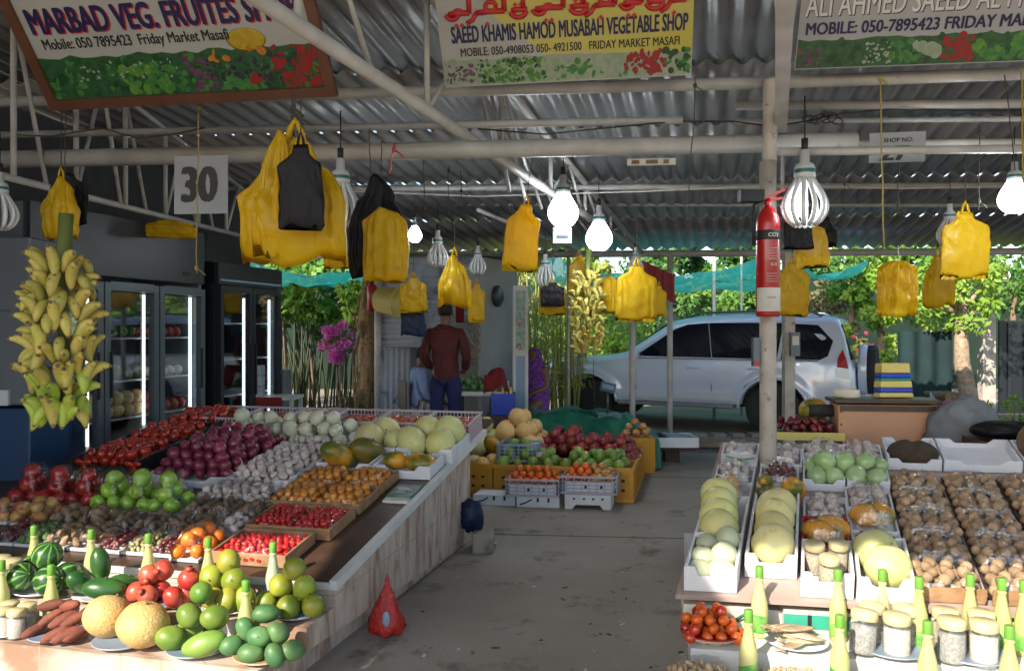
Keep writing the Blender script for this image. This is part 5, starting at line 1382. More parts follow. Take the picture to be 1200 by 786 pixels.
# floor clutter by the left stall and blue thing
p = on(556, 655, 0)
q = MB(); q.box((0, 0, .06), (.14, .26, .12)); bevel(tag(q.build('concrete_block', M['concrete'], None, (p.x + .05, p.y + .25, 0)), 'small concrete block at the rear corner of the left stall', 'block'), .01)
q = MB(); q.ball((0, 0, 0), (.085, .07, .11), 18, 12, nfn(.35, 2.6, 2)); tag(q.build('blue_bundle', M['bag_blue'], None, (p.x - .035, p.y + .30, .215)), 'dark blue plastic bundle on the small concrete block', 'bundle')
q = MB(); q.grid(lambda s, t: (s * .07, t * .06, .004 + .014 * abs(math.sin(5 * s + 3 * t))), 6, 6); p = on(570, 640, 0)
tag(q.build('paper_scrap', M['white_paint'], None, (p.x, p.y, .002), fix=False), 'white crumpled paper scrap on the floor by the left stall', 'paper')
for k in range(90):
    px = rnd.uniform(430, 800); py = rnd.uniform(560, 785); p = on(px, py, 0)
    if p.x < -.75 + (p.y - 3.6) * .24 + .1: continue
    q = MB(); s = rnd.uniform(.004, .015); q.box((0, 0, s * .1), (s * rnd.uniform(1.2, 3), s, s * .2))
    tag(q.build('litter_speck', M[rnd.choice(['straw', 'paper', 'bark', 'black', 'greens'])], None, (p.x, p.y, .001), (0, 0, rnd.uniform(0, 3))), 'tiny scrap of dry litter on the aisle floor', 'litter', 'litter scraps on the aisle floor')

# =================================================================== SIGNS
def board(px_bl, px_br, d0, d1, lean, Hh, name, label, panel, frame=None, thick=.012):
    bl = at(*px_bl, d0); br = at(*px_br, d1); X = (br - bl); W = X.length; X.normalize()
    up = Vector((lean[0], lean[1], 1)); Y = (up - X * up.dot(X)).normalized(); Z = X.cross(Y)
    rot = Matrix((X, Y, Z)).transposed().to_euler()
    t = thing(name, label, 'sign', bl, rot)
    q = MB(); q.box((W / 2, Hh / 2, -thick / 2), (W, Hh, thick)); q.build('panel', M[panel], t)
    if frame:
        f = .055; q = MB()
        q.box((W / 2, -f / 2 + .01, 0), (W + 2 * f - .02, f, .035)); q.box((W / 2, Hh + f / 2 - .01, 0), (W + 2 * f - .02, f, .035)); q.box((-f / 2 + .01, Hh / 2, 0), (f, Hh - .02, .034)); q.box((W + f / 2 - .01, Hh / 2, 0), (f, Hh - .02, .034))
        q.build('frame', M[frame], t)
    return t, W
def put_text(t, body, m, x, y, h, maxw=None, bold=.0, shadow=None, name='lettering', xs=1.0):
    if shadow:
        put(name + '_shadow', text_mesh(body, M[shadow], h, bold, xs, .0016, maxw), t, (x + h * .05, y - h * .05, .001))
    return put(name, text_mesh(body, M[m], h, bold, xs, .002, maxw), t, (x, y, .0025))
def picture(t, x0, x1, y0, y1, kinds, seed, bgm='pic_green'):
    r2 = random.Random(seed); q = MB(); mats = []
    def mi(n):
        if M[n] not in mats: mats.append(M[n])
        return mats.index(M[n])
    q.mi = mi(bgm); nn = 24
    pts = [(x0, y0)] + [(x1, y0)] + [(x0 + (x1 - x0) * (1 - k / nn), y1 - (y1 - y0) * .12 * r2.random()) for k in range(nn + 1)]
    q.prism(pts, .0002, .0006, lambda a, b, c: (a, b, c))
    z = .0008
    for (a, b, ms, sz, cnt, lo, hi) in kinds:
        for k in range(int(cnt * 1.6)):
            q.mi = mi(r2.choice(ms)); x = x0 + (x1 - x0) * r2.uniform(a, b); y = y0 + (y1 - y0) * r2.uniform(lo, hi); s = sz * r2.uniform(.4, .95)
            y = max(y, y0 + s); x = min(max(x, x0 + s), x1 - s)
            z += .000006
            an = r2.uniform(0, 3.1); e = r2.uniform(.35, 1.0); n = 10
            pts = [(x + s * math.cos(i * 2 * math.pi / n) * math.cos(an) - e * s * math.sin(i * 2 * math.pi / n) * math.sin(an), y + s * math.cos(i * 2 * math.pi / n) * math.sin(an) + e * s * math.sin(i * 2 * math.pi / n) * math.cos(an), z) for i in range(n)]
            q.add(pts, [list(range(n))], False)
    return q.build('produce_picture', mats, t, fix=False)
def pm(n, c, c2): M[n] = mat(n, c, .45, c2, 30)
pm('pic_green', (0.014, 0.065, 0.022), (0.029, 0.108, 0.036)); pm('pic_leaf', (0.029, 0.137, 0.029), (0.065, 0.216, 0.050)); pm('pic_dark', (0.006, 0.036, 0.014), (0.014, 0.065, 0.022)); pm('pic_red', (0.288, 0.014, 0.014), (0.216, 0.011, 0.014)); pm('pic_yellow', (0.446, 0.324, 0.022), (0.396, 0.238, 0.014)); pm('pic_purple', (0.086, 0.022, 0.079), (0.158, 0.058, 0.130)); pm('pic_grape', (0.014, 0.011, 0.029), (0.036, 0.022, 0.058)); pm('pic_white', (0.302, 0.346, 0.274), (0.216, 0.288, 0.202)); pm('pic_orange', (0.446, 0.202, 0.022), (0.396, 0.130, 0.014)); pm('pic_lime', (0.115, 0.259, 0.036), (0.072, 0.202, 0.029))
# left banner in the brown frame
M['banner_white'] = mat('banner_white', (.34, .34, .33), .5, (.40, .40, .39), 2)
t, W = board((66, 119), (384, 103), 4.45, 4.25, (0, -.85), .78, 'shop_banner', 'white shop banner in brown frame hanging at the upper left', 'banner_white', 'brown_frame')
put_text(t, 'MARBAD VEG. FRUITES SHOP', 'sign_navy', W * .035, .365, .125, W * .93, .045, 'sign_red')
put_text(t, 'Mobile: 050 7895423  Friday Market Masafi', 'sign_black', W * .05, .265, .072, W * .66, .012)
picture(t, .005, W - .005, .005, .25, [(.0, 1, ['pic_dark', 'pic_leaf', 'pic_green'], .035, 110, .05, .85), (.28, .52, ['pic_lime', 'pic_leaf'], .035, 26, .05, .7), (.12, .5, ['pic_white'], .012, 22, .4, .85), (.52, .62, ['pic_purple'], .022, 20, .1, .9), (.6, .92, ['pic_grape'], .014, 70, .1, .8), (.64, .75, ['pic_leaf'], .03, 14, .0, .3), (.84, .99, ['pic_red'], .035, 24, .1, .95), (.62, .68, ['pic_orange'], .03, 3, .7, .9), (.76, .84, ['pic_orange'], .04, 3, .75, .95), (.74, .78, ['pic_red'], .03, 3, .2, .4)], 3)
q = MB(); q.ball((0, 0, 0), (.105, .06, .003), 20, 6); q.build('melon_picture', M['pic_yellow'], t, (W * .765, .275, .001))
# centre banner, yellow
t, W = board((522, 103), (810, 88), 4.72, 4.55, (0, -.62), .80, 'shop_banner', 'yellow and white shop banner with red Arabic heading in the centre', 'banner_white')
q = MB(); q.prism([(W * .42, .16), (W, .13), (W, .80), (W * .30, .80), (W * .20, .40)], .0002, .0008, lambda a, b, c: (a, b, c)); q.build('yellow_field', mat('banner_yellow', (.46, .40, .07), .5, (.50, .46, .14), 2), t)
put_text(t, 'SAEED KHAMIS HAMOD MUSABAH VEGETABLE SHOP', 'sign_navy', W * .05, .245, .088, W * .93, .04)
put_text(t, 'MOBILE: 050-4908053 050- 4921500   FRIDAY MARKET MASAFI', 'sign_black', W * .08, .170, .045, W * .87, .015)
picture(t, .005, W - .005, .006, .16, [(0, 1, ['pic_white', 'pic_leaf'], .026, 40, .0, .55), (.02, .14, ['pic_purple'], .016, 22, .1, .8), (.14, .42, ['pic_leaf', 'pic_lime', 'pic_dark'], .018, 90, .05, .9), (.42, .52, ['pic_white'], .012, 24, .3, .9), (.50, .62, ['pic_leaf'], .03, 10, .2, .7), (.62, .74, ['pic_white'], .035, 8, .3, .7), (.74, .90, ['pic_red'], .025, 34, .1, .9), (.9, 1, ['pic_leaf', 'pic_dark'], .026, 14, .1, .9)], 5, 'pic_white')
q = MB(); rr = random.Random(2)
x = W * .05
# red heading: joined strokes on a base line with bowls and dots
def stroke(pts, r=.017):
    q.tube([(a, b, .003) for a, b in pts], r, 6)
base = .40
def bowl(cx_, r, a0=180, a1=360, n=9, dy=0): return [(cx_ + r * math.cos(R(a0 + (a1 - a0) * k / n)), base + dy + r * .8 * math.sin(R(a0 + (a1 - a0) * k / n))) for k in range(n + 1)]
for (a, b2, kind) in ((.04, .13, 0), (.15, .27, 1), (.29, .36, 2), (.385, .50, 0), (.52, .60, 2), (.615, .70, 1), (.725, .80, 0), (.815, .89, 2), (.905, .97, 1)):
    a *= W; b2 *= W; c = (a + b2) / 2
    stroke([(a + .01, base), (c, base + .004), (b2, base + .002)], .015)
    if kind == 0: stroke(bowl(a + .03, .034), .013); stroke([(b2, base), (b2 + .004, base + .07), (b2 - .004, base + .16)], .014); stroke(bowl(c, .024, 0, 200, 8), .012)
    elif kind == 1: stroke([(a + .012, base), (a - .012, base - .035), (a - .045, base - .052)], .013); stroke(bowl(c + .01, .03, -10, 350, 12, .03), .012); stroke([(b2, base), (b2 + .002, base + .13)], .014)
    else: stroke(bowl(c, .045, 190, 350), .014); stroke([(c + .03, base + .01), (c + .028, base + .06), (c + .06, base + .09)], .013)
    for k in range(2 if kind != 1 else 1): q.box((c - .016 + .032 * k, base - (.062 if kind != 2 else -.03), .003), (.02, .02, .002), (0, 0, .78))
q.build('arabic_heading', M['sign_red'], t)
# right banner, grey white
t, W = board((931, 82), (1252, 70), 4.55, 4.30, (0, -.62), .70, 'shop_banner', 'grey white shop banner hanging at the upper right', 'sign_white')
put_text(t, 'ALI AHMED SAEED AL MOTOBA', 'white_paint', W * .02, .280, .115, W * 1.02, .01, 'sign_navy')
put_text(t, 'MOBILE: 050-7895423 FRIDAY MARKET', 'sign_navy', W * .03, .185, .062, W * .90, .03)
picture(t, .004, W * .995, .005, .165, [(0, 1, ['pic_green', 'pic_dark'], .03, 70, .0, .9), (.0, .09, ['pic_purple'], .014, 24, .1, .7), (.26, .36, ['pic_white'], .012, 24, .1, .8), (.36, .46, ['pic_leaf'], .03, 12, .1, .8), (.44, .54, ['pic_white'], .035, 7, .3, .7), (.54, .66, ['pic_red'], .024, 30, .05, .95), (.66, .92, ['pic_lime', 'pic_leaf'], .034, 36, .1, .85), (.92, 1, ['pic_white', 'pic_leaf'], .03, 12, .1, .8)], 9, 'pic_green')
# number boards
t, W = board((204, 251), (266, 250), 4.85, 4.80, (0, 0), .345, 'number_board', 'white board with black number 30 hanging from the beam', 'sign_white')
me = put_text(t, '30', 'sign_black', W * .17, .075, .20, W * .62, .055)
t, W = board((1018, 191), (1084, 189), 4.95, 4.85, (0, 0), .18, 'number_board', 'white board reading SHOP NO 27 behind the right pipe', 'sign_white')
put_text(t, 'SHOP NO:', 'sign_black', W * .26, .120, .026, W * .52, .02)
put_text(t, '27', 'sign_black', W * .20, .012, .085, W * .5, .05)
t, W = board((735, 194), (792, 193), 4.98, 4.92, (0, 0), .04, 'number_board', 'narrow brown and pale name strip under the main beam', 'paper')
q = MB()
for (x, w) in ((.05, .06), (.15, .09), (.235, .04)): q.box((x, .02, .002), (w * .8, .024, .002))
q.build('worn_print', M['bark'], t)
t, W = board((648, 285), (670, 285), 8.0, 8.0, (0, 0), .16, 'number_board', 'small white board with grey print below the lit bulb', 'white_paint')
q = MB(); q.box((W / 2, .06, .002), (W * .6, .03, .003)); q.build('grey_print', M['fridge_alu'], t)

# =================================================================== HANGING THINGS
def string(px1, py1, px2, py2, d, label, r=.003, m='string', knots=()):
    a, b = at(px1, py1, d), at(px2, py2, d); q = MB(); n = 8
    q.tube([a.lerp(b, k / n) + Vector((rnd.uniform(-.004, .004), 0, 0)) for k in range(n + 1)], r, 5)
    for k in knots:
        p = a.lerp(b, k); q.ball(p, (.012, .012, .016), 8, 5); q.tube([p, p + Vector((.03, 0, -.02)), p + Vector((.05, 0, -.04))], r, 5)
    return tag(q.build('hanging_string', M[m]), label, 'string', 'strings hanging from the roof pipes')
string(77, 122, 76, 208, 4.6, 'dark string above the small yellow bag at the upper left', knots=(.3,))
string(233, 122, 230, 320, 4.5, 'long brown string crossing the number 30 board', knots=(.02, .97), m='yellow_string', r=.0035)
string(815, 92, 806, 262, 4.5, 'long dark string left of the fire extinguisher', knots=(.05,))
string(1031, 88, 1036, 290, 4.5, 'long yellow brown string above the folded bag bundle', m='yellow_string', r=.0045, knots=(.02,))
string(1053, 150, 1052, 248, 5.2, 'thin dark string with loop right of the shop number board', knots=(.95,))
string(1177, 88, 1190, 200, 4.4, 'dark string beside the lit bulb at the right edge', knots=(.1,))
string(1197, 80, 1199, 225, 4.4, 'yellow string at the right edge of the picture', m='yellow_string', r=.0045)
string(1148, 145, 1147, 246, 5.0, 'thin string above the large yellow bag at the right', knots=(.1, .9))
string(988, 190, 990, 232, 6.2, 'short dark wire with loop right of the large bulb', knots=(.6,))
string(497, 178, 497, 250, 6.0, 'dark string with loop behind the black bag', knots=(.9,))
string(447, 165, 447, 205, 4.4, 'thin string above the black and yellow bag', knots=(.8,))
string(433, 150, 434, 205, 4.4, 'second thin string above the black and yellow bag')
string(463, 168, 456, 205, 4.4, 'red cord tied above the black and yellow bag', m='red_paint', r=.005, knots=(.2,))
string(526, 195, 525, 250, 6.3, 'dark string left of the diagonal beam', knots=(.1,))
string(540, 200, 541, 240, 6.3, 'short dark wire hook beside the diagonal beam', knots=(.6,))
string(695, 420, 697, 478, 8.6, 'green twine hanging under the far banana bunch')
string(343, 112, 344, 160, 3.75, 'twisted dark wire hook holding the big bag bundle', knots=(.3, .5, .6), r=.005)
string(1053, 288, 1053, 312, 5.4, 'short pale hook holding the folded bag bundle', m='paper')
# loose electric cable along the pipes
q = MB(); pts = [at(x, y + rnd.uniform(-2, 2), 5.0) for x, y in ((560, 150), (640, 158), (700, 150), (790, 143), (860, 141), (905, 150), (940, 143), (985, 132), (1040, 128), (1120, 131), (1210, 128))]
q.tube(pts, .005, 6); tag(q.build('cable', M['black']), 'black electric cable sagging along the roof pipes', 'cable')
q = MB()
for k in range(5):
    c = at(950 + 7 * k, 140 - 2 * (k % 2), 4.95); q.tube([c + Vector((.05 * math.cos(a), .02 * math.sin(a), .028 * math.sin(a + k))) for a in [i * .7 for i in range(10)]], .004, 5)
tag(q.build('cable_coil', M['black']), 'tangled coil of black cable above the large bulb', 'cable')
q = MB(); pts = [at(x, y, 4.9) for x, y in ((20, 158), (60, 160), (120, 150), (160, 162), (200, 158), (240, 150))]; q.tube(pts, .005, 6); tag(q.build('cable', M['string']), 'thin dark cable wound along the left roof pipe', 'cable')
q = MB(); pts = [at(x, y, 8.0) for x, y in ((300, 232), (420, 224), (560, 230), (760, 224), (900, 218), (1060, 221), (1200, 218))]; q.tube(pts, .008, 6); tag(q.build('cable', M['paper']), 'pale electric cable running across the middle of the roof', 'cable')

def bag_mesh(style, seed, m, depth=.4):
    r2 = random.Random(seed); b = MB(); n = 56; rows = 18
    ph = [r2.uniform(0, 6.28) for _ in range(5)]
    vs = []; fs = []
    for j in range(rows + 1):
        t = j / rows
        if style == 'bunch': w = .10 + .90 * min(1, (t / .55)) ** .75; dp = depth * (.25 + .75 * min(1, t / .6)) * (1 - .75 * t ** 7); rip = .16 * (1 - .35 * t)
        elif style == 'flat':
            w = (.34 + .10 * t / .16) if t < .14 else .44 + .56 * min(1, (t - .14) / .10) ** .6
            w *= 1 + .05 * t; dp = depth * .42 * (.35 + .65 * min(1, t / .35)) * (1 - .93 * t ** 5); rip = .05
        else: w = .26 + .74 * min(1, t / .16) ** .7; dp = depth * (1 - .5 * t ** 6); rip = .17
        for k in range(n):
            a = 2 * math.pi * k / n
            c = math.cos(a); s_ = math.sin(a)
            x = .5 * w * (abs(c) ** .7) * (1 if c > 0 else -1); y = .5 * dp * (abs(s_) ** .7) * (1 if s_ > 0 else -1)
            f = 1 + rip * (math.sin(7 * a + ph[0] + .8 * math.sin(3 * t + ph[1])) * .6 + math.sin(13 * a + ph[2] + 2 * t) * .4)
            y *= f + (rip * 1.5 * math.sin(16 * a + ph[3]))
            x *= 1 + .05 * math.sin(5 * t + ph[1]) * (1 if c > 0 else -.6)
            z = -t - (.05 * math.sin(3 * a + ph[4]) + .03 * math.sin(7 * a)) * t * (1 if style == 'bunch' else .6)
            cr = MN.noise(Vector((x * 4 + seed, z * 5, y * 3 + seed))); cr2 = abs(MN.noise(Vector((x * 7 - seed, z * 6 + x * 4, seed))))
            y *= 1 + .45 * cr; y += .11 * depth * (cr2 - .25) * 2; x *= 1 + .08 * cr; z += .03 * cr
            if style == 'bunch' and t < .25: x += .05 * math.sin(9 * t + ph[2])
            vs.append((x, y, z))
    for j in range(rows):
        for k in range(n): fs.append((j * n + k, j * n + (k + 1) % n, (j + 1) * n + (k + 1) % n, (j + 1) * n + k))
    fs.append([k for k in range(n)])
    fs.append([rows * n + k for k in range(n)])
    b.add(vs, fs, True)
    return b.mesh('plastic_bag', [M[m]])
def bag(x0, y0, x1, y1, d, style, label, m='bag_yellow', depth=.4, seed=None, yaw=0.0, handle=True, name='plastic_bag', tilt=0.0):
    p = at((x0 + x1) / 2, y0, d); w = (x1 - x0) / FPX * d; h = (y1 - y0) / FPX * d
    me = bag_mesh(style, seed or int(x0 + y0), m, depth)
    co = np.empty(len(me.vertices) * 3); me.vertices.foreach_get('co', co); co = co.reshape(-1, 3); co *= (w, w, h); me.vertices.foreach_set('co', co.ravel()); me.update()
    o = put(name, me, None, p, (0, tilt, yaw))
    tag(o, label, 'bag', 'plastic bags hung from the roof' if m == 'bag_yellow' else None)
    if handle:
        q = MB(); q.tube([(-w * .08, 0, -.01), (-w * .05, 0, h * .08), (0, 0, h * .16), (w * .05, 0, h * .08), (w * .08, 0, -.01)], max(.004, w * .03), 6); q.build('handle', M[m], o)
        q = MB(); q.tube([(0, 0, h * .14), (0, 0, h * .14 + .10), (.004, 0, h * .14 + .34)], .003, 5); q.build('hanging_cord', M['string'], o)
    return o
bag(284, 163, 408, 303, 3.7, 'bunch', 'largest yellow bag bundle hanging at the upper left near the number board', depth=.42, seed=4)
bag(302, 154, 350, 292, 3.64, 'bunch', 'knotted yellow bag bundle draped on the left of the largest bundle', depth=.5, seed=9, handle=False, tilt=.05)
bag(327, 170, 378, 266, 3.50, 'flat', 'black bag hanging in front of the largest yellow bundle', 'bag_black', .25, seed=3)
bag(51, 207, 92, 277, 4.6, 'bunch', 'small yellow bag bundle at the upper left above the banana stalk', depth=.5)
bag(58, 203, 102, 262, 4.75, 'flat', 'black bag behind the small yellow bundle at the upper left', 'bag_black', .3, handle=False)
bag(408, 205, 476, 318, 4.45, 'bunch', 'dark bag bundle hanging behind the red cord', 'bag_black', .4, seed=11, handle=False)
bag(425, 246, 478, 328, 4.3, 'fold', 'pleated yellow bag bundle under the dark bag and red cord', depth=.4, seed=5, handle=False)
bag(380, 278, 411, 313, 4.7, 'bunch', 'small yellow bag peeking out right of the largest bundle', depth=.4, handle=False)
bag(597, 240, 636, 316, 6.2, 'flat', 'narrow tilted yellow bag left of the two lit bulbs', depth=.4, tilt=.12)
bag(513, 299, 552, 358, 8.2, 'bunch', 'yellow bag hanging above the man in the maroon shirt', depth=.45)
bag(469, 325, 500, 365, 9.2, 'flat', 'yellow bag beside the yellow bucket', depth=.4)
bag(470, 358, 498, 393, 9.3, 'flat', 'dark blue bag under the yellow bag by the tin wall', 'bag_blue', .3, handle=False)
bag(549, 332, 568, 376, 9.4, 'flat', 'small yellow bag right of the man', depth=.4)
bag(656 - 24, 331, 662, 368, 8.4, 'flat', 'yellow bag half covered by black left of the far bananas', depth=.4)
bag(634, 331, 661, 358, 8.25, 'flat', 'black bag in front of the yellow bag left of the far bananas', 'bag_black', .3, handle=False)
bag(667, 300, 690, 346, 8.9, 'flat', 'yellow bag behind the green banana stalk', depth=.4)
bag(703, 323, 724, 366, 8.3, 'fold', 'pleated yellow bag right of the far bananas', depth=.5)
bag(723, 312, 769, 374, 7.9, 'flat', 'wide flat yellow bag hanging before the red cloth', depth=.35)
bag(764, 335, 781, 369, 8.6, 'flat', 'yellow bag peeking out behind the wide flat yellow bag', depth=.3)
bag(928, 258, 967, 313, 6.2, 'flat', 'yellow bag under the large bulb beside the pillar', depth=.4, tilt=-.08)
bag(919, 252, 952, 291, 6.0, 'flat', 'black bag under the large bulb beside the pillar', 'bag_black', .3)
bag(952, 254, 980, 288, 6.35, 'bunch', 'small black bag right of the yellow bag under the large bulb', 'bag_black', .4, handle=False)
bag(909, 308, 948, 369, 7.2, 'flat', 'flat yellow bag against the grey post near the car', depth=.3)
bag(1029, 306, 1074, 369, 5.4, 'fold', 'folded yellow bag bundle with brown pleats hanging before the vine', depth=.5, seed=8, handle=False)
bag(1081, 299, 1118, 358, 6.5, 'bunch', 'crumpled yellow bag left of the large right bag', depth=.35)
bag(1104, 248, 1158, 324, 5.5, 'flat', 'large flat yellow bag hanging at the right before the tree', depth=.3)
bag(165, 258, 228, 279, 6.6, 'flat', 'limp yellow bag lying along the left roof truss', depth=.5, handle=False)
# red cloth under the eave
q = MB(); a, b = at(750, 304, 9.6), at(790, 322, 9.9)
q.grid(lambda s, t: (a.x + (b.x - a.x) * s, a.y + (b.y - a.y) * s + .03 * math.sin(24 * s), a.z + (b.z - a.z) * s - (.22 + .12 * s) * t - .02 * math.sin(9 * s) * t), 40, 6)
tag(q.build('red_cloth', M['pink_cloth'], None, fix=False), 'faded red cloth draped under the eave beside the grey posts', 'cloth')
# yellow bucket and red tube at the kiosk post
p = at(456, 337, 10.4)
t = thing('bucket', 'yellow plastic bucket hung on the white post of the tin shop', 'bucket', p)
rm = Euler((0, R(97), R(-25))).to_matrix()
q = MB(); q.lathe([(.001, -.15), (.16, -.15), (.19, .15), (.198, .152), (.198, .165), (.182, .165), (.155, -.13), (.001, -.13)], 26, (0, 0, -.17), rm); q.build('bucket_shell', M['sign_yellow'], t)
q = MB(); q.tube([(.0, 0, .02), (-.06, 0, .14), (0, 0, .22), (.05, 0, .14), (.02, 0, .0)], .008, 6); q.build('bucket_handle', M['paper'], t)
p = at(436, 332, 10.7)
t = thing('fire_extinguisher', 'dull red fire extinguisher hung on the white post of the tin shop', 'fire extinguisher', (p.x, p.y, p.z - .36))
q = MB(); q.lathe([(.001, 0), (.06, 0), (.066, .012), (.066, .30), (.05, .34), (.02, .36), (.001, .36)], 18); q.build('cylinder', M['red_paint'], t)
q = MB(); q.tube([(0, 0, .36), (0, 0, .40)], .016, 8); q.bar((-.05, 0, .41), (.05, 0, .43), .02); q.build('valve', M['black'], t)
# fire extinguisher on the pillar
p = at(900, 371, 4.68)
t = thing('fire_extinguisher', 'tall red carbon dioxide fire extinguisher mounted on the white pillar', 'fire extinguisher', p)
hh = .63
q = MB(); q.lathe([(.001, 0), (.062, 0), (.068, .012), (.068, hh - .10), (.060, hh - .05), (.035, hh - .01), (.022, hh), (.001, hh)], 28); q.build('cylinder', M['red_paint'], t)
q = MB(); q.lathe([(.0685, hh - .19), (.0692, hh - .189), (.0692, hh - .136), (.0685, hh - .135)], 28); q.build('black_band', M['black'], t)
q = MB(); q.lathe([(.0685, .03), (.0692, .031), (.0692, .165), (.0685, .166)], 28, fn=lambda p, a: Vector((p.x, p.y, p.z)) if math.sin(a) < -.05 else Vector((p.x * .95, p.y * .95, p.z))); q.build('inspection_label', M['paper'], t)
for k, (z, h, tx) in enumerate(((hh - .175, .022, 'CO2'), (.29, .016, 'G B'), (.105, .008, 'A B C D E'))):
    me = text_mesh(tx, M['white_paint'] if k < 2 else M['black'], h, .02, 1.0, .001)
    co = np.empty(len(me.vertices) * 3); me.vertices.foreach_get('co', co); co = co.reshape(-1, 3)
    w = co[:, 0].max(); an = (co[:, 0] - w / 2 + (.012 if k < 2 else 0)) / .0694; rr = .0696 + co[:, 2] * .6
    out = np.stack([rr * np.sin(an), -rr * np.cos(an), co[:, 1] + z], 1); me.vertices.foreach_set('co', out.ravel()); me.update(); put('lettering', me, t)
q = MB()
for z in (.20, .215, .23, .245, .33, .345, .36, .375, .39): q.tube([(.0697 * math.sin(a), -.0697 * math.cos(a), z) for a in (-.5, -.25, 0, .25, .5)], .0016, 4)
q.build('printed_lines', M['white_paint'], t)
q = MB(); q.tube([(0, 0, hh), (0, 0, hh + .05)], .02, 10); q.bar((-.02, 0, hh + .05), (.09, -.03, hh + .10), .016); q.bar((-.01, 0, hh + .04), (.08, -.03, hh + .05), .014); q.build('valve', M['red_paint'], t)
q = MB(); q.tube([(-.02, 0, hh + .03), (-.08, -.01, hh + .01), (-.088, -.01, hh - .1), (-.082, -.01, hh - .22)], .012, 8); q.build('hose', M['black'], t)
q = MB(); q.bar((0, .04, hh - .12), (0, .10, hh - .12), .05, .05); q.bar((0, .04, .12), (0, .10, .12), .05, .05); q.build('bracket', M['black'], t)
# dark box camera on the pillar
p = at(880, 230, 4.85)
q = MB(); q.box((0, 0, 0), (.14, .08, .07)); q.bar((.06, 0, 0), (.14, .02, .02), .02); tag(q.build('junction_box', M['black'], None, p), 'small dark box fixed left of the red extinguisher valve', 'box')
# meter boxes on the grey post and pillar
p = at(929, 403, 8.93); q = MB(); q.box((0, -.06, 0), (.10, .06, .26)); q.mi = 1; q.box((0, -.092, .04), (.07, .006, .10)); tag(q.build('meter_box', [M['fridge_alu'], M['paper']], None, p), 'small grey meter box on the square grey post', 'meter box')
p = at(884, 412, 4.85); q = MB(); q.box((.0, -.02, 0), (.035, .05, .17)); q.mi = 1; q.box((0, -.048, -.07), (.03, .006, .03)); tag(q.build('switch_box', [M['fridge_alu'], M['red_paint']], None, p), 'narrow grey switch box on the left of the white pillar', 'switch box')

# bulbs: spiral-less lotus lamps
def make_bulb(lit):
    t = thing('lamp_bulb', 'bulb', 'lamp')
    q = MB(); q.lathe([(.001, .30), (.026, .30), (.026, .235), (.045, .225), (.055, .20), (.055, .165), (.050, .150), (.001, .150)], 20); q.build('lamp_base', M['bulb_base'], t)
    q = MB(); q.lathe([(.0555, .178), (.0562, .18), (.0562, .196), (.0555, .198)], 20); q.build('teal_band', M['teal_band'], t)
    q = MB(); n = 12
    for k in range(n):
        a = 2 * math.pi * k / n; pts = []
        for j in range(11):
            s = j / 10; z = .155 - .245 * s
            rr = .030 + .078 * math.sin(math.pi * min(1, (s * .84 + .08)) ** 1.35)
            if s > .9: rr *= .85
            pts.append((rr * math.cos(a), rr * math.sin(a), z))
        q.tube(pts, .0125, 7)
    if lit: q.lathe([(.001, .14), (.03, .14), (.075, .05), (.075, -.02), (.03, -.08), (.001, -.085)], 14)
    q.build('lamp_tube', M['bulb_lit' if lit else 'bulb_tube'], t)
    q = MB(); q.tube([(0, 0, .29), (0, 0, .36)], .018, 8); q.tube([(0, 0, .36), (.004, 0, .42), (0, 0, .58)], .004, 5); q.build('lamp_holder', M['black'], t)
    KIDS[t.name] = list(t.children); return t
BL = {True: make_bulb(True), False: make_bulb(False)}
def bulb(px, yt, yb, d, lit, label):
    s = BL[lit]
    if s.get('used'):
        c = s.copy(); COL.objects.link(c)
        for ch in KIDS[s.name]:
            k = ch.copy(); COL.objects.link(k); k.parent = c
    else: c = s; s['used'] = 1
    h = (yb - yt) / FPX * d; sc = h / .39; p = at(px, yb, d); p.z += .09 * sc
    c.location = p; c.rotation_euler = (0, 0, rnd.uniform(0, 6)); c.scale = (sc,) * 3; c['label'] = label; c['group'] = 'lotus shaped lamps under the roof'
    if lit and 'lamp' in label or lit:
        ld = bpy.data.lights.new('bulb_light', 'POINT'); ld.energy = 4.5; ld.color = (.86, .94, 1); ld.shadow_soft_size = .07
        lo = bpy.data.objects.new('bulb_light', ld); COL.objects.link(lo); lo.parent = c; lo.location = (0, 0, -.13)
bulb(0, 202, 268, 4.3, False, 'unlit bulb cut by the left edge')
bulb(399, 186, 264, 4.5, False, 'unlit bulb behind the largest yellow bundle')
bulb(513, 270, 312, 7.5, False, 'unlit bulb hanging left of the narrow tilted yellow bag')
bulb(560, 288, 321, 9.0, False, 'small unlit bulb hanging above the man')
bulb(639, 298, 336, 8.6, False, 'unlit bulb above the black bag left of the far bananas')
bulb(745, 290, 322, 8.8, False, 'unlit bulb behind the wide flat yellow bag')
bulb(1113, 239, 287, 5.9, False, 'unlit bulb beside the large flat yellow bag at the right')
bulb(1099, 292, 326, 7.2, False, 'small unlit bulb behind the crumpled yellow bag')
bulb(486, 255, 283, 8.0, True, 'small lit bulb hanging right of the dark bag bundle')
bulb(660, 205, 264, 6.6, True, 'left one of two bright bulbs on the diagonal beam')
bulb(702, 241, 292, 7.6, True, 'right one of two bright bulbs on the diagonal beam')
bulb(943, 176, 264, 4.6, False, 'large bulb with glowing tubes right of the red extinguisher')
bulb(1189, 190, 248, 4.9, True, 'bright lit bulb at the right edge')
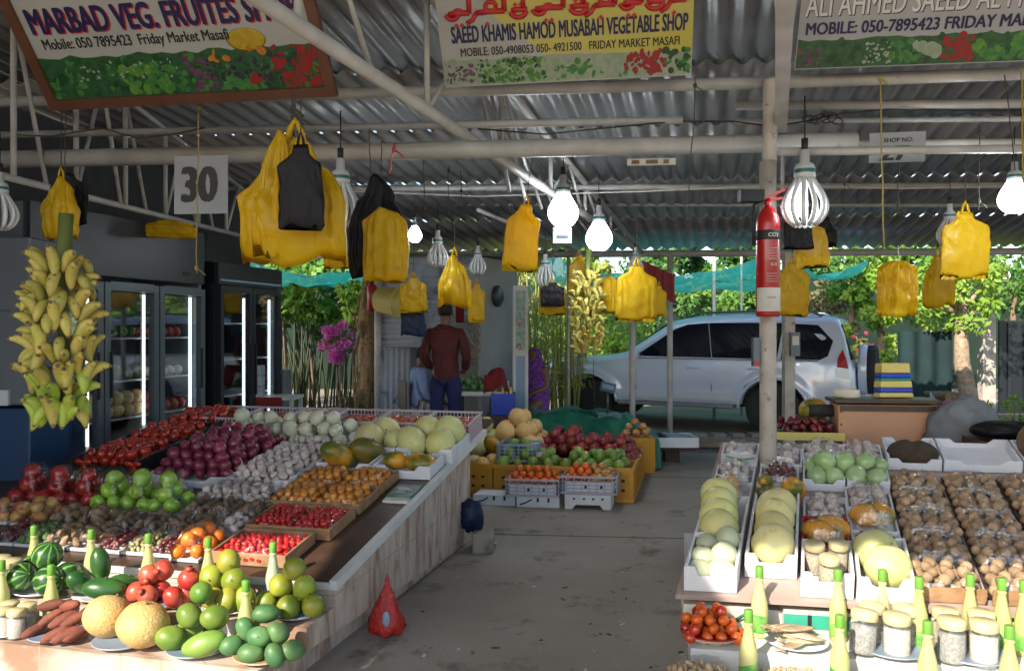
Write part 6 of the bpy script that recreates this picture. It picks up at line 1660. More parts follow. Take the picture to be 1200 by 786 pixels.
# glowing cores of the large half lit bulb
lb = [o for o in bpy.data.objects if o.get('label', '').startswith('large bulb with')][0]
q = MB()
for k in range(7):
    a = -2.6 + .35 * k; q.tube([(.062 * math.cos(a), .062 * math.sin(a), .06), (.072 * math.cos(a), .072 * math.sin(a), .0), (.055 * math.cos(a), .055 * math.sin(a), -.05)], .011, 6)
q.build('glowing_tube', M['bulb_lit'], lb)

# bananas
def bunch(px, y0, y1, d, wpx, label, n, ripe_from=.0, stalk=(0, 0), seed=1, sc=1.0):
    r2 = random.Random(seed); p0 = at(px, y0, d); H = (y1 - y0) / FPX * d; W = wpx / FPX * d
    t = thing('banana_bunch', label, 'bananas', (p0.x, p0.y, p0.z - H))
    q = MB(); q.tube([(W * .05, 0, H + stalk[1]), (-W * .02, 0, H * .75), (W * .04, 0, H * .4), (0, 0, H * .06)], [.032, .03, .022, .012], 12); q.build('stalk', M['banana_stalk'], t)
    hands = n // 9
    for h in range(hands):
        f = h / (hands - 1); z = H * (.97 - .92 * f)
        rad = W * .5 * (.70 + .30 * math.sin(math.pi * (.12 + .76 * f)))
        for k in range(9):
            a = (-math.pi / 2 + math.pi * 1.12 * ((k + .5 * (h % 2)) / 7.5 - .5) if k < 8 else math.pi * r2.uniform(.3, .7)) + r2.uniform(-.16, .16)
            green = f > ripe_from and r2.random() < .8
            rr = rad - .045 * sc + r2.uniform(-.03, .012)
            out = Vector((math.cos(a), math.sin(a), 0)); zz = Vector((0, 0, 1)); side = zz.cross(out)
            tw = r2.uniform(-.55, .55); side = (side * math.cos(tw) + zz * math.sin(tw) * .5).normalized()
            el = R(r2.uniform(30, 78)) * (1 if r2.random() < .75 else -.8)
            ax = (out * math.cos(el) + zz * math.sin(el)); ax = (ax - side * ax.dot(side)).normalized()
            rm = Matrix((side, ax, side.cross(ax))).transposed()
            put('banana', ME['green_banana' if green else 'banana'], t, out * max(rr, .03) + Vector((0, 0, z + r2.uniform(-.035, .035))), rm.to_euler(), sc * r2.uniform(.85, 1.1))
    return t
bunch(73, 306, 492, 3.75, 96, 'large speckled ripe banana bunch with green tip hanging at the left', 99, .76, stalk=(0, .22), seed=3, sc=1.08)
bunch(688, 322, 408, 8.2, 44, 'smaller ripe banana bunch with green stalk hanging in the centre', 99, 2.0, stalk=(0, .28), seed=5, sc=.98)
p = at(704, 318, 8.15)
t = thing('banana_hand', 'green yellow hand of bananas at the top of the far bunch', 'bananas', p)
for k in range(9):
    a = k * .7; put('banana', ME['green_banana' if k % 2 else 'banana'], t, (.07 * math.cos(a), .05 * math.sin(a), .03 * (k % 3)), (rnd.uniform(-.5, .9), rnd.uniform(-.4, .4), a), .8)
# fridge contents
def finside(d_off, y, z, item, r, n, label, group, sc, fr=FR, name=None, cat='fruit'):
    for i in range(n):
        ox = (i % 5) * r * 2.0; oy = ((i // 5) % 2) * r * 2; oz = (i // 10) * r * 1.6
        o = put(name or item, ME[item], None, fr.p(d_off + ox + rnd.uniform(-.005, .005), y + oy, z + r + oz), rot_rand(), sc); tag(o, label, cat, group)
for (x, z, it, r, n, l, sc, nm, ct) in ((.78, .787, 'cantaloupe', .06, 15, 'orange melon on the lower shelf of the middle fridge door', .62, 'melon', 'melon'), (1.40, .787, 'pomegranate', .055, 12, 'red pomegranate on the lower shelf of the right fridge door', 1.15, 'pomegranate', 'pomegranate'),
                              (.78, 1.087, 'dark_papaya', .06, 10, 'dark fruit on the middle shelf of the fridge', .55, 'fruit', 'fruit'), (1.40, 1.087, 'white_onion', .05, 8, 'pale fruit on the middle shelf of the fridge', .8, 'fruit', 'fruit'), (.78, 1.427, 'green_leaf', .05, 10, 'green bundle on the upper shelf of the fridge', 2.2, 'green_bundle', 'vegetable'), (1.40, 1.427, 'tomato_x', .045, 10, 'dark red fruit on the upper shelf of the fridge', 1.1, 'fruit', 'fruit'),
                              (.12, .457, 'sweet_potato', .045, 8, 'dark root on the lowest shelf of the left fridge door', 1.2, 'root', 'root'), (.12, .787, 'orange', .042, 10, 'orange on the shelf behind the banana bunch', 1.0, 'orange', 'orange')):
    finside(x, .14, z, 'pomegranate' if it == 'tomato_x' else it, r, n, l, l.replace(' on the ', 's on the ', 1), sc, name=nm, cat=ct)
# =================================================================== CAR
GZ = -.10
ra = at(911, 400, 12.3); yaw = R(152)
car = thing('parked_car', 'silver off road car with spare wheel on its tail, parked behind the market', 'car', (ra.x + .423 * .80, ra.y + .906 * .80, GZ), (0, 0, yaw))
car.scale = (1.075, 1.03, 1.0)
WB, WR = 2.79, .385
def ctop(x):
    P = [(-1.03, 1.02), (-1.0, 1.12), (-.92, 1.50), (-.84, 1.72), (-.70, 1.775), (-.2, 1.80), (.6, 1.81), (1.2, 1.785), (1.50, 1.72), (2.20, 1.22), (2.4, 1.165), (3.0, 1.11), (3.45, 1.03), (3.65, .93), (3.74, .78), (3.77, .62)]
    for (a, b), (c, d) in zip(P, P[1:]):
        if a <= x <= c: return b + (d - b) * (x - a) / (c - a)
    return P[0][1] if x < P[0][0] else P[-1][1]
def cbot(x):
    z = .43
    for xc in (0, WB):
        dx = abs(x - xc)
        if dx < .47: z = max(z, .385 + math.sqrt(.47 ** 2 - dx ** 2))
    if x < -.8: z = max(z, .46)
    if x > 3.5: z = max(z, .40 + (x - 3.5) * .3)
    return z
def plan(x):
    s = 1.0
    if x > 3.0: s *= 1 - .16 * ((x - 3.0) / .77) ** 2.4
    if x < -.6: s *= 1 - .07 * ((-.6 - x) / .43) ** 2
    return s
def cside(x, z):
    y = .905 + .03 * math.sin(max(0, min(1, (z - .4) / .75)) * math.pi) - max(0, z - 1.12) * .27
    for xc in (0, WB):
        dx = math.hypot(x - xc, z - .385)
        if dx < .62: y += .03 * max(0, min(1, (.62 - dx) / .08))
    return y * plan(x)
xs = sorted(set([round(-1.03 + .04 * i, 3) for i in range(121)] + [round(xc + s * .47 * math.cos(a), 3) for xc in (0, WB) for s in (-1, 1) for a in [k * .1 for k in range(16)]] + [-.98, -.95, 2.18, 2.22]))
xs = [x for x in xs if x <= 3.77]
q = MB(); vs = []; KS, KT = 26, 8; nring = 0
for x in xs:
    zt, zb = ctop(x), cbot(x); ring = []
    rc = min(.10, (zt - zb) * .4)
    for k in range(KS + 1):
        z = zb + (zt - zb) * k / KS; y = cside(x, z)
        if z > zt - rc: y -= rc * (1 - math.sqrt(max(0, 1 - ((z - zt + rc) / rc) ** 2)))
        ring.append((x, y, z))
    yt = ring[-1][1]
    for k in range(1, KT): y = yt * (1 - 2 * k / KT); ring.append((x, y, zt + .025 * (1 - (y / yt) ** 2)))
    ring += [(a, -b, c) for (a, b, c) in ring[:KS + 1]][::-1]
    nring = len(ring); vs += ring
fs = []
for i in range(len(xs) - 1):
    for k in range(nring): fs.append((i * nring + k, i * nring + (k + 1) % nring, (i + 1) * nring + (k + 1) % nring, (i + 1) * nring + k))
fs.append(list(range(nring))); fs.append([(len(xs) - 1) * nring + k for k in range(nring)])
q.add(vs, fs, True); q.build('body', M['car_paint'], car)
def panel(poly, name, m, off=.006, parent=car, th=.02, sides=(1, -1)):
    for s in sides:
        b = MB(); b.prism(poly, -th, off, lambda a, c, t: (a, s * (cside(a, c) + t), c)); o = b.build(name, M[m], parent)
    return o
panel([(2.02, 1.16), (1.42, 1.60), (1.25, 1.665), (.945, 1.688), (.868, 1.15)], 'front_window', 'car_glass')
panel([(.855, 1.15), (.932, 1.688), (.30, 1.69), (-.12, 1.685), (-.05, 1.14)], 'rear_window', 'car_glass')
panel([(-.10, 1.14), (-.17, 1.68), (-.58, 1.655), (-.78, 1.42), (-.72, 1.20), (-.62, 1.14)], 'quarter_window', 'car_glass')
for s in (1, -1):
    b = MB()
    b.mi = 0
    for pts in ([(2.05, 1.12), (2.02, .75), (1.98, .52)], [(.86, 1.14), (.86, .7), (.84, .52)], [(.0, 1.12), (.10, .92), (.38, .72), (.44, .52)]):
        b.tube([(x, s * (cside(x, z) + .001), z) for x, z in pts], .006, 5)
    b.tube([(x, s * (cside(x, 1.125) + .001), 1.125) for x in (2.1, 1.5, .8, .2, -.6)], .006, 5)
    b.build('door_gap', M['black'], car)
    b = MB()
    for x in (1.02, .14): b.tube([(x, s * (cside(x, .99) + .02), .99), (x + .10, s * (cside(x, .99) + .035), .995), (x + .20, s * (cside(x, .99) + .02), .99)], .014, 8)
    b.build('door_handle', M['car_paint'], car)
    b = MB(); b.prism([(2.25, .50), (2.25, .62), (.55, .62), (.55, .50)], -.01, .022, lambda a, c, t: (a, s * (cside(a, c) + t), c)); b.build('side_moulding', M['clear_lamp'], car)
    b = MB(); b.box((1.40, s * .93, .40), (1.75, .16, .055)); bevel(b.build('running_board', M['alloy'], car), .02)
    b = MB(); b.ball((1.98, s * 1.03, 1.19), (.06, .11, .09), 14, 8); b.bar((1.98, s * .88, 1.16), (1.98, s * .98, 1.17), .05); b.build('wing_mirror', M['car_paint'], car)
    b = MB(); b.tube([(1.25, s * .60, 1.79), (1.1, s * .61, 1.85), (.2, s * .62, 1.87), (-.5, s * .61, 1.85), (-.62, s * .60, 1.78)], .02, 8); b.build('roof_rail', M['fridge_alu'], car)
    panel([(-.84, 1.16), (-.90, 1.30), (-.945, 1.18), (-.98, 1.02), (-.84, 1.04)], 'tail_lamp', 'red_lamp', .012, sides=(s,))
    panel([(-.82, 1.03), (-.985, 1.01), (-1.0, .86), (-.82, .90)], 'rear_clear_lamp', 'clear_lamp', .012, sides=(s,))
    panel([(3.30, .98), (3.50, .95), (3.62, .86), (3.60, .78), (3.34, .82)], 'headlight', 'clear_lamp', .012, sides=(s,))
    b = MB(); b.prism([(-.38, .93), (-.58, .93), (-.60, .96), (-.60, 1.07), (-.57, 1.10), (-.40, 1.10), (-.37, 1.07), (-.37, .96)], 0, .0055, lambda a, c, t: (a, s * (cside(a, c) + t), c)); b.build('fuel_flap' if s == 1 else 'body_flap', M['car_paint'], car)
    for xc in (0, WB):
        b = MB(); b.tube([(xc + .475 * math.cos(a), s * (cside(xc + .475 * math.cos(a), .385 + .475 * math.sin(a)) + .004), .385 + .475 * math.sin(a)) for a in [(.02 + .123 * k) for k in range(26)]], .022, 6); b.build('arch_trim', M['car_paint'], car)
for (p0, p1, nm) in (((2.13, 1.26), (1.55, 1.705), 'windscreen'), ((-1.012, 1.14), (-.865, 1.66), 'rear_screen')):
    b = MB(); s = 1 if nm == 'windscreen' else -1; b.add([(p0[0] + .012 * s, -.74, p0[1] + .01), (p0[0] + .012 * s, .74, p0[1] + .01), (p1[0] + .012 * s, .62, p1[1] + .012), (p1[0] + .012 * s, -.62, p1[1] + .012), (p0[0] - .03 * s, -.74, p0[1] - .02), (p0[0] - .03 * s, .74, p0[1] - .02), (p1[0] - .03 * s, .62, p1[1] - .02), (p1[0] - .03 * s, -.62, p1[1] - .02)], [(0, 1, 2, 3), (4, 7, 6, 5), (0, 4, 5, 1), (1, 5, 6, 2), (2, 6, 7, 3), (3, 7, 4, 0)], False); b.build(nm, M['car_glass'], car)
b = MB(); b.box((1.35, 0, .52), (4.2, 1.35, .28)); b.build('underbody', M['black'], car)
b = MB(); b.box((3.70, 0, .74), (.12, .9, .13)); b.build('grille', M['fridge_alu'], car)
rmx = Euler((R(90), 0, 0)).to_matrix()
for xc in (0, WB):
    for s in (1, -1):
        w = thing('wheel', None, None, (xc, s * .80, WR)); w.parent = car
        b = MB(); b.lathe([(.25, -.12), (.355, -.125), (.383, -.09), (.385, 0), (.383, .09), (.355, .125), (.25, .12)], 40, (0, 0, 0), rmx); b.build('tyre', M['rubber'], w)
        b = MB(); b.lathe([(.255, .10), (.245, .118), (.225, .112), (.21, .05), (.001, .03)], 32, (0, 0, 0), Euler((R(-90 * s), 0, 0)).to_matrix())
        rm = Euler((R(-90 * s), 0, 0)).to_matrix()
        for k in range(6):
            a = k * math.pi / 3
            for da in (-.13, .13): b.bar(rm @ Vector((.05 * math.cos(a), .05 * math.sin(a), .095)), rm @ Vector((.22 * math.cos(a + da), .22 * math.sin(a + da), .105)), .035, .03, up=(0, 1, 0))
        b.lathe([(.06, .05), (.06, .105), (.03, .118), (.001, .12)], 16, (0, 0, 0), rm)
        b.build('rim', M['alloy'], w)
        b = MB(); b.lathe([(.205, .045), (.001, .04)], 24, (0, 0, 0), rm); b.build('brake_disc', M['fridge_dark'], w)
sp_ = thing('spare_wheel', None, None, (-1.17, .12, .98)); sp_.parent = car
rmz = Euler((0, R(-90), 0)).to_matrix()
b = MB(); b.lathe([(.30, .01), (.378, .0), (.378, -.08), (.36, -.11), (.30, -.115)], 36, (0, 0, 0), rmz); b.build('wheel_cover', M['car_paint'], sp_)
b = MB(); b.lathe([(.372, .006), (.374, .07), (.36, .11), (.32, .125), (.28, .10), (.001, .095)], 36, (0, 0, 0), rmz); b.build('tyre', M['rubber'], sp_)
b = MB(); b.box((-1.06, 0, .52), (.18, 1.72, .20)); bevel(b.build('rear_bumper', M['car_paint'], car), .04)

# =================================================================== PEOPLE
def skin_mesh(name, J, E, mat_, root, sub=2, extra=None, mats=None):
    me = bpy.data.meshes.new(name); keys = list(J); idx = {k: i for i, k in enumerate(keys)}
    me.from_pydata([J[k][0] for k in keys], [(idx[a], idx[b]) for a, b in E], [])
    o = bpy.data.objects.new(name, me); COL.objects.link(o)
    md = o.modifiers.new('skin', 'SKIN'); md.use_smooth_shade = True
    for i, k in enumerate(keys):
        sv = me.skin_vertices[0].data[i]; r = J[k][1]; sv.radius = r if isinstance(r, tuple) else (r, r); sv.use_root = (k == root)
    ms = o.modifiers.new('sub', 'SUBSURF'); ms.levels = sub; ms.render_levels = sub
    dg = bpy.context.evaluated_depsgraph_get(); dg.update()
    out = bpy.data.meshes.new_from_object(o.evaluated_get(dg)); bpy.data.objects.remove(o)
    out.materials.clear()
    for m in (mats or [mat_]): out.materials.append(m)
    for p in out.polygons: p.use_smooth = True
    if extra:
        bm = bmesh.new(); bm.from_mesh(out)
        tmp = extra.mesh('tmp', [M['skin'], M['white_paint'], M['black']]); bm.from_mesh(tmp); bm.to_mesh(out); bm.free()
        out.materials.clear()
        for m in (M['skin'], M['white_paint'], M['black']): out.materials.append(m)
    return out
def face(c, fwd, sc=1.0):
    b = MB(); c = Vector(c); f = Vector(fwd).normalized(); sd = f.cross(Vector((0, 0, 1))).normalized(); up = sd.cross(f)
    def P(x, y, z): return c + (sd * x + f * y + up * z) * sc
    b.ball(P(0, .100, -.005), (.014, .016, .022), 8, 6)
    for s in (-1, 1):
        b.ball(P(s * .082, -.005, 0), (.014, .02, .032), 8, 6)
        b.mi = 1; b.ball(P(s * .034, .088, .018), .011, 8, 6); b.mi = 2; b.ball(P(s * .034, .097, .018), .0055, 6, 5); b.mi = 0
    b.mi = 2; b.tube([P(-.024, .088, -.045), P(0, .096, -.047), P(.024, .088, -.045)], .004, 5)
    return b
def hand(J, E, side, wrist, d, palm_up):
    # five separate fingers grown from the wrist
    w = Vector(J[wrist][0]); d = Vector(d).normalized(); n = Vector(palm_up).normalized(); s = d.cross(n).normalized()
    J['palm' + side] = (tuple(w + d * .055), (.036, .020)); E.append((wrist, 'palm' + side))
    for i, (off, L) in enumerate(((-.030, .062), (-.010, .072), (.010, .068), (.029, .052))):
        a = w + d * .088 + s * off; b1 = a + d * L * .55 - n * .012; b2 = b1 + d * L * .4 - n * .028
        J['f%d%sa' % (i, side)] = (tuple(a), .0095); J['f%d%sb' % (i, side)] = (tuple(b1), .0088); J['f%d%sc' % (i, side)] = (tuple(b2), .0075)
        E += [('palm' + side, 'f%d%sa' % (i, side)), ('f%d%sa' % (i, side), 'f%d%sb' % (i, side)), ('f%d%sb' % (i, side), 'f%d%sc' % (i, side))]
    a = w + d * .035 - s * .035; b1 = a + d * .03 - s * .022 - n * .01
    J['t%sa' % side] = (tuple(a), .011); J['t%sb' % side] = (tuple(b1), .009); E += [('palm' + side, 't%sa' % side), ('t%sa' % side, 't%sb' % side)]

# standing man seen from behind
mp = at(522, 400, 9.9)
man = thing('person', 'person standing with their back turned, in a maroon shirt and navy jeans', 'person', (mp.x, mp.y, 0), (0, 0, R(-6)))
J = {'pelvis': ((0, 0, .95), (.145, .105)), 'spine': ((0, .0, 1.14), (.135, .10)), 'chest': ((0, -.01, 1.34), (.150, .095)), 'neck': ((0, -.002, 1.52), .052), 'head1': ((0, .012, 1.62), (.072, .085)), 'head2': ((0, .015, 1.72), (.078, .095)), 'head3': ((0, .01, 1.775), (.05, .06)),
     'sl': ((-.185, -.01, 1.44), .062), 'el': ((-.255, -.05, 1.16), .046), 'wl': ((-.20, .16, 1.00), .030), 'sr': ((.185, -.01, 1.44), .062), 'er': ((.265, -.05, 1.16), .046), 'wr': ((.21, .15, .98), .030),
     'hl': ((-.095, 0, .90), .10), 'kl': ((-.115, .02, .50), .062), 'al': ((-.12, 0, .10), .044), 'tl': ((-.13, .13, .045), .036), 'hr': ((.095, 0, .90), .10), 'kr': ((.115, .02, .50), .062), 'ar': ((.12, 0, .10), .044), 'tr': ((.13, .13, .045), .036)}
E_ = [('pelvis', 'spine'), ('spine', 'chest'), ('chest', 'neck'), ('neck', 'head1'), ('head1', 'head2'), ('head2', 'head3'), ('chest', 'sl'), ('sl', 'el'), ('el', 'wl'), ('chest', 'sr'), ('sr', 'er'), ('er', 'wr'), ('pelvis', 'hl'), ('hl', 'kl'), ('kl', 'al'), ('al', 'tl'), ('pelvis', 'hr'), ('hr', 'kr'), ('kr', 'ar'), ('ar', 'tr')]
hand(J, E_, 'L', 'wl', (.25, .9, -.1), (0, 0, 1)); hand(J, E_, 'R', 'wr', (-.25, .9, -.1), (0, 0, 1))
put('body', skin_mesh('body', J, E_, M['skin'], 'pelvis', extra=face((0, .02, 1.69), (0, 1, 0))), man)
JS = {'p': ((0, 0, .80), (.20, .15)), 'p2': ((0, 0, 1.0), (.178, .130)), 's': ((0, 0, 1.16), (.170, .122)), 'c': ((0, -.01, 1.36), (.198, .135)), 'n': ((0, -.018, 1.485), (.118, .105)), 'n2': ((0, -.010, 1.56), (.070, .070)), 'sl': ((-.19, -.01, 1.44), .082), 'el': ((-.262, -.05, 1.16), .066), 'wl': ((-.212, .13, 1.015), .048), 'sr': ((.19, -.01, 1.44), .082), 'er': ((.272, -.05, 1.16), .066), 'wr': ((.222, .12, .995), .048)}
me = skin_mesh('shirt', JS, [('p', 'p2'), ('p2', 's'), ('s', 'c'), ('c', 'n'), ('n', 'n2'), ('c', 'sl'), ('sl', 'el'), ('el', 'wl'), ('c', 'sr'), ('sr', 'er'), ('er', 'wr')], M['shirt_red'], 'p')
def wrinkle(me, amp, f, seed=0):
    n = len(me.vertices); me.update()
    for v in me.vertices:
        k = MN.noise(Vector((v.co.x * f + seed, v.co.y * f, v.co.z * f * .55))) * amp + MN.noise(v.co * f * 2.3) * amp * .5
        v.co += v.normal * k
    me.update()
wrinkle(me, .014, 9); put('shirt', me, man)
JT = {'p': ((0, 0, .98), (.140, .105)), 'hl': ((-.092, 0, .86), (.112, .118)), 'kl': ((-.115, .02, .50), .084), 'al': ((-.12, 0, .08), .074), 'hr': ((.092, 0, .86), (.112, .118)), 'kr': ((.115, .02, .50), .084), 'ar': ((.12, 0, .08), .074)}
me = skin_mesh('trousers', JT, [('p', 'hl'), ('hl', 'kl'), ('kl', 'al'), ('p', 'hr'), ('hr', 'kr'), ('kr', 'ar')], M['jeans'], 'p'); wrinkle(me, .010, 10, 3); put('trousers', me, man)
q = MB(); q.ball((0, -.004, 1.725), (.092, .108, .098), 18, 12, lambda p: Vector((p.x, min(p.y, .055 + .03 * (p.z > .03)), max(p.z, -.07 if p.y < 0 else .02)))); q.build('hair', M['hair'], man)
for s in (-1, 1):
    q = MB(); q.ball((s * .13, .06, .035), (.05, .13, .04), 14, 8, lambda p: Vector((p.x, p.y, max(p.z, -.033)))); q.build('shoe', M['black'], man)

# seated person in pale blue, facing right, partly behind the man
sp = at(489, 450, 10.3)
seat = thing('person', 'person seated in a pale blue shirt beside the tin wall, forearm resting on the lap', 'person', (sp.x, sp.y, 0), (0, 0, R(-70)))
J = {'pelvis': ((0, 0, .50), (.14, .11)), 'spine': ((0, .02, .68), (.13, .10)), 'chest': ((0, .03, .88), (.155, .105)), 'neck': ((0, .05, 1.02), .05), 'head1': ((0, .085, 1.09), (.07, .08)), 'head2': ((0, .095, 1.18), (.075, .09)), 'head3': ((0, .085, 1.235), (.05, .06)),
     'sl': ((-.17, .02, .95), .058), 'el': ((-.22, .05, .69), .044), 'wl': ((-.13, .27, .62), .03), 'sr': ((.17, .02, .95), .058), 'er': ((.235, .03, .68), .044), 'wr': ((.19, .24, .58), .03),
     'hl': ((-.09, .06, .48), .095), 'kl': ((-.12, .45, .50), .064), 'al': ((-.12, .42, .10), .044), 'tl': ((-.12, .55, .045), .036), 'hr': ((.09, .06, .48), .095), 'kr': ((.12, .45, .50), .064), 'ar': ((.12, .42, .10), .044), 'tr': ((.12, .55, .045), .036)}
E_ = [('pelvis', 'spine'), ('spine', 'chest'), ('chest', 'neck'), ('neck', 'head1'), ('head1', 'head2'), ('head2', 'head3'), ('chest', 'sl'), ('sl', 'el'), ('el', 'wl'), ('chest', 'sr'), ('sr', 'er'), ('er', 'wr'), ('pelvis', 'hl'), ('hl', 'kl'), ('kl', 'al'), ('al', 'tl'), ('pelvis', 'hr'), ('hr', 'kr'), ('kr', 'ar'), ('ar', 'tr')]
hand(J, E_, 'L', 'wl', (.2, .9, -.25), (0, 0, 1)); hand(J, E_, 'R', 'wr', (-.1, .9, -.25), (0, 0, 1))
# bowed forward: the head is hidden behind the man's arm in the photo
put('body', skin_mesh('body', J, E_, M['skin'], 'pelvis', extra=face((0, .105, 1.155), (0, 1, -.2))), seat)
JS = {'p': ((0, 0, .48), (.175, .13)), 's': ((0, .02, .68), (.165, .125)), 'c': ((0, .03, .88), (.185, .13)), 'n': ((0, .045, 1.0), (.08, .07)), 'sl': ((-.175, .02, .95), .078), 'el': ((-.225, .05, .69), .064), 'wl': ((-.145, .24, .63), .046), 'sr': ((.175, .02, .95), .078), 'er': ((.24, .03, .68), .064), 'wr': ((.20, .21, .59), .046)}
me = skin_mesh('shirt', JS, [('p', 's'), ('s', 'c'), ('c', 'n'), ('c', 'sl'), ('sl', 'el'), ('el', 'wl'), ('c', 'sr'), ('sr', 'er'), ('er', 'wr')], M['shirt_blue'], 'p'); wrinkle(me, .014, 9, 5); put('shirt', me, seat)
JT = {'p': ((0, 0, .49), (.155, .12)), 'hl': ((-.09, .08, .48), .108), 'kl': ((-.12, .45, .50), .082), 'al': ((-.12, .42, .10), .07), 'hr': ((.09, .08, .48), .108), 'kr': ((.12, .45, .50), .082), 'ar': ((.12, .42, .10), .07)}
put('trousers', skin_mesh('trousers', JT, [('p', 'hl'), ('hl', 'kl'), ('kl', 'al'), ('p', 'hr'), ('hr', 'kr'), ('kr', 'ar')], M['paper'], 'p'), seat)
q = MB(); q.ball((0, .075, 1.185), (.088, .102, .092), 16, 10, lambda p: Vector((p.x, min(p.y, .05), max(p.z, -.06 if p.y < 0 else .02)))); q.build('hair', M['hair'], seat)
for s in (-1, 1):
    q = MB(); q.ball((s * .12, .48, .035), (.05, .13, .04), 12, 8, lambda p: Vector((p.x, p.y, max(p.z, -.033)))); q.build('shoe', M['black'], seat)
ch = thing('plastic_chair', 'brown chair under the seated person in pale blue', 'chair', (sp.x, sp.y, 0), (0, 0, R(-70)))
q = MB(); q.box((0, .06, .36), (.46, .46, .04)); q.build('seat', M['dark_wood'], ch)
q = MB(); q.box((0, -.19, .66), (.44, .03, .36)); q.build('backrest', M['dark_wood'], ch)
for (x, y) in ((-.2, -.15), (.2, -.15), (-.2, .27), (.2, .27)):
    q = MB(); q.box((x, y, .17), (.04, .04, .34)); q.build('leg', M['dark_wood'], ch)
# person in purple beyond the door
pp = at(626, 430, 11.4)
pur = thing('person', 'person in a purple patterned shawl seated beyond the open shop door', 'person', (pp.x, pp.y, 0), (0, 0, R(160)))
J = {'pelvis': ((0, 0, .46), (.17, .14)), 'spine': ((0, .0, .66), (.15, .12)), 'chest': ((0, .0, .88), (.16, .12)), 'neck': ((0, .01, 1.0), .055), 'head1': ((0, .02, 1.06), (.07, .08)), 'head2': ((0, .025, 1.15), (.076, .09)), 'head3': ((0, .02, 1.20), (.05, .06)), 'sl': ((-.16, 0, .93), .06), 'el': ((-.2, .05, .68), .046), 'wl': ((-.08, .22, .62), .03), 'sr': ((.16, 0, .93), .06), 'er': ((.2, .05, .68), .046), 'wr': ((.08, .22, .62), .03),
     'hl': ((-.09, .05, .44), .1), 'kl': ((-.12, .42, .46), .07), 'al': ((-.11, .40, .10), .045), 'tl': ((-.11, .52, .04), .035), 'hr': ((.09, .05, .44), .1), 'kr': ((.12, .42, .46), .07), 'ar': ((.11, .40, .10), .045), 'tr': ((.11, .52, .04), .035)}
E_ = [('pelvis', 'spine'), ('spine', 'chest'), ('chest', 'neck'), ('neck', 'head1'), ('head1', 'head2'), ('head2', 'head3'), ('chest', 'sl'), ('sl', 'el'), ('el', 'wl'), ('chest', 'sr'), ('sr', 'er'), ('er', 'wr'), ('pelvis', 'hl'), ('hl', 'kl'), ('kl', 'al'), ('al', 'tl'), ('pelvis', 'hr'), ('hr', 'kr'), ('kr', 'ar'), ('ar', 'tr')]
hand(J, E_, 'L', 'wl', (.3, .9, -.1), (0, 0, 1)); hand(J, E_, 'R', 'wr', (-.3, .9, -.1), (0, 0, 1))
put('body', skin_mesh('body', J, E_, M['skin'], 'pelvis', extra=face((0, .03, 1.12), (0, 1, -.1))), pur)
JS = {'p': ((0, .02, .10), (.26, .26)), 'p2': ((0, .05, .45), (.24, .22)), 's': ((0, 0, .70), (.24, .19)), 'c': ((0, -.01, .92), (.20, .15)), 'n': ((0, -.02, 1.05), (.115, .11)), 'h': ((0, -.028, 1.17), (.112, .105)), 't': ((0, -.02, 1.235), (.07, .07))}
me = skin_mesh('shawl', JS, [('p', 'p2'), ('p2', 's'), ('s', 'c'), ('c', 'n'), ('n', 'h'), ('h', 't')], M['purple'], 'p'); wrinkle(me, .02, 8, 7); put('shawl', me, pur)
q = MB(); q.box((pp.x, pp.y, .19), (.40, .40, .38)); tag(q.build('stool_box', M['dark_wood']), 'dark box seat under the person in purple', 'box')

# shop goods near the man
p = at(566, 452, 10.2)
t = thing('low_table', 'low table with green vegetables covered by a maroon cloth right of the man', 'table', (p.x, p.y, 0))
q = MB(); q.box((0, 0, .70), (.62, .5, .05)); q.build('table_top', M['paper'], t)
for (x, y) in ((-.27, -.2), (.27, -.2), (-.27, .2), (.27, .2)):
    q = MB(); q.box((x, y, .34), (.04, .04, .68)); q.build('leg', M['dark_wood'], t)
for (x, y, z) in heap(.34, .3, .05, 3, .3, .9, 1.2): single('small_mango', Vector((p.x - .10 + x, p.y - .05 + y, .725 + z)), 'dark green vegetable heaped on the low table right of the man', 'vegetable', None, 1.1, 'vegetables on the low table', 'vegetable')
q = MB()
def clo(s, t_):
    x = p.x + .02 + .42 * s; yy = p.y - .30 + .36 * t_
    z = .90 + .10 * math.sin(s * 3) - max(0, s - .55) * 1.5 * (1) - max(0, .35 - t_) * .6 + .025 * math.sin(14 * s + 5 * t_)
    return (x, yy - .02 * math.sin(9 * s), max(z, .05))
q.grid(clo, 30, 14); tag(q.build('maroon_cloth', M['red_cloth'], None, fix=False), 'maroon cloth thrown over the low table right of the man', 'cloth')
p = at(590, 468, 10.0)
q = MB()
w, d, h = .30, .28, .26
for (c, s) in (((0, -d / 2, h / 2), (w, .014, h)), ((0, d / 2, h / 2), (w, .014, h)), ((-w / 2 + .007, 0, h / 2), (.014, d - .015, h)), ((w / 2 - .007, 0, h / 2), (.014, d - .015, h)), ((0, 0, .008), (w - .03, d - .016, .014))): q.box(c, s)
for k in range(5): q.box((-w / 2 + w * (k + .5) / 5, -d / 2 - .008, h / 2), (.012, .006, h * .8))
tag(q.build('blue_crate', M['blue_crate'], None, (p.x, p.y, .45)), 'bright blue crate of yellow bottles at the foot of the shop partition', 'crate')
q = MB(); q.box((p.x, p.y, .222), (.42, .38, .444)); tag(q.build('crate_stand', M['dark_wood']), 'dark stand under the bright blue crate', 'stand')
for k in range(6):
    q = MB(); q.lathe([(.001, 0), (.03, 0), (.032, .20), (.014, .27), (.014, .31), (.001, .31)], 12); tag(q.build('yellow_bottle', M['sign_yellow'], None, (p.x - .10 + .095 * (k % 3), p.y - .06 + .12 * (k // 3), .468)), 'yellow bottle standing in the bright blue crate', 'bottle', 'yellow bottles in the bright blue crate')
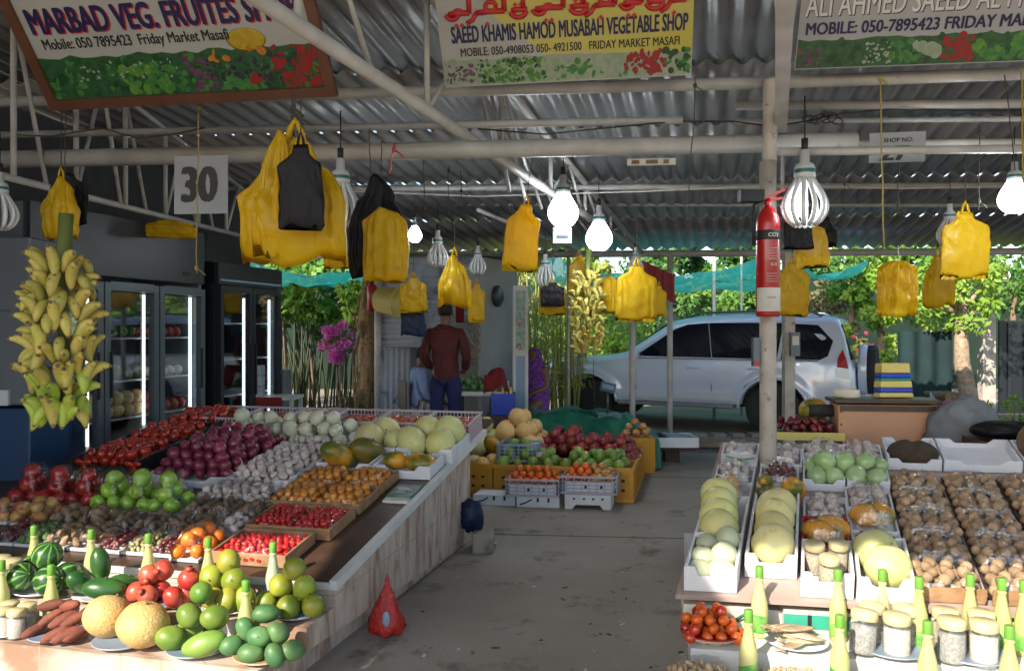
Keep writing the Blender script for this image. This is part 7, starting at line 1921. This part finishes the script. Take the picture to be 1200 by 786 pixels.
q = MB(); q.box((0, 0, .10), (.20, .14, .20)); tag(q.build('white_carton', M['cream_card'], None, (p.x - .03, p.y + .40, .63)), 'white printed carton behind the yellow bottles', 'carton')
q = MB(); q.box((p.x - .03, p.y + .42, .312), (.30, .3, .62)); tag(q.build('carton_stand', M['dark_wood']), 'dark stand under the white printed carton in the shop', 'stand')
q = MB(); a, b2 = at(564, 425, 11.1), at(577, 368, 11.3); q.tube([a, b2], .012, 6); tag(q.build('broom_stick', M['black']), 'thin dark stick leaning on the shop partition', 'stick')
for k, (px, y0, y1) in enumerate(((553, 372, 425), (559, 372, 420))):
    q = MB(); a, b2 = at(px, y0, 10.8), at(px + 1, y1, 10.8); pts = [a.lerp(b2, i / 10) + Vector((.025 * (-1) ** i, 0, 0)) for i in range(11)]; q.tube(pts, .022, 6); tag(q.build('garlic_braid', M['bark_pale']), ['left', 'right'][k] + ' braided rope of dried bulbs hanging behind the man', 'braid', 'braided ropes hanging in the shop')
p = at(540, 350, 10.4); q = MB(); q.box((0, 0, 0), (.11, .03, .62)); bevel(tag(q.build('red_towel', M['red_cloth'], None, at(539, 350, 10.5)), 'narrow red cloth hanging right of the man', 'cloth'), .01)
# weighing scale head on the tarp
p = at(713, 478, 9.0)
t = thing('weighing_scale', 'small grey weighing scale with tilted display standing before the front wheel', 'scale', (p.x, p.y, .5))
q = MB(); q.box((0, 0, .03), (.26, .24, .06)); q.build('scale_base', M['fridge_alu'], t)
q = MB(); q.tube([(0, .08, .06), (0, .08, .30)], .012, 8); q.build('scale_pole', M['fridge_alu'], t)
q = MB(); q.box((0, .06, .34), (.17, .05, .11), (R(-20), R(14), 0)); q.mi = 1; q.box((0, .032, .35), (.13, .006, .05), (R(-20), R(14), 0)); q.build('display_head', [M['fridge_alu'], M['bluegrey']], t)
# planks below the car
for k in range(3):
    a = at(745 + 3 * k, 494 + 5 * k, 10.85 - .22 * k); b2 = at(893, 494 + 5 * k, 10.85 - .22 * k)
    q = MB(); q.bar((a.x, a.y, .03), (b2.x, a.y - .15, .03), .17, .05); tag(q.build('wooden_plank', M['bark_pale']), ['rear', 'middle', 'front'][k] + ' weathered plank lying on the ground before the car', 'plank', 'planks before the car')
for k in range(6):
    p = at(776 + 22 * k, 490, 11.05); q = MB(); q.box((0, 0, .09), (.16, .18, .18)); tag(q.build('paving_block', M['concrete'], None, (p.x, p.y, -.10)), 'grey block in the row under the car sill', 'block', 'grey blocks in a row under the car sill')

# =================================================================== RIGHT REAR: COUNTER AND CLUTTER
a = at(983, 521, 5.75); b2 = at(1102, 521, 5.65)
t = thing('wooden_counter', 'reddish brown wooden counter with dark top behind the right display', 'counter', ((a.x + b2.x) / 2, 5.72, 0), (0, 0, R(-7)))
w = (b2.x - a.x)
q = MB(); q.box((0, .13, .48), (w, .25, .96)); bevel(q.build('counter_body', M['brown_board'], t), .006)
q = MB(); q.box((0, .13, .985), (w + .05, .30, .028)); bevel(q.build('counter_top', M['dark_wood'], t), .006)
q = MB(); q.box((0, .004, .935), (w - .02, .012, .04)); q.build('counter_rail', M['dark_wood'], t)
q = MB()
for x in (-w * .47, w * .47):
    for z in (.72, .82, .91): q.ball((x, .006, z), (.007, .007, .007), 8, 5)
q.build('screw_head', M['black'], t)
p = at(991, 472, 5.85); q = MB(); q.lathe([(.085, -.028), (.09, -.025), (.09, .025), (.085, .028), (.05, .028), (.05, -.028), (.085, -.028)], 28); tag(q.build('tape_roll', M['cream_card'], None, (p.x + .03, 5.9, 1.03)), 'roll of pale brown packing tape lying on the wooden counter', 'tape')
t = thing('folded_bags', 'stack of yellow, blue and green striped bags standing on the wooden counter', 'bags', (at(1043, 470, 5.95).x, 5.90, 1.0), (R(-4), 0, 0))
zz = 0
for k, (m, h) in enumerate((('sign_yellow', .035), ('blue_crate', .035), ('sign_yellow', .05), ('green_card', .02), ('blue_crate', .035), ('sign_yellow', .075))):
    q = MB(); wv = .245 - .05 * zz / .25; q.box((0, 0, zz + h / 2), (wv, .12, h * .98), None, .97); bevel(q.build('folded_bag', M[m], t), .008); zz += h
q = MB(); q.tube([(0, 0, 0), (.24, .02, 0)], .045, 18); p = at(948, 481, 5.9); tag(q.build('dark_roll', M['rubber'], None, (p.x, p.y, p.z)), 'dark roll lying left of the wooden counter', 'roll')
# small bench carrying dark produce left of the counter
p = at(950, 512, 5.75)
t = thing('side_bench', 'low bench with yellow edge left of the wooden counter', 'bench', (p.x, p.y + .12, 0), (0, 0, R(-8)))
q = MB(); q.box((0, .0, .74), (.46, .36, .04)); q.mi = 1; q.box((0, -.188, .745), (.46, .014, .055)); q.build('bench_top', [M['dark_wood'], M['sign_yellow']], t)
for (x, y) in ((-.2, -.14), (.2, -.14), (-.2, .14), (.2, .14)):
    q = MB(); q.box((x, y, .36), (.04, .04, .72)); q.build('leg', M['dark_wood'], t)
for (x, y, z) in heap(.36, .26, .03, 2, .3): single('date', Vector((p.x + x, p.y + .12 + y, .762 + z)), 'dark red fruit piled on the low bench left of the counter', 'fruit', None, 1.9, 'dark red fruit on the low bench', 'dark_fruit')
single('yellow_squash', Vector((at(958, 490, 5.9).x, 5.98, .90)), 'orange yellow pumpkin behind the dark red fruit on the low bench', 'pumpkin', (0, 0, .3), 1.5, None, 'pumpkin')
for dx in (-.12, .12): pass
q = MB(); q.box((0, 0, .038), (.20, .16, .076)); tag(q.build('small_box', M['dark_wood'], None, (at(958, 490, 5.9).x, 5.98, .761)), 'small dark box under the orange yellow pumpkin', 'box')
# grey sack, black cloth
q = MB(); p = at(1136, 505, 5.5); q.ball((0, 0, 0), (.24, .22, .28), 48, 32, lambda v: Vector(v) * (1 + .16 * MN.noise(Vector(v) * 6) - .16 * abs(MN.noise(Vector(v) * 11)) + .05 * MN.noise(Vector(v) * 26)))
tag(q.build('grey_sack', M['sack'], None, (p.x, p.y + .1, .76), (0, .4, .2)), 'crumpled grey plastic sack right of the wooden counter', 'sack')
q = MB(); q.box((p.x + .1, p.y + .12, .26), (.6, .45, .52)); tag(q.build('support_box', M['dark_wood']), 'dark box under the crumpled grey sack', 'box')
q = MB(); p = at(1184, 504, 5.2); q.ball((0, 0, 0), (.26, .18, .06), 26, 14, lambda v: Vector(v) * (1 + .22 * MN.noise(Vector(v) * 9)))
tag(q.build('black_cloth', M['bag_black'], None, (p.x + .02, p.y, p.z)), 'black plastic cloth heaped behind the brown jug', 'cloth')
q = MB(); q.box((p.x + .05, p.y + .05, (p.z - .06) / 2), (.5, .3, p.z - .06)); tag(q.build('support_box', M['dark_wood']), 'dark box under the black plastic cloth', 'box')

# =================================================================== VEGETATION
def leaf_crown(name, m, clumps, n, size, parent=None, seed=1, droop=.3, asp=.5):
    r = np.random.RandomState(seed)
    cl = np.array([c[:3] for c in clumps]); rad = np.array([c[3] for c in clumps]); pr = rad ** 2 / (rad ** 2).sum()
    k = r.choice(len(cl), n, p=pr); d = r.normal(size=(n, 3)); d /= np.linalg.norm(d, axis=1)[:, None]
    rr = rad[k] * (r.uniform(.25, 1.0, n) ** .5) * (1 + .25 * r.normal(size=n) * (r.rand(n) < .25))
    c = cl[k] + d * rr[:, None] * np.array([1, 1, .85])
    ax = d + r.normal(size=(n, 3)) * .8 + np.array([0, 0, -droop]); ax /= np.linalg.norm(ax, axis=1)[:, None]
    up = r.normal(size=(n, 3)) * .55 + np.array([-.45, -.65, .75]); sd = np.cross(ax, up); sd /= np.linalg.norm(sd, axis=1)[:, None] + 1e-6
    nn = np.cross(sd, ax); L = size * r.uniform(.6, 1.3, n)[:, None]
    v = np.stack([c - ax * L * .5, c + sd * L * asp * .5 + nn * L * .06, c + ax * L * .5 - nn * L * .10, c - sd * L * asp * .5 + nn * L * .06], 1).reshape(-1, 3)
    me = bpy.data.meshes.new(name); me.vertices.add(4 * n); me.vertices.foreach_set('co', v.ravel())
    me.loops.add(4 * n); me.polygons.add(n)
    me.loops.foreach_set('vertex_index', np.arange(4 * n)); me.polygons.foreach_set('loop_start', np.arange(n) * 4); me.polygons.foreach_set('loop_total', np.full(n, 4))
    me.materials.append(M[m]); me.update(calc_edges=True); me.validate()
    return put(name, me, parent)
def clumps_in(c, r, n, seed, cr=(.28, .5)):
    rr = random.Random(seed); out = []
    for i in range(n):
        a = rr.uniform(0, 6.28); z = rr.uniform(-1, 1); q_ = rr.uniform(.35, .95); s = math.sqrt(max(0, 1 - z * z))
        out.append((c[0] + r[0] * q_ * s * math.cos(a), c[1] + r[1] * q_ * s * math.sin(a), c[2] + r[2] * q_ * z, rr.uniform(*cr) * min(r)))
    return out
def tree(name, label, x, y, trunk_r, zc, rad, leafm, n, size, seed, cat='tree', group=None, nc=26, bark='bark', lean=(0, 0), zb=GZ, limbs=6, cr=(.28, .5), droop=.3, asp=.5):
    t = thing(name, label, cat, (x, y, zb), (0, 0, 0), group); rr = random.Random(seed)
    q = MB(); top = Vector((lean[0], lean[1], zc - zb - rad[2] * .3))
    mid = top * .5 + Vector((rr.uniform(-.1, .1), 0, 0))
    q.tube([(0, 0, 0), (top.x * .1 + .01, 0, .12), mid, top], [trunk_r * 1.35, trunk_r * 1.05, trunk_r * .9, trunk_r * .6], 12)
    cs = clumps_in((lean[0], lean[1], zc - zb), rad, nc, seed, cr)
    for c in cs[:limbs]: q.tube([mid.lerp(top, rr.uniform(.5, 1)), (mid.lerp(top, .9) + Vector(c[:3])) / 2 + Vector((0, 0, -.05)), c[:3]], [trunk_r * .4, trunk_r * .28, trunk_r * .08], 6)
    q.build('trunk', M[bark], t)
    leaf_crown('crown', leafm, cs, n, size, t, seed, droop, asp)
    return t
def T(px, d): return (px - 600) / FPX * d
# left garden: stems with broad leaves
for i, (px, d, z, r, m, n, l) in enumerate(((330, 13.0, 2.05, (.75, .6, .62), 'leaf_mid', 900, 'leafy papaya like shrub beside the water dispenser'), (368, 13.6, 2.2, (.70, .6, .65), 'leaf_mid', 900, 'tall leafy shrub in the middle of the garden opening'), (398, 14.4, 2.35, (.75, .6, .75), 'leaf_dark', 800, 'dark leafy shrub behind the bougainvillea'), (350, 14.8, 1.9, (1.0, .6, .75), 'leaf_dark', 900, 'dark leafy shrub at the back of the garden opening'), (300, 14.4, 2.0, (.8, .6, .8), 'leaf_dark', 700, 'dark leafy shrub behind the black framed fridge'))):
    f_ = (d + 2.4) / d; d += 2.4; z = 1.5 + (z - 1.5) * f_; r = tuple(a_ * f_ for a_ in r)
    t = tree('garden_shrub', l, T(px, d), d, .03, z, r, m, n, .17, 20 + i, 'shrub', 'shrubs in the left garden opening', 16, 'bark', droop=.5, asp=.6)
    q = MB(); rr = random.Random(i)
    for k in range(16):
        x = rr.uniform(-.55, .55); y = rr.uniform(-.4, .4); q.tube([(x * .6, y, 0), (x * .8 + rr.uniform(-.1, .1), y, .8), (x * 1.1, y, 1.5 + rr.uniform(0, .4))], [.022, .018, .010], 6)
    q.build('stem', M['stem_dark'], t)
tree('bright_shrub', 'bright green broad leaved plant left of the white shop post', T(416, 14.2), 14.2, .03, 2.0, (.38, .3, .80), 'leaf_bright', 520, .17, 41, 'plant', None, 12, 'bark', droop=.4, asp=.35)
t = tree('bougainvillea', 'magenta flowering bougainvillea beside the dry palm trunk', T(401, 14.0), 14.0, .02, 1.20, (.40, .3, .36), 'leaf_olive', 260, .10, 43, 'shrub', None, 10, 'bark')
leaf_crown('blossom', 'flower', clumps_in((-.0, -.30, 1.36), (.46, .2, .36), 18, 3, (.3, .55)), 700, .065, t, 5, .1, .8)
# dry palm trunk with hanging straw
pt = thing('palm_stump', 'dry brown palm trunk with hanging leaf stalks left of the tin wall', 'palm trunk', (T(432, 11.6), 11.6, GZ))
q = MB(); q.tube([(0, 0, 0), (.02, 0, .8), (0, 0, 1.7), (.03, 0, 2.3)], [.18, .17, .15, .12], 14); q.build('trunk', M['straw'], pt)
q = MB(); rr = random.Random(4)
for k in range(90):
    a = rr.uniform(0, 6.28); z = rr.uniform(.3, 2.2); r_ = .16; L = rr.uniform(.25, .6)
    p0 = Vector((r_ * math.cos(a), r_ * math.sin(a), z)); p1 = p0 + Vector((rr.uniform(.02, .16) * math.cos(a), rr.uniform(.02, .16) * math.sin(a), -L if k % 3 else L * .7)); q.bar(p0, p1, rr.uniform(.012, .03), .008)
q.build('dry_stalk', M['straw'], pt)
gs = thing('grass_clump', 'long drooping green blades at the foot of the palm trunk', 'plant', (T(414, 11.2), 11.2, GZ))
q = MB()
for k in range(50):
    a = rr.uniform(0, 6.28); L = rr.uniform(.5, .95); pts = [Vector((.05 * math.cos(a), .05 * math.sin(a), 0)), Vector((.16 * math.cos(a), .16 * math.sin(a), L * .8)), Vector((.40 * math.cos(a), .40 * math.sin(a), L * .75))]; q.tube(pts, [.010, .008, .002], 4)
q.build('blade', M['leaf_olive'], gs)
q = MB(); q.ball((0, 0, 0), (.35, .25, .22), 20, 12, lambda v: Vector(v) * (1 + .3 * MN.noise(Vector(v) * 7))); tag(q.build('rubbish_heap', M['paper'], None, (T(403, 11.8), 11.8, .08)), 'pale crumpled sheets heaped at the foot of the bougainvillea', 'sheets')
# bamboo
for i, (px, d) in enumerate(((630, 13.2), (645, 13.6), (660, 13.0), (676, 14.0))):
    x = T(px, d); t = thing('bamboo_clump', ['leftmost', 'second', 'third', 'rightmost'][i] + ' yellow green bamboo clump between the shop door and the car', 'bamboo', (x, d, GZ), (0, 0, 0), 'bamboo clumps by the shop door'); rr = random.Random(60 + i)
    q = MB(); cl = []
    for k in range(13):
        x0 = rr.uniform(-.22, .22); y0 = rr.uniform(-.2, .2); x1 = x0 + rr.uniform(-.22, .22); h = rr.uniform(1.7, 2.9); q.tube([(x0, y0, 0), ((x0 + x1) / 2, y0, h * .5), (x1, y0, h)], [.017, .014, .005], 6)
        for j in range(3): cl.append((x0 + (x1 - x0) * (.4 + .3 * j), y0, h * (.4 + .28 * j), rr.uniform(.14, .26)))
    q.build('cane', M['leaf_straw'], t); leaf_crown('crown', 'leaf_bright' if i % 2 else 'leaf_straw', cl, 620, .15, t, 70 + i, .6, .16)
leafs = [  # px, d, z, radii, mat, n, size, label
    (718, 16.5, 1.35, (1.1, .8, .85), 'leaf_bright', 1500, .13, 'bright green bush in front of the far hedge left of the car'),
    (660, 18.0, 1.6, (1.3, .8, 1.3), 'leaf_mid', 1300, .15, 'mid green bush behind the bamboo clumps'),
    (760, 18.5, 2.2, (1.4, .9, 1.4), 'leaf_dark', 1500, .16, 'dark green tree behind the far end of the car bonnet'),
    (830, 19.0, 2.1, (1.6, .9, 1.2), 'leaf_mid', 1700, .15, 'mid green tree behind the car roof left of the pillar'),
    (890, 19.5, 2.0, (1.3, .9, 1.3), 'leaf_dark', 1300, .15, 'dark green tree behind the pillar'),
    (965, 17.5, 1.9, (.9, .7, 1.0), 'leaf_olive', 1200, .13, 'olive brown shrub behind the rear window of the car'),
    (1030, 16.2, 2.1, (.68, .5, 1.45), 'leaf_bright', 1900, .13, 'tall bright green vine column right of the car'),
    (1000, 16.5, 2.6, (.7, .6, .9), 'leaf_mid', 900, .14, 'mid green bush between the olive shrub and the vine'),
    (1085, 17.5, 2.5, (1.1, .8, 1.0), 'leaf_mid', 1500, .14, 'mid green tree behind the folded bag bundle'),
    (1190, 16.0, 2.7, (1.1, .8, 1.0), 'leaf_dark', 1300, .14, 'dark tree at the far right behind the pale column'),
    (1225, 13.5, 2.3, (.6, .5, .8), 'leaf_mid', 900, .12, 'leafy tree cut by the right edge'),
]
for i, (px, d, z, r, m, n, s, l) in enumerate(leafs):
    tree('garden_tree', l, T(px, d), d, .07, z, r, m, n, s, 80 + i, 'tree', 'trees and bushes behind the car', 24)
tree('young_tree', 'tree with thick pale trunk and light green crown right of the vine', T(1140, 14.2), 14.2, .145, 2.15, (1.0, .7, .74), 'leaf_bright', 2000, .12, 91, 'tree', None, 26, 'bark_pale', lean=(-.22, 0), limbs=10, cr=(.22, .42))
t = tree('flower_bush', 'small bush with pink blossom in front of the vine column', T(1000, 14.2), 14.2, .02, 1.25, (.34, .3, .4), 'leaf_olive', 360, .10, 95, 'shrub', None, 10)
leaf_crown('blossom', 'flower_red', clumps_in((0, -.2, 1.35), (.32, .12, .34), 7, 4, (.1, .2)), 40, .08, t, 6, .1, .9)
tree('low_bush', 'low green bush with tiny flowers at the right edge below the gate', T(1190, 9.6), 9.6, .02, .45, (.42, .3, .36), 'leaf_bright', 900, .07, 97, 'shrub', None, 16)
t = tree('pink_bush', 'pink flowering bush left of the front of the car', T(677, 15.0), 15.0, .02, .95, (.34, .3, .42), 'leaf_mid', 320, .10, 99, 'shrub', None, 10)
leaf_crown('blossom', 'flower', clumps_in((0, -.2, 1.05), (.30, .12, .30), 6, 4, (.3, .5)), 120, .07, t, 6, .1, .9)
# far row of trees closing the view
for i in range(11):
    x = -11 + 3.1 * i; tree('far_tree', ORD[i] + ' tree from the left in the far row behind everything', x, 24 + (i % 3) * .8, .12, 3.0 + .4 * (i % 2), (2.3, 1.2, 2.9), ['leaf_dark', 'leaf_mid', 'leaf_dark'][i % 3], 4200, .28, 120 + i, 'tree', 'far row of trees', 26)
# boundary fence with teal net
fz = thing('boundary_fence', 'teal net boundary fence on posts behind the garden', 'fence', (0, 21.5, GZ))
q = MB(); q.grid(lambda s, t: (-13 + 30 * s, .03 * math.sin(40 * s) + .02 * math.sin(9 * t), .02 + 2.9 * t), 120, 4); q.build('net_panel', mat('dull_green_net', (.006, .02, .012), .9, (.009, .03, .016), 2.5, trans=.1), fz, fix=False)
q = MB()
for k in range(13): q.box((-13 + 2.5 * k, .06, 1.5), (.06, .06, 3.0))
q.build('fence_post', M['fridge_alu'], fz)
# overhead teal shade nets
def shade(px0, px1, y0, y1, d0, d1, label, seed):
    a, b2, c, e = at(px0, y1, d0), at(px1, y1, d0), at(px1 + 10, y0, d1), at(px0 - 10, y0, d1)
    q = MB()
    def f(s, t_):
        p = a.lerp(b2, s).lerp(e.lerp(c, s), t_); return (p.x, p.y, p.z - .22 * math.sin(math.pi * s) * (.4 + t_) + .10 * MN.noise(Vector((s * 6 + seed, t_ * 4, 1))))
    q.grid(f, 40, 14)
    return tag(q.build('shade_net', M['net_teal'], None, fix=False), label, 'shade net')
shade(640, 900, 300, 338, 17.0, 12.6, 'sagging teal shade net behind the eave over the car', 1)
shade(930, 1010, 300, 322, 17.0, 12.8, 'small teal shade net right of the pillar', 2)
shade(290, 450, 300, 336, 16.5, 12.8, 'teal shade net over the left garden opening', 3)
q = MB(); a, b2 = at(603, 200, 15.5), at(640, 352, 15.5)
# right background: dark teal sheet, white column, gate, firewood, red sack
q = MB(); q.grid(lambda s, t: (T(1052, 14.5) + .95 * s, 14.5 + .04 * math.sin(18 * s), GZ + 1.55 * t), 24, 6); tag(q.build('teal_sheet', mat('dark_teal_sheet', (.002, .014, .018), .85, (.003, .024, .028), 4), None, fix=False), 'dark teal sheet hanging behind the firewood', 'sheet')
q = MB(); q.box((T(1156, 15.0), 15.0, .9), (.24, .2, 2.0)); bevel(tag(q.build('pale_column', M['pillar_paint']), 'pale concrete column behind the tree trunk', 'column'), .01)
t = thing('metal_gate', 'dark blue grey metal gate at the right edge behind the low bush', 'gate', (T(1200, 15.2), 15.2, GZ))
q = MB(); q.box((0, 0, .9), (.95, .04, 1.7)); q.build('gate_panel', M['fridge_dark'], t)
q = MB()
for x in (-.3, 0, .3): q.box((x, -.035, .9), (.05, .03, 1.6))
q.build('gate_bar', M['fridge_grey'], t)
for k in range(12):
    x = T(1098, 12.6) + .10 * (k % 4) + .05 * ((k // 4) % 2); z = GZ + .06 + .10 * (k // 4)
    q = MB(); q.tube([(0, -.3, 0), (.01, 0, 0), (0, .3, .01)], [.05, .052, .048], 9); tag(q.build('firewood_log', M['log'], None, (x, 12.6, z + .3), (0, 0, rnd.uniform(-.1, .1))), 'short firewood log in the stack beside the tree trunk', 'log', 'firewood logs stacked by the tree')
q = MB(); q.box((T(1098, 12.6) + .2, 12.6, GZ + .155), (.62, .6, .31)); tag(q.build('log_platform', M['dark_wood']), 'dark platform under the stacked firewood', 'platform')
q = MB(); q.grid(lambda s, t: (T(1086, 12.2) + .30 * s + .05 * t, 12.2 + .1 * math.sin(6 * s), GZ + .02 + .62 * t * (1 - .3 * s) + .04 * math.sin(9 * s)), 14, 10); tag(q.build('blue_sheet', M['rim_blue'], None, fix=False), 'pale blue plastic sheet leaning on the firewood', 'sheet')
q = MB(); q.ball((0, 0, 0), (.24, .2, .19), 20, 12, lambda v: Vector(v) * (1 + .22 * MN.noise(Vector(v) * 7))); tag(q.build('red_sack', M['red_paint'], None, (T(1114, 11.4), 11.4, .30)), 'bright red sack lying on the ground left of the tree trunk', 'sack')
q = MB(); q.box((T(1114, 11.4), 11.4, .02), (.5, .4, .24)); tag(q.build('sack_platform', M['dark_wood']), 'dark platform under the bright red sack', 'platform')
for k in range(26):
    px = rnd.uniform(1060, 1200); d = rnd.uniform(9.5, 13); q = MB(); s = rnd.uniform(.04, .10); q.ball((0, 0, 0), (s, s * .8, s * .6), 8, 6, nfn(.3, 3, k)); tag(q.build('rubble_stone', M[rnd.choice(['concrete', 'bark_pale', 'soil', 'rubber'])], None, (T(px, d), d, (0 if d < 9.9 else GZ) + s * .4)), 'small stone lying on the ground behind the counter', 'stone', 'stones behind the counter')
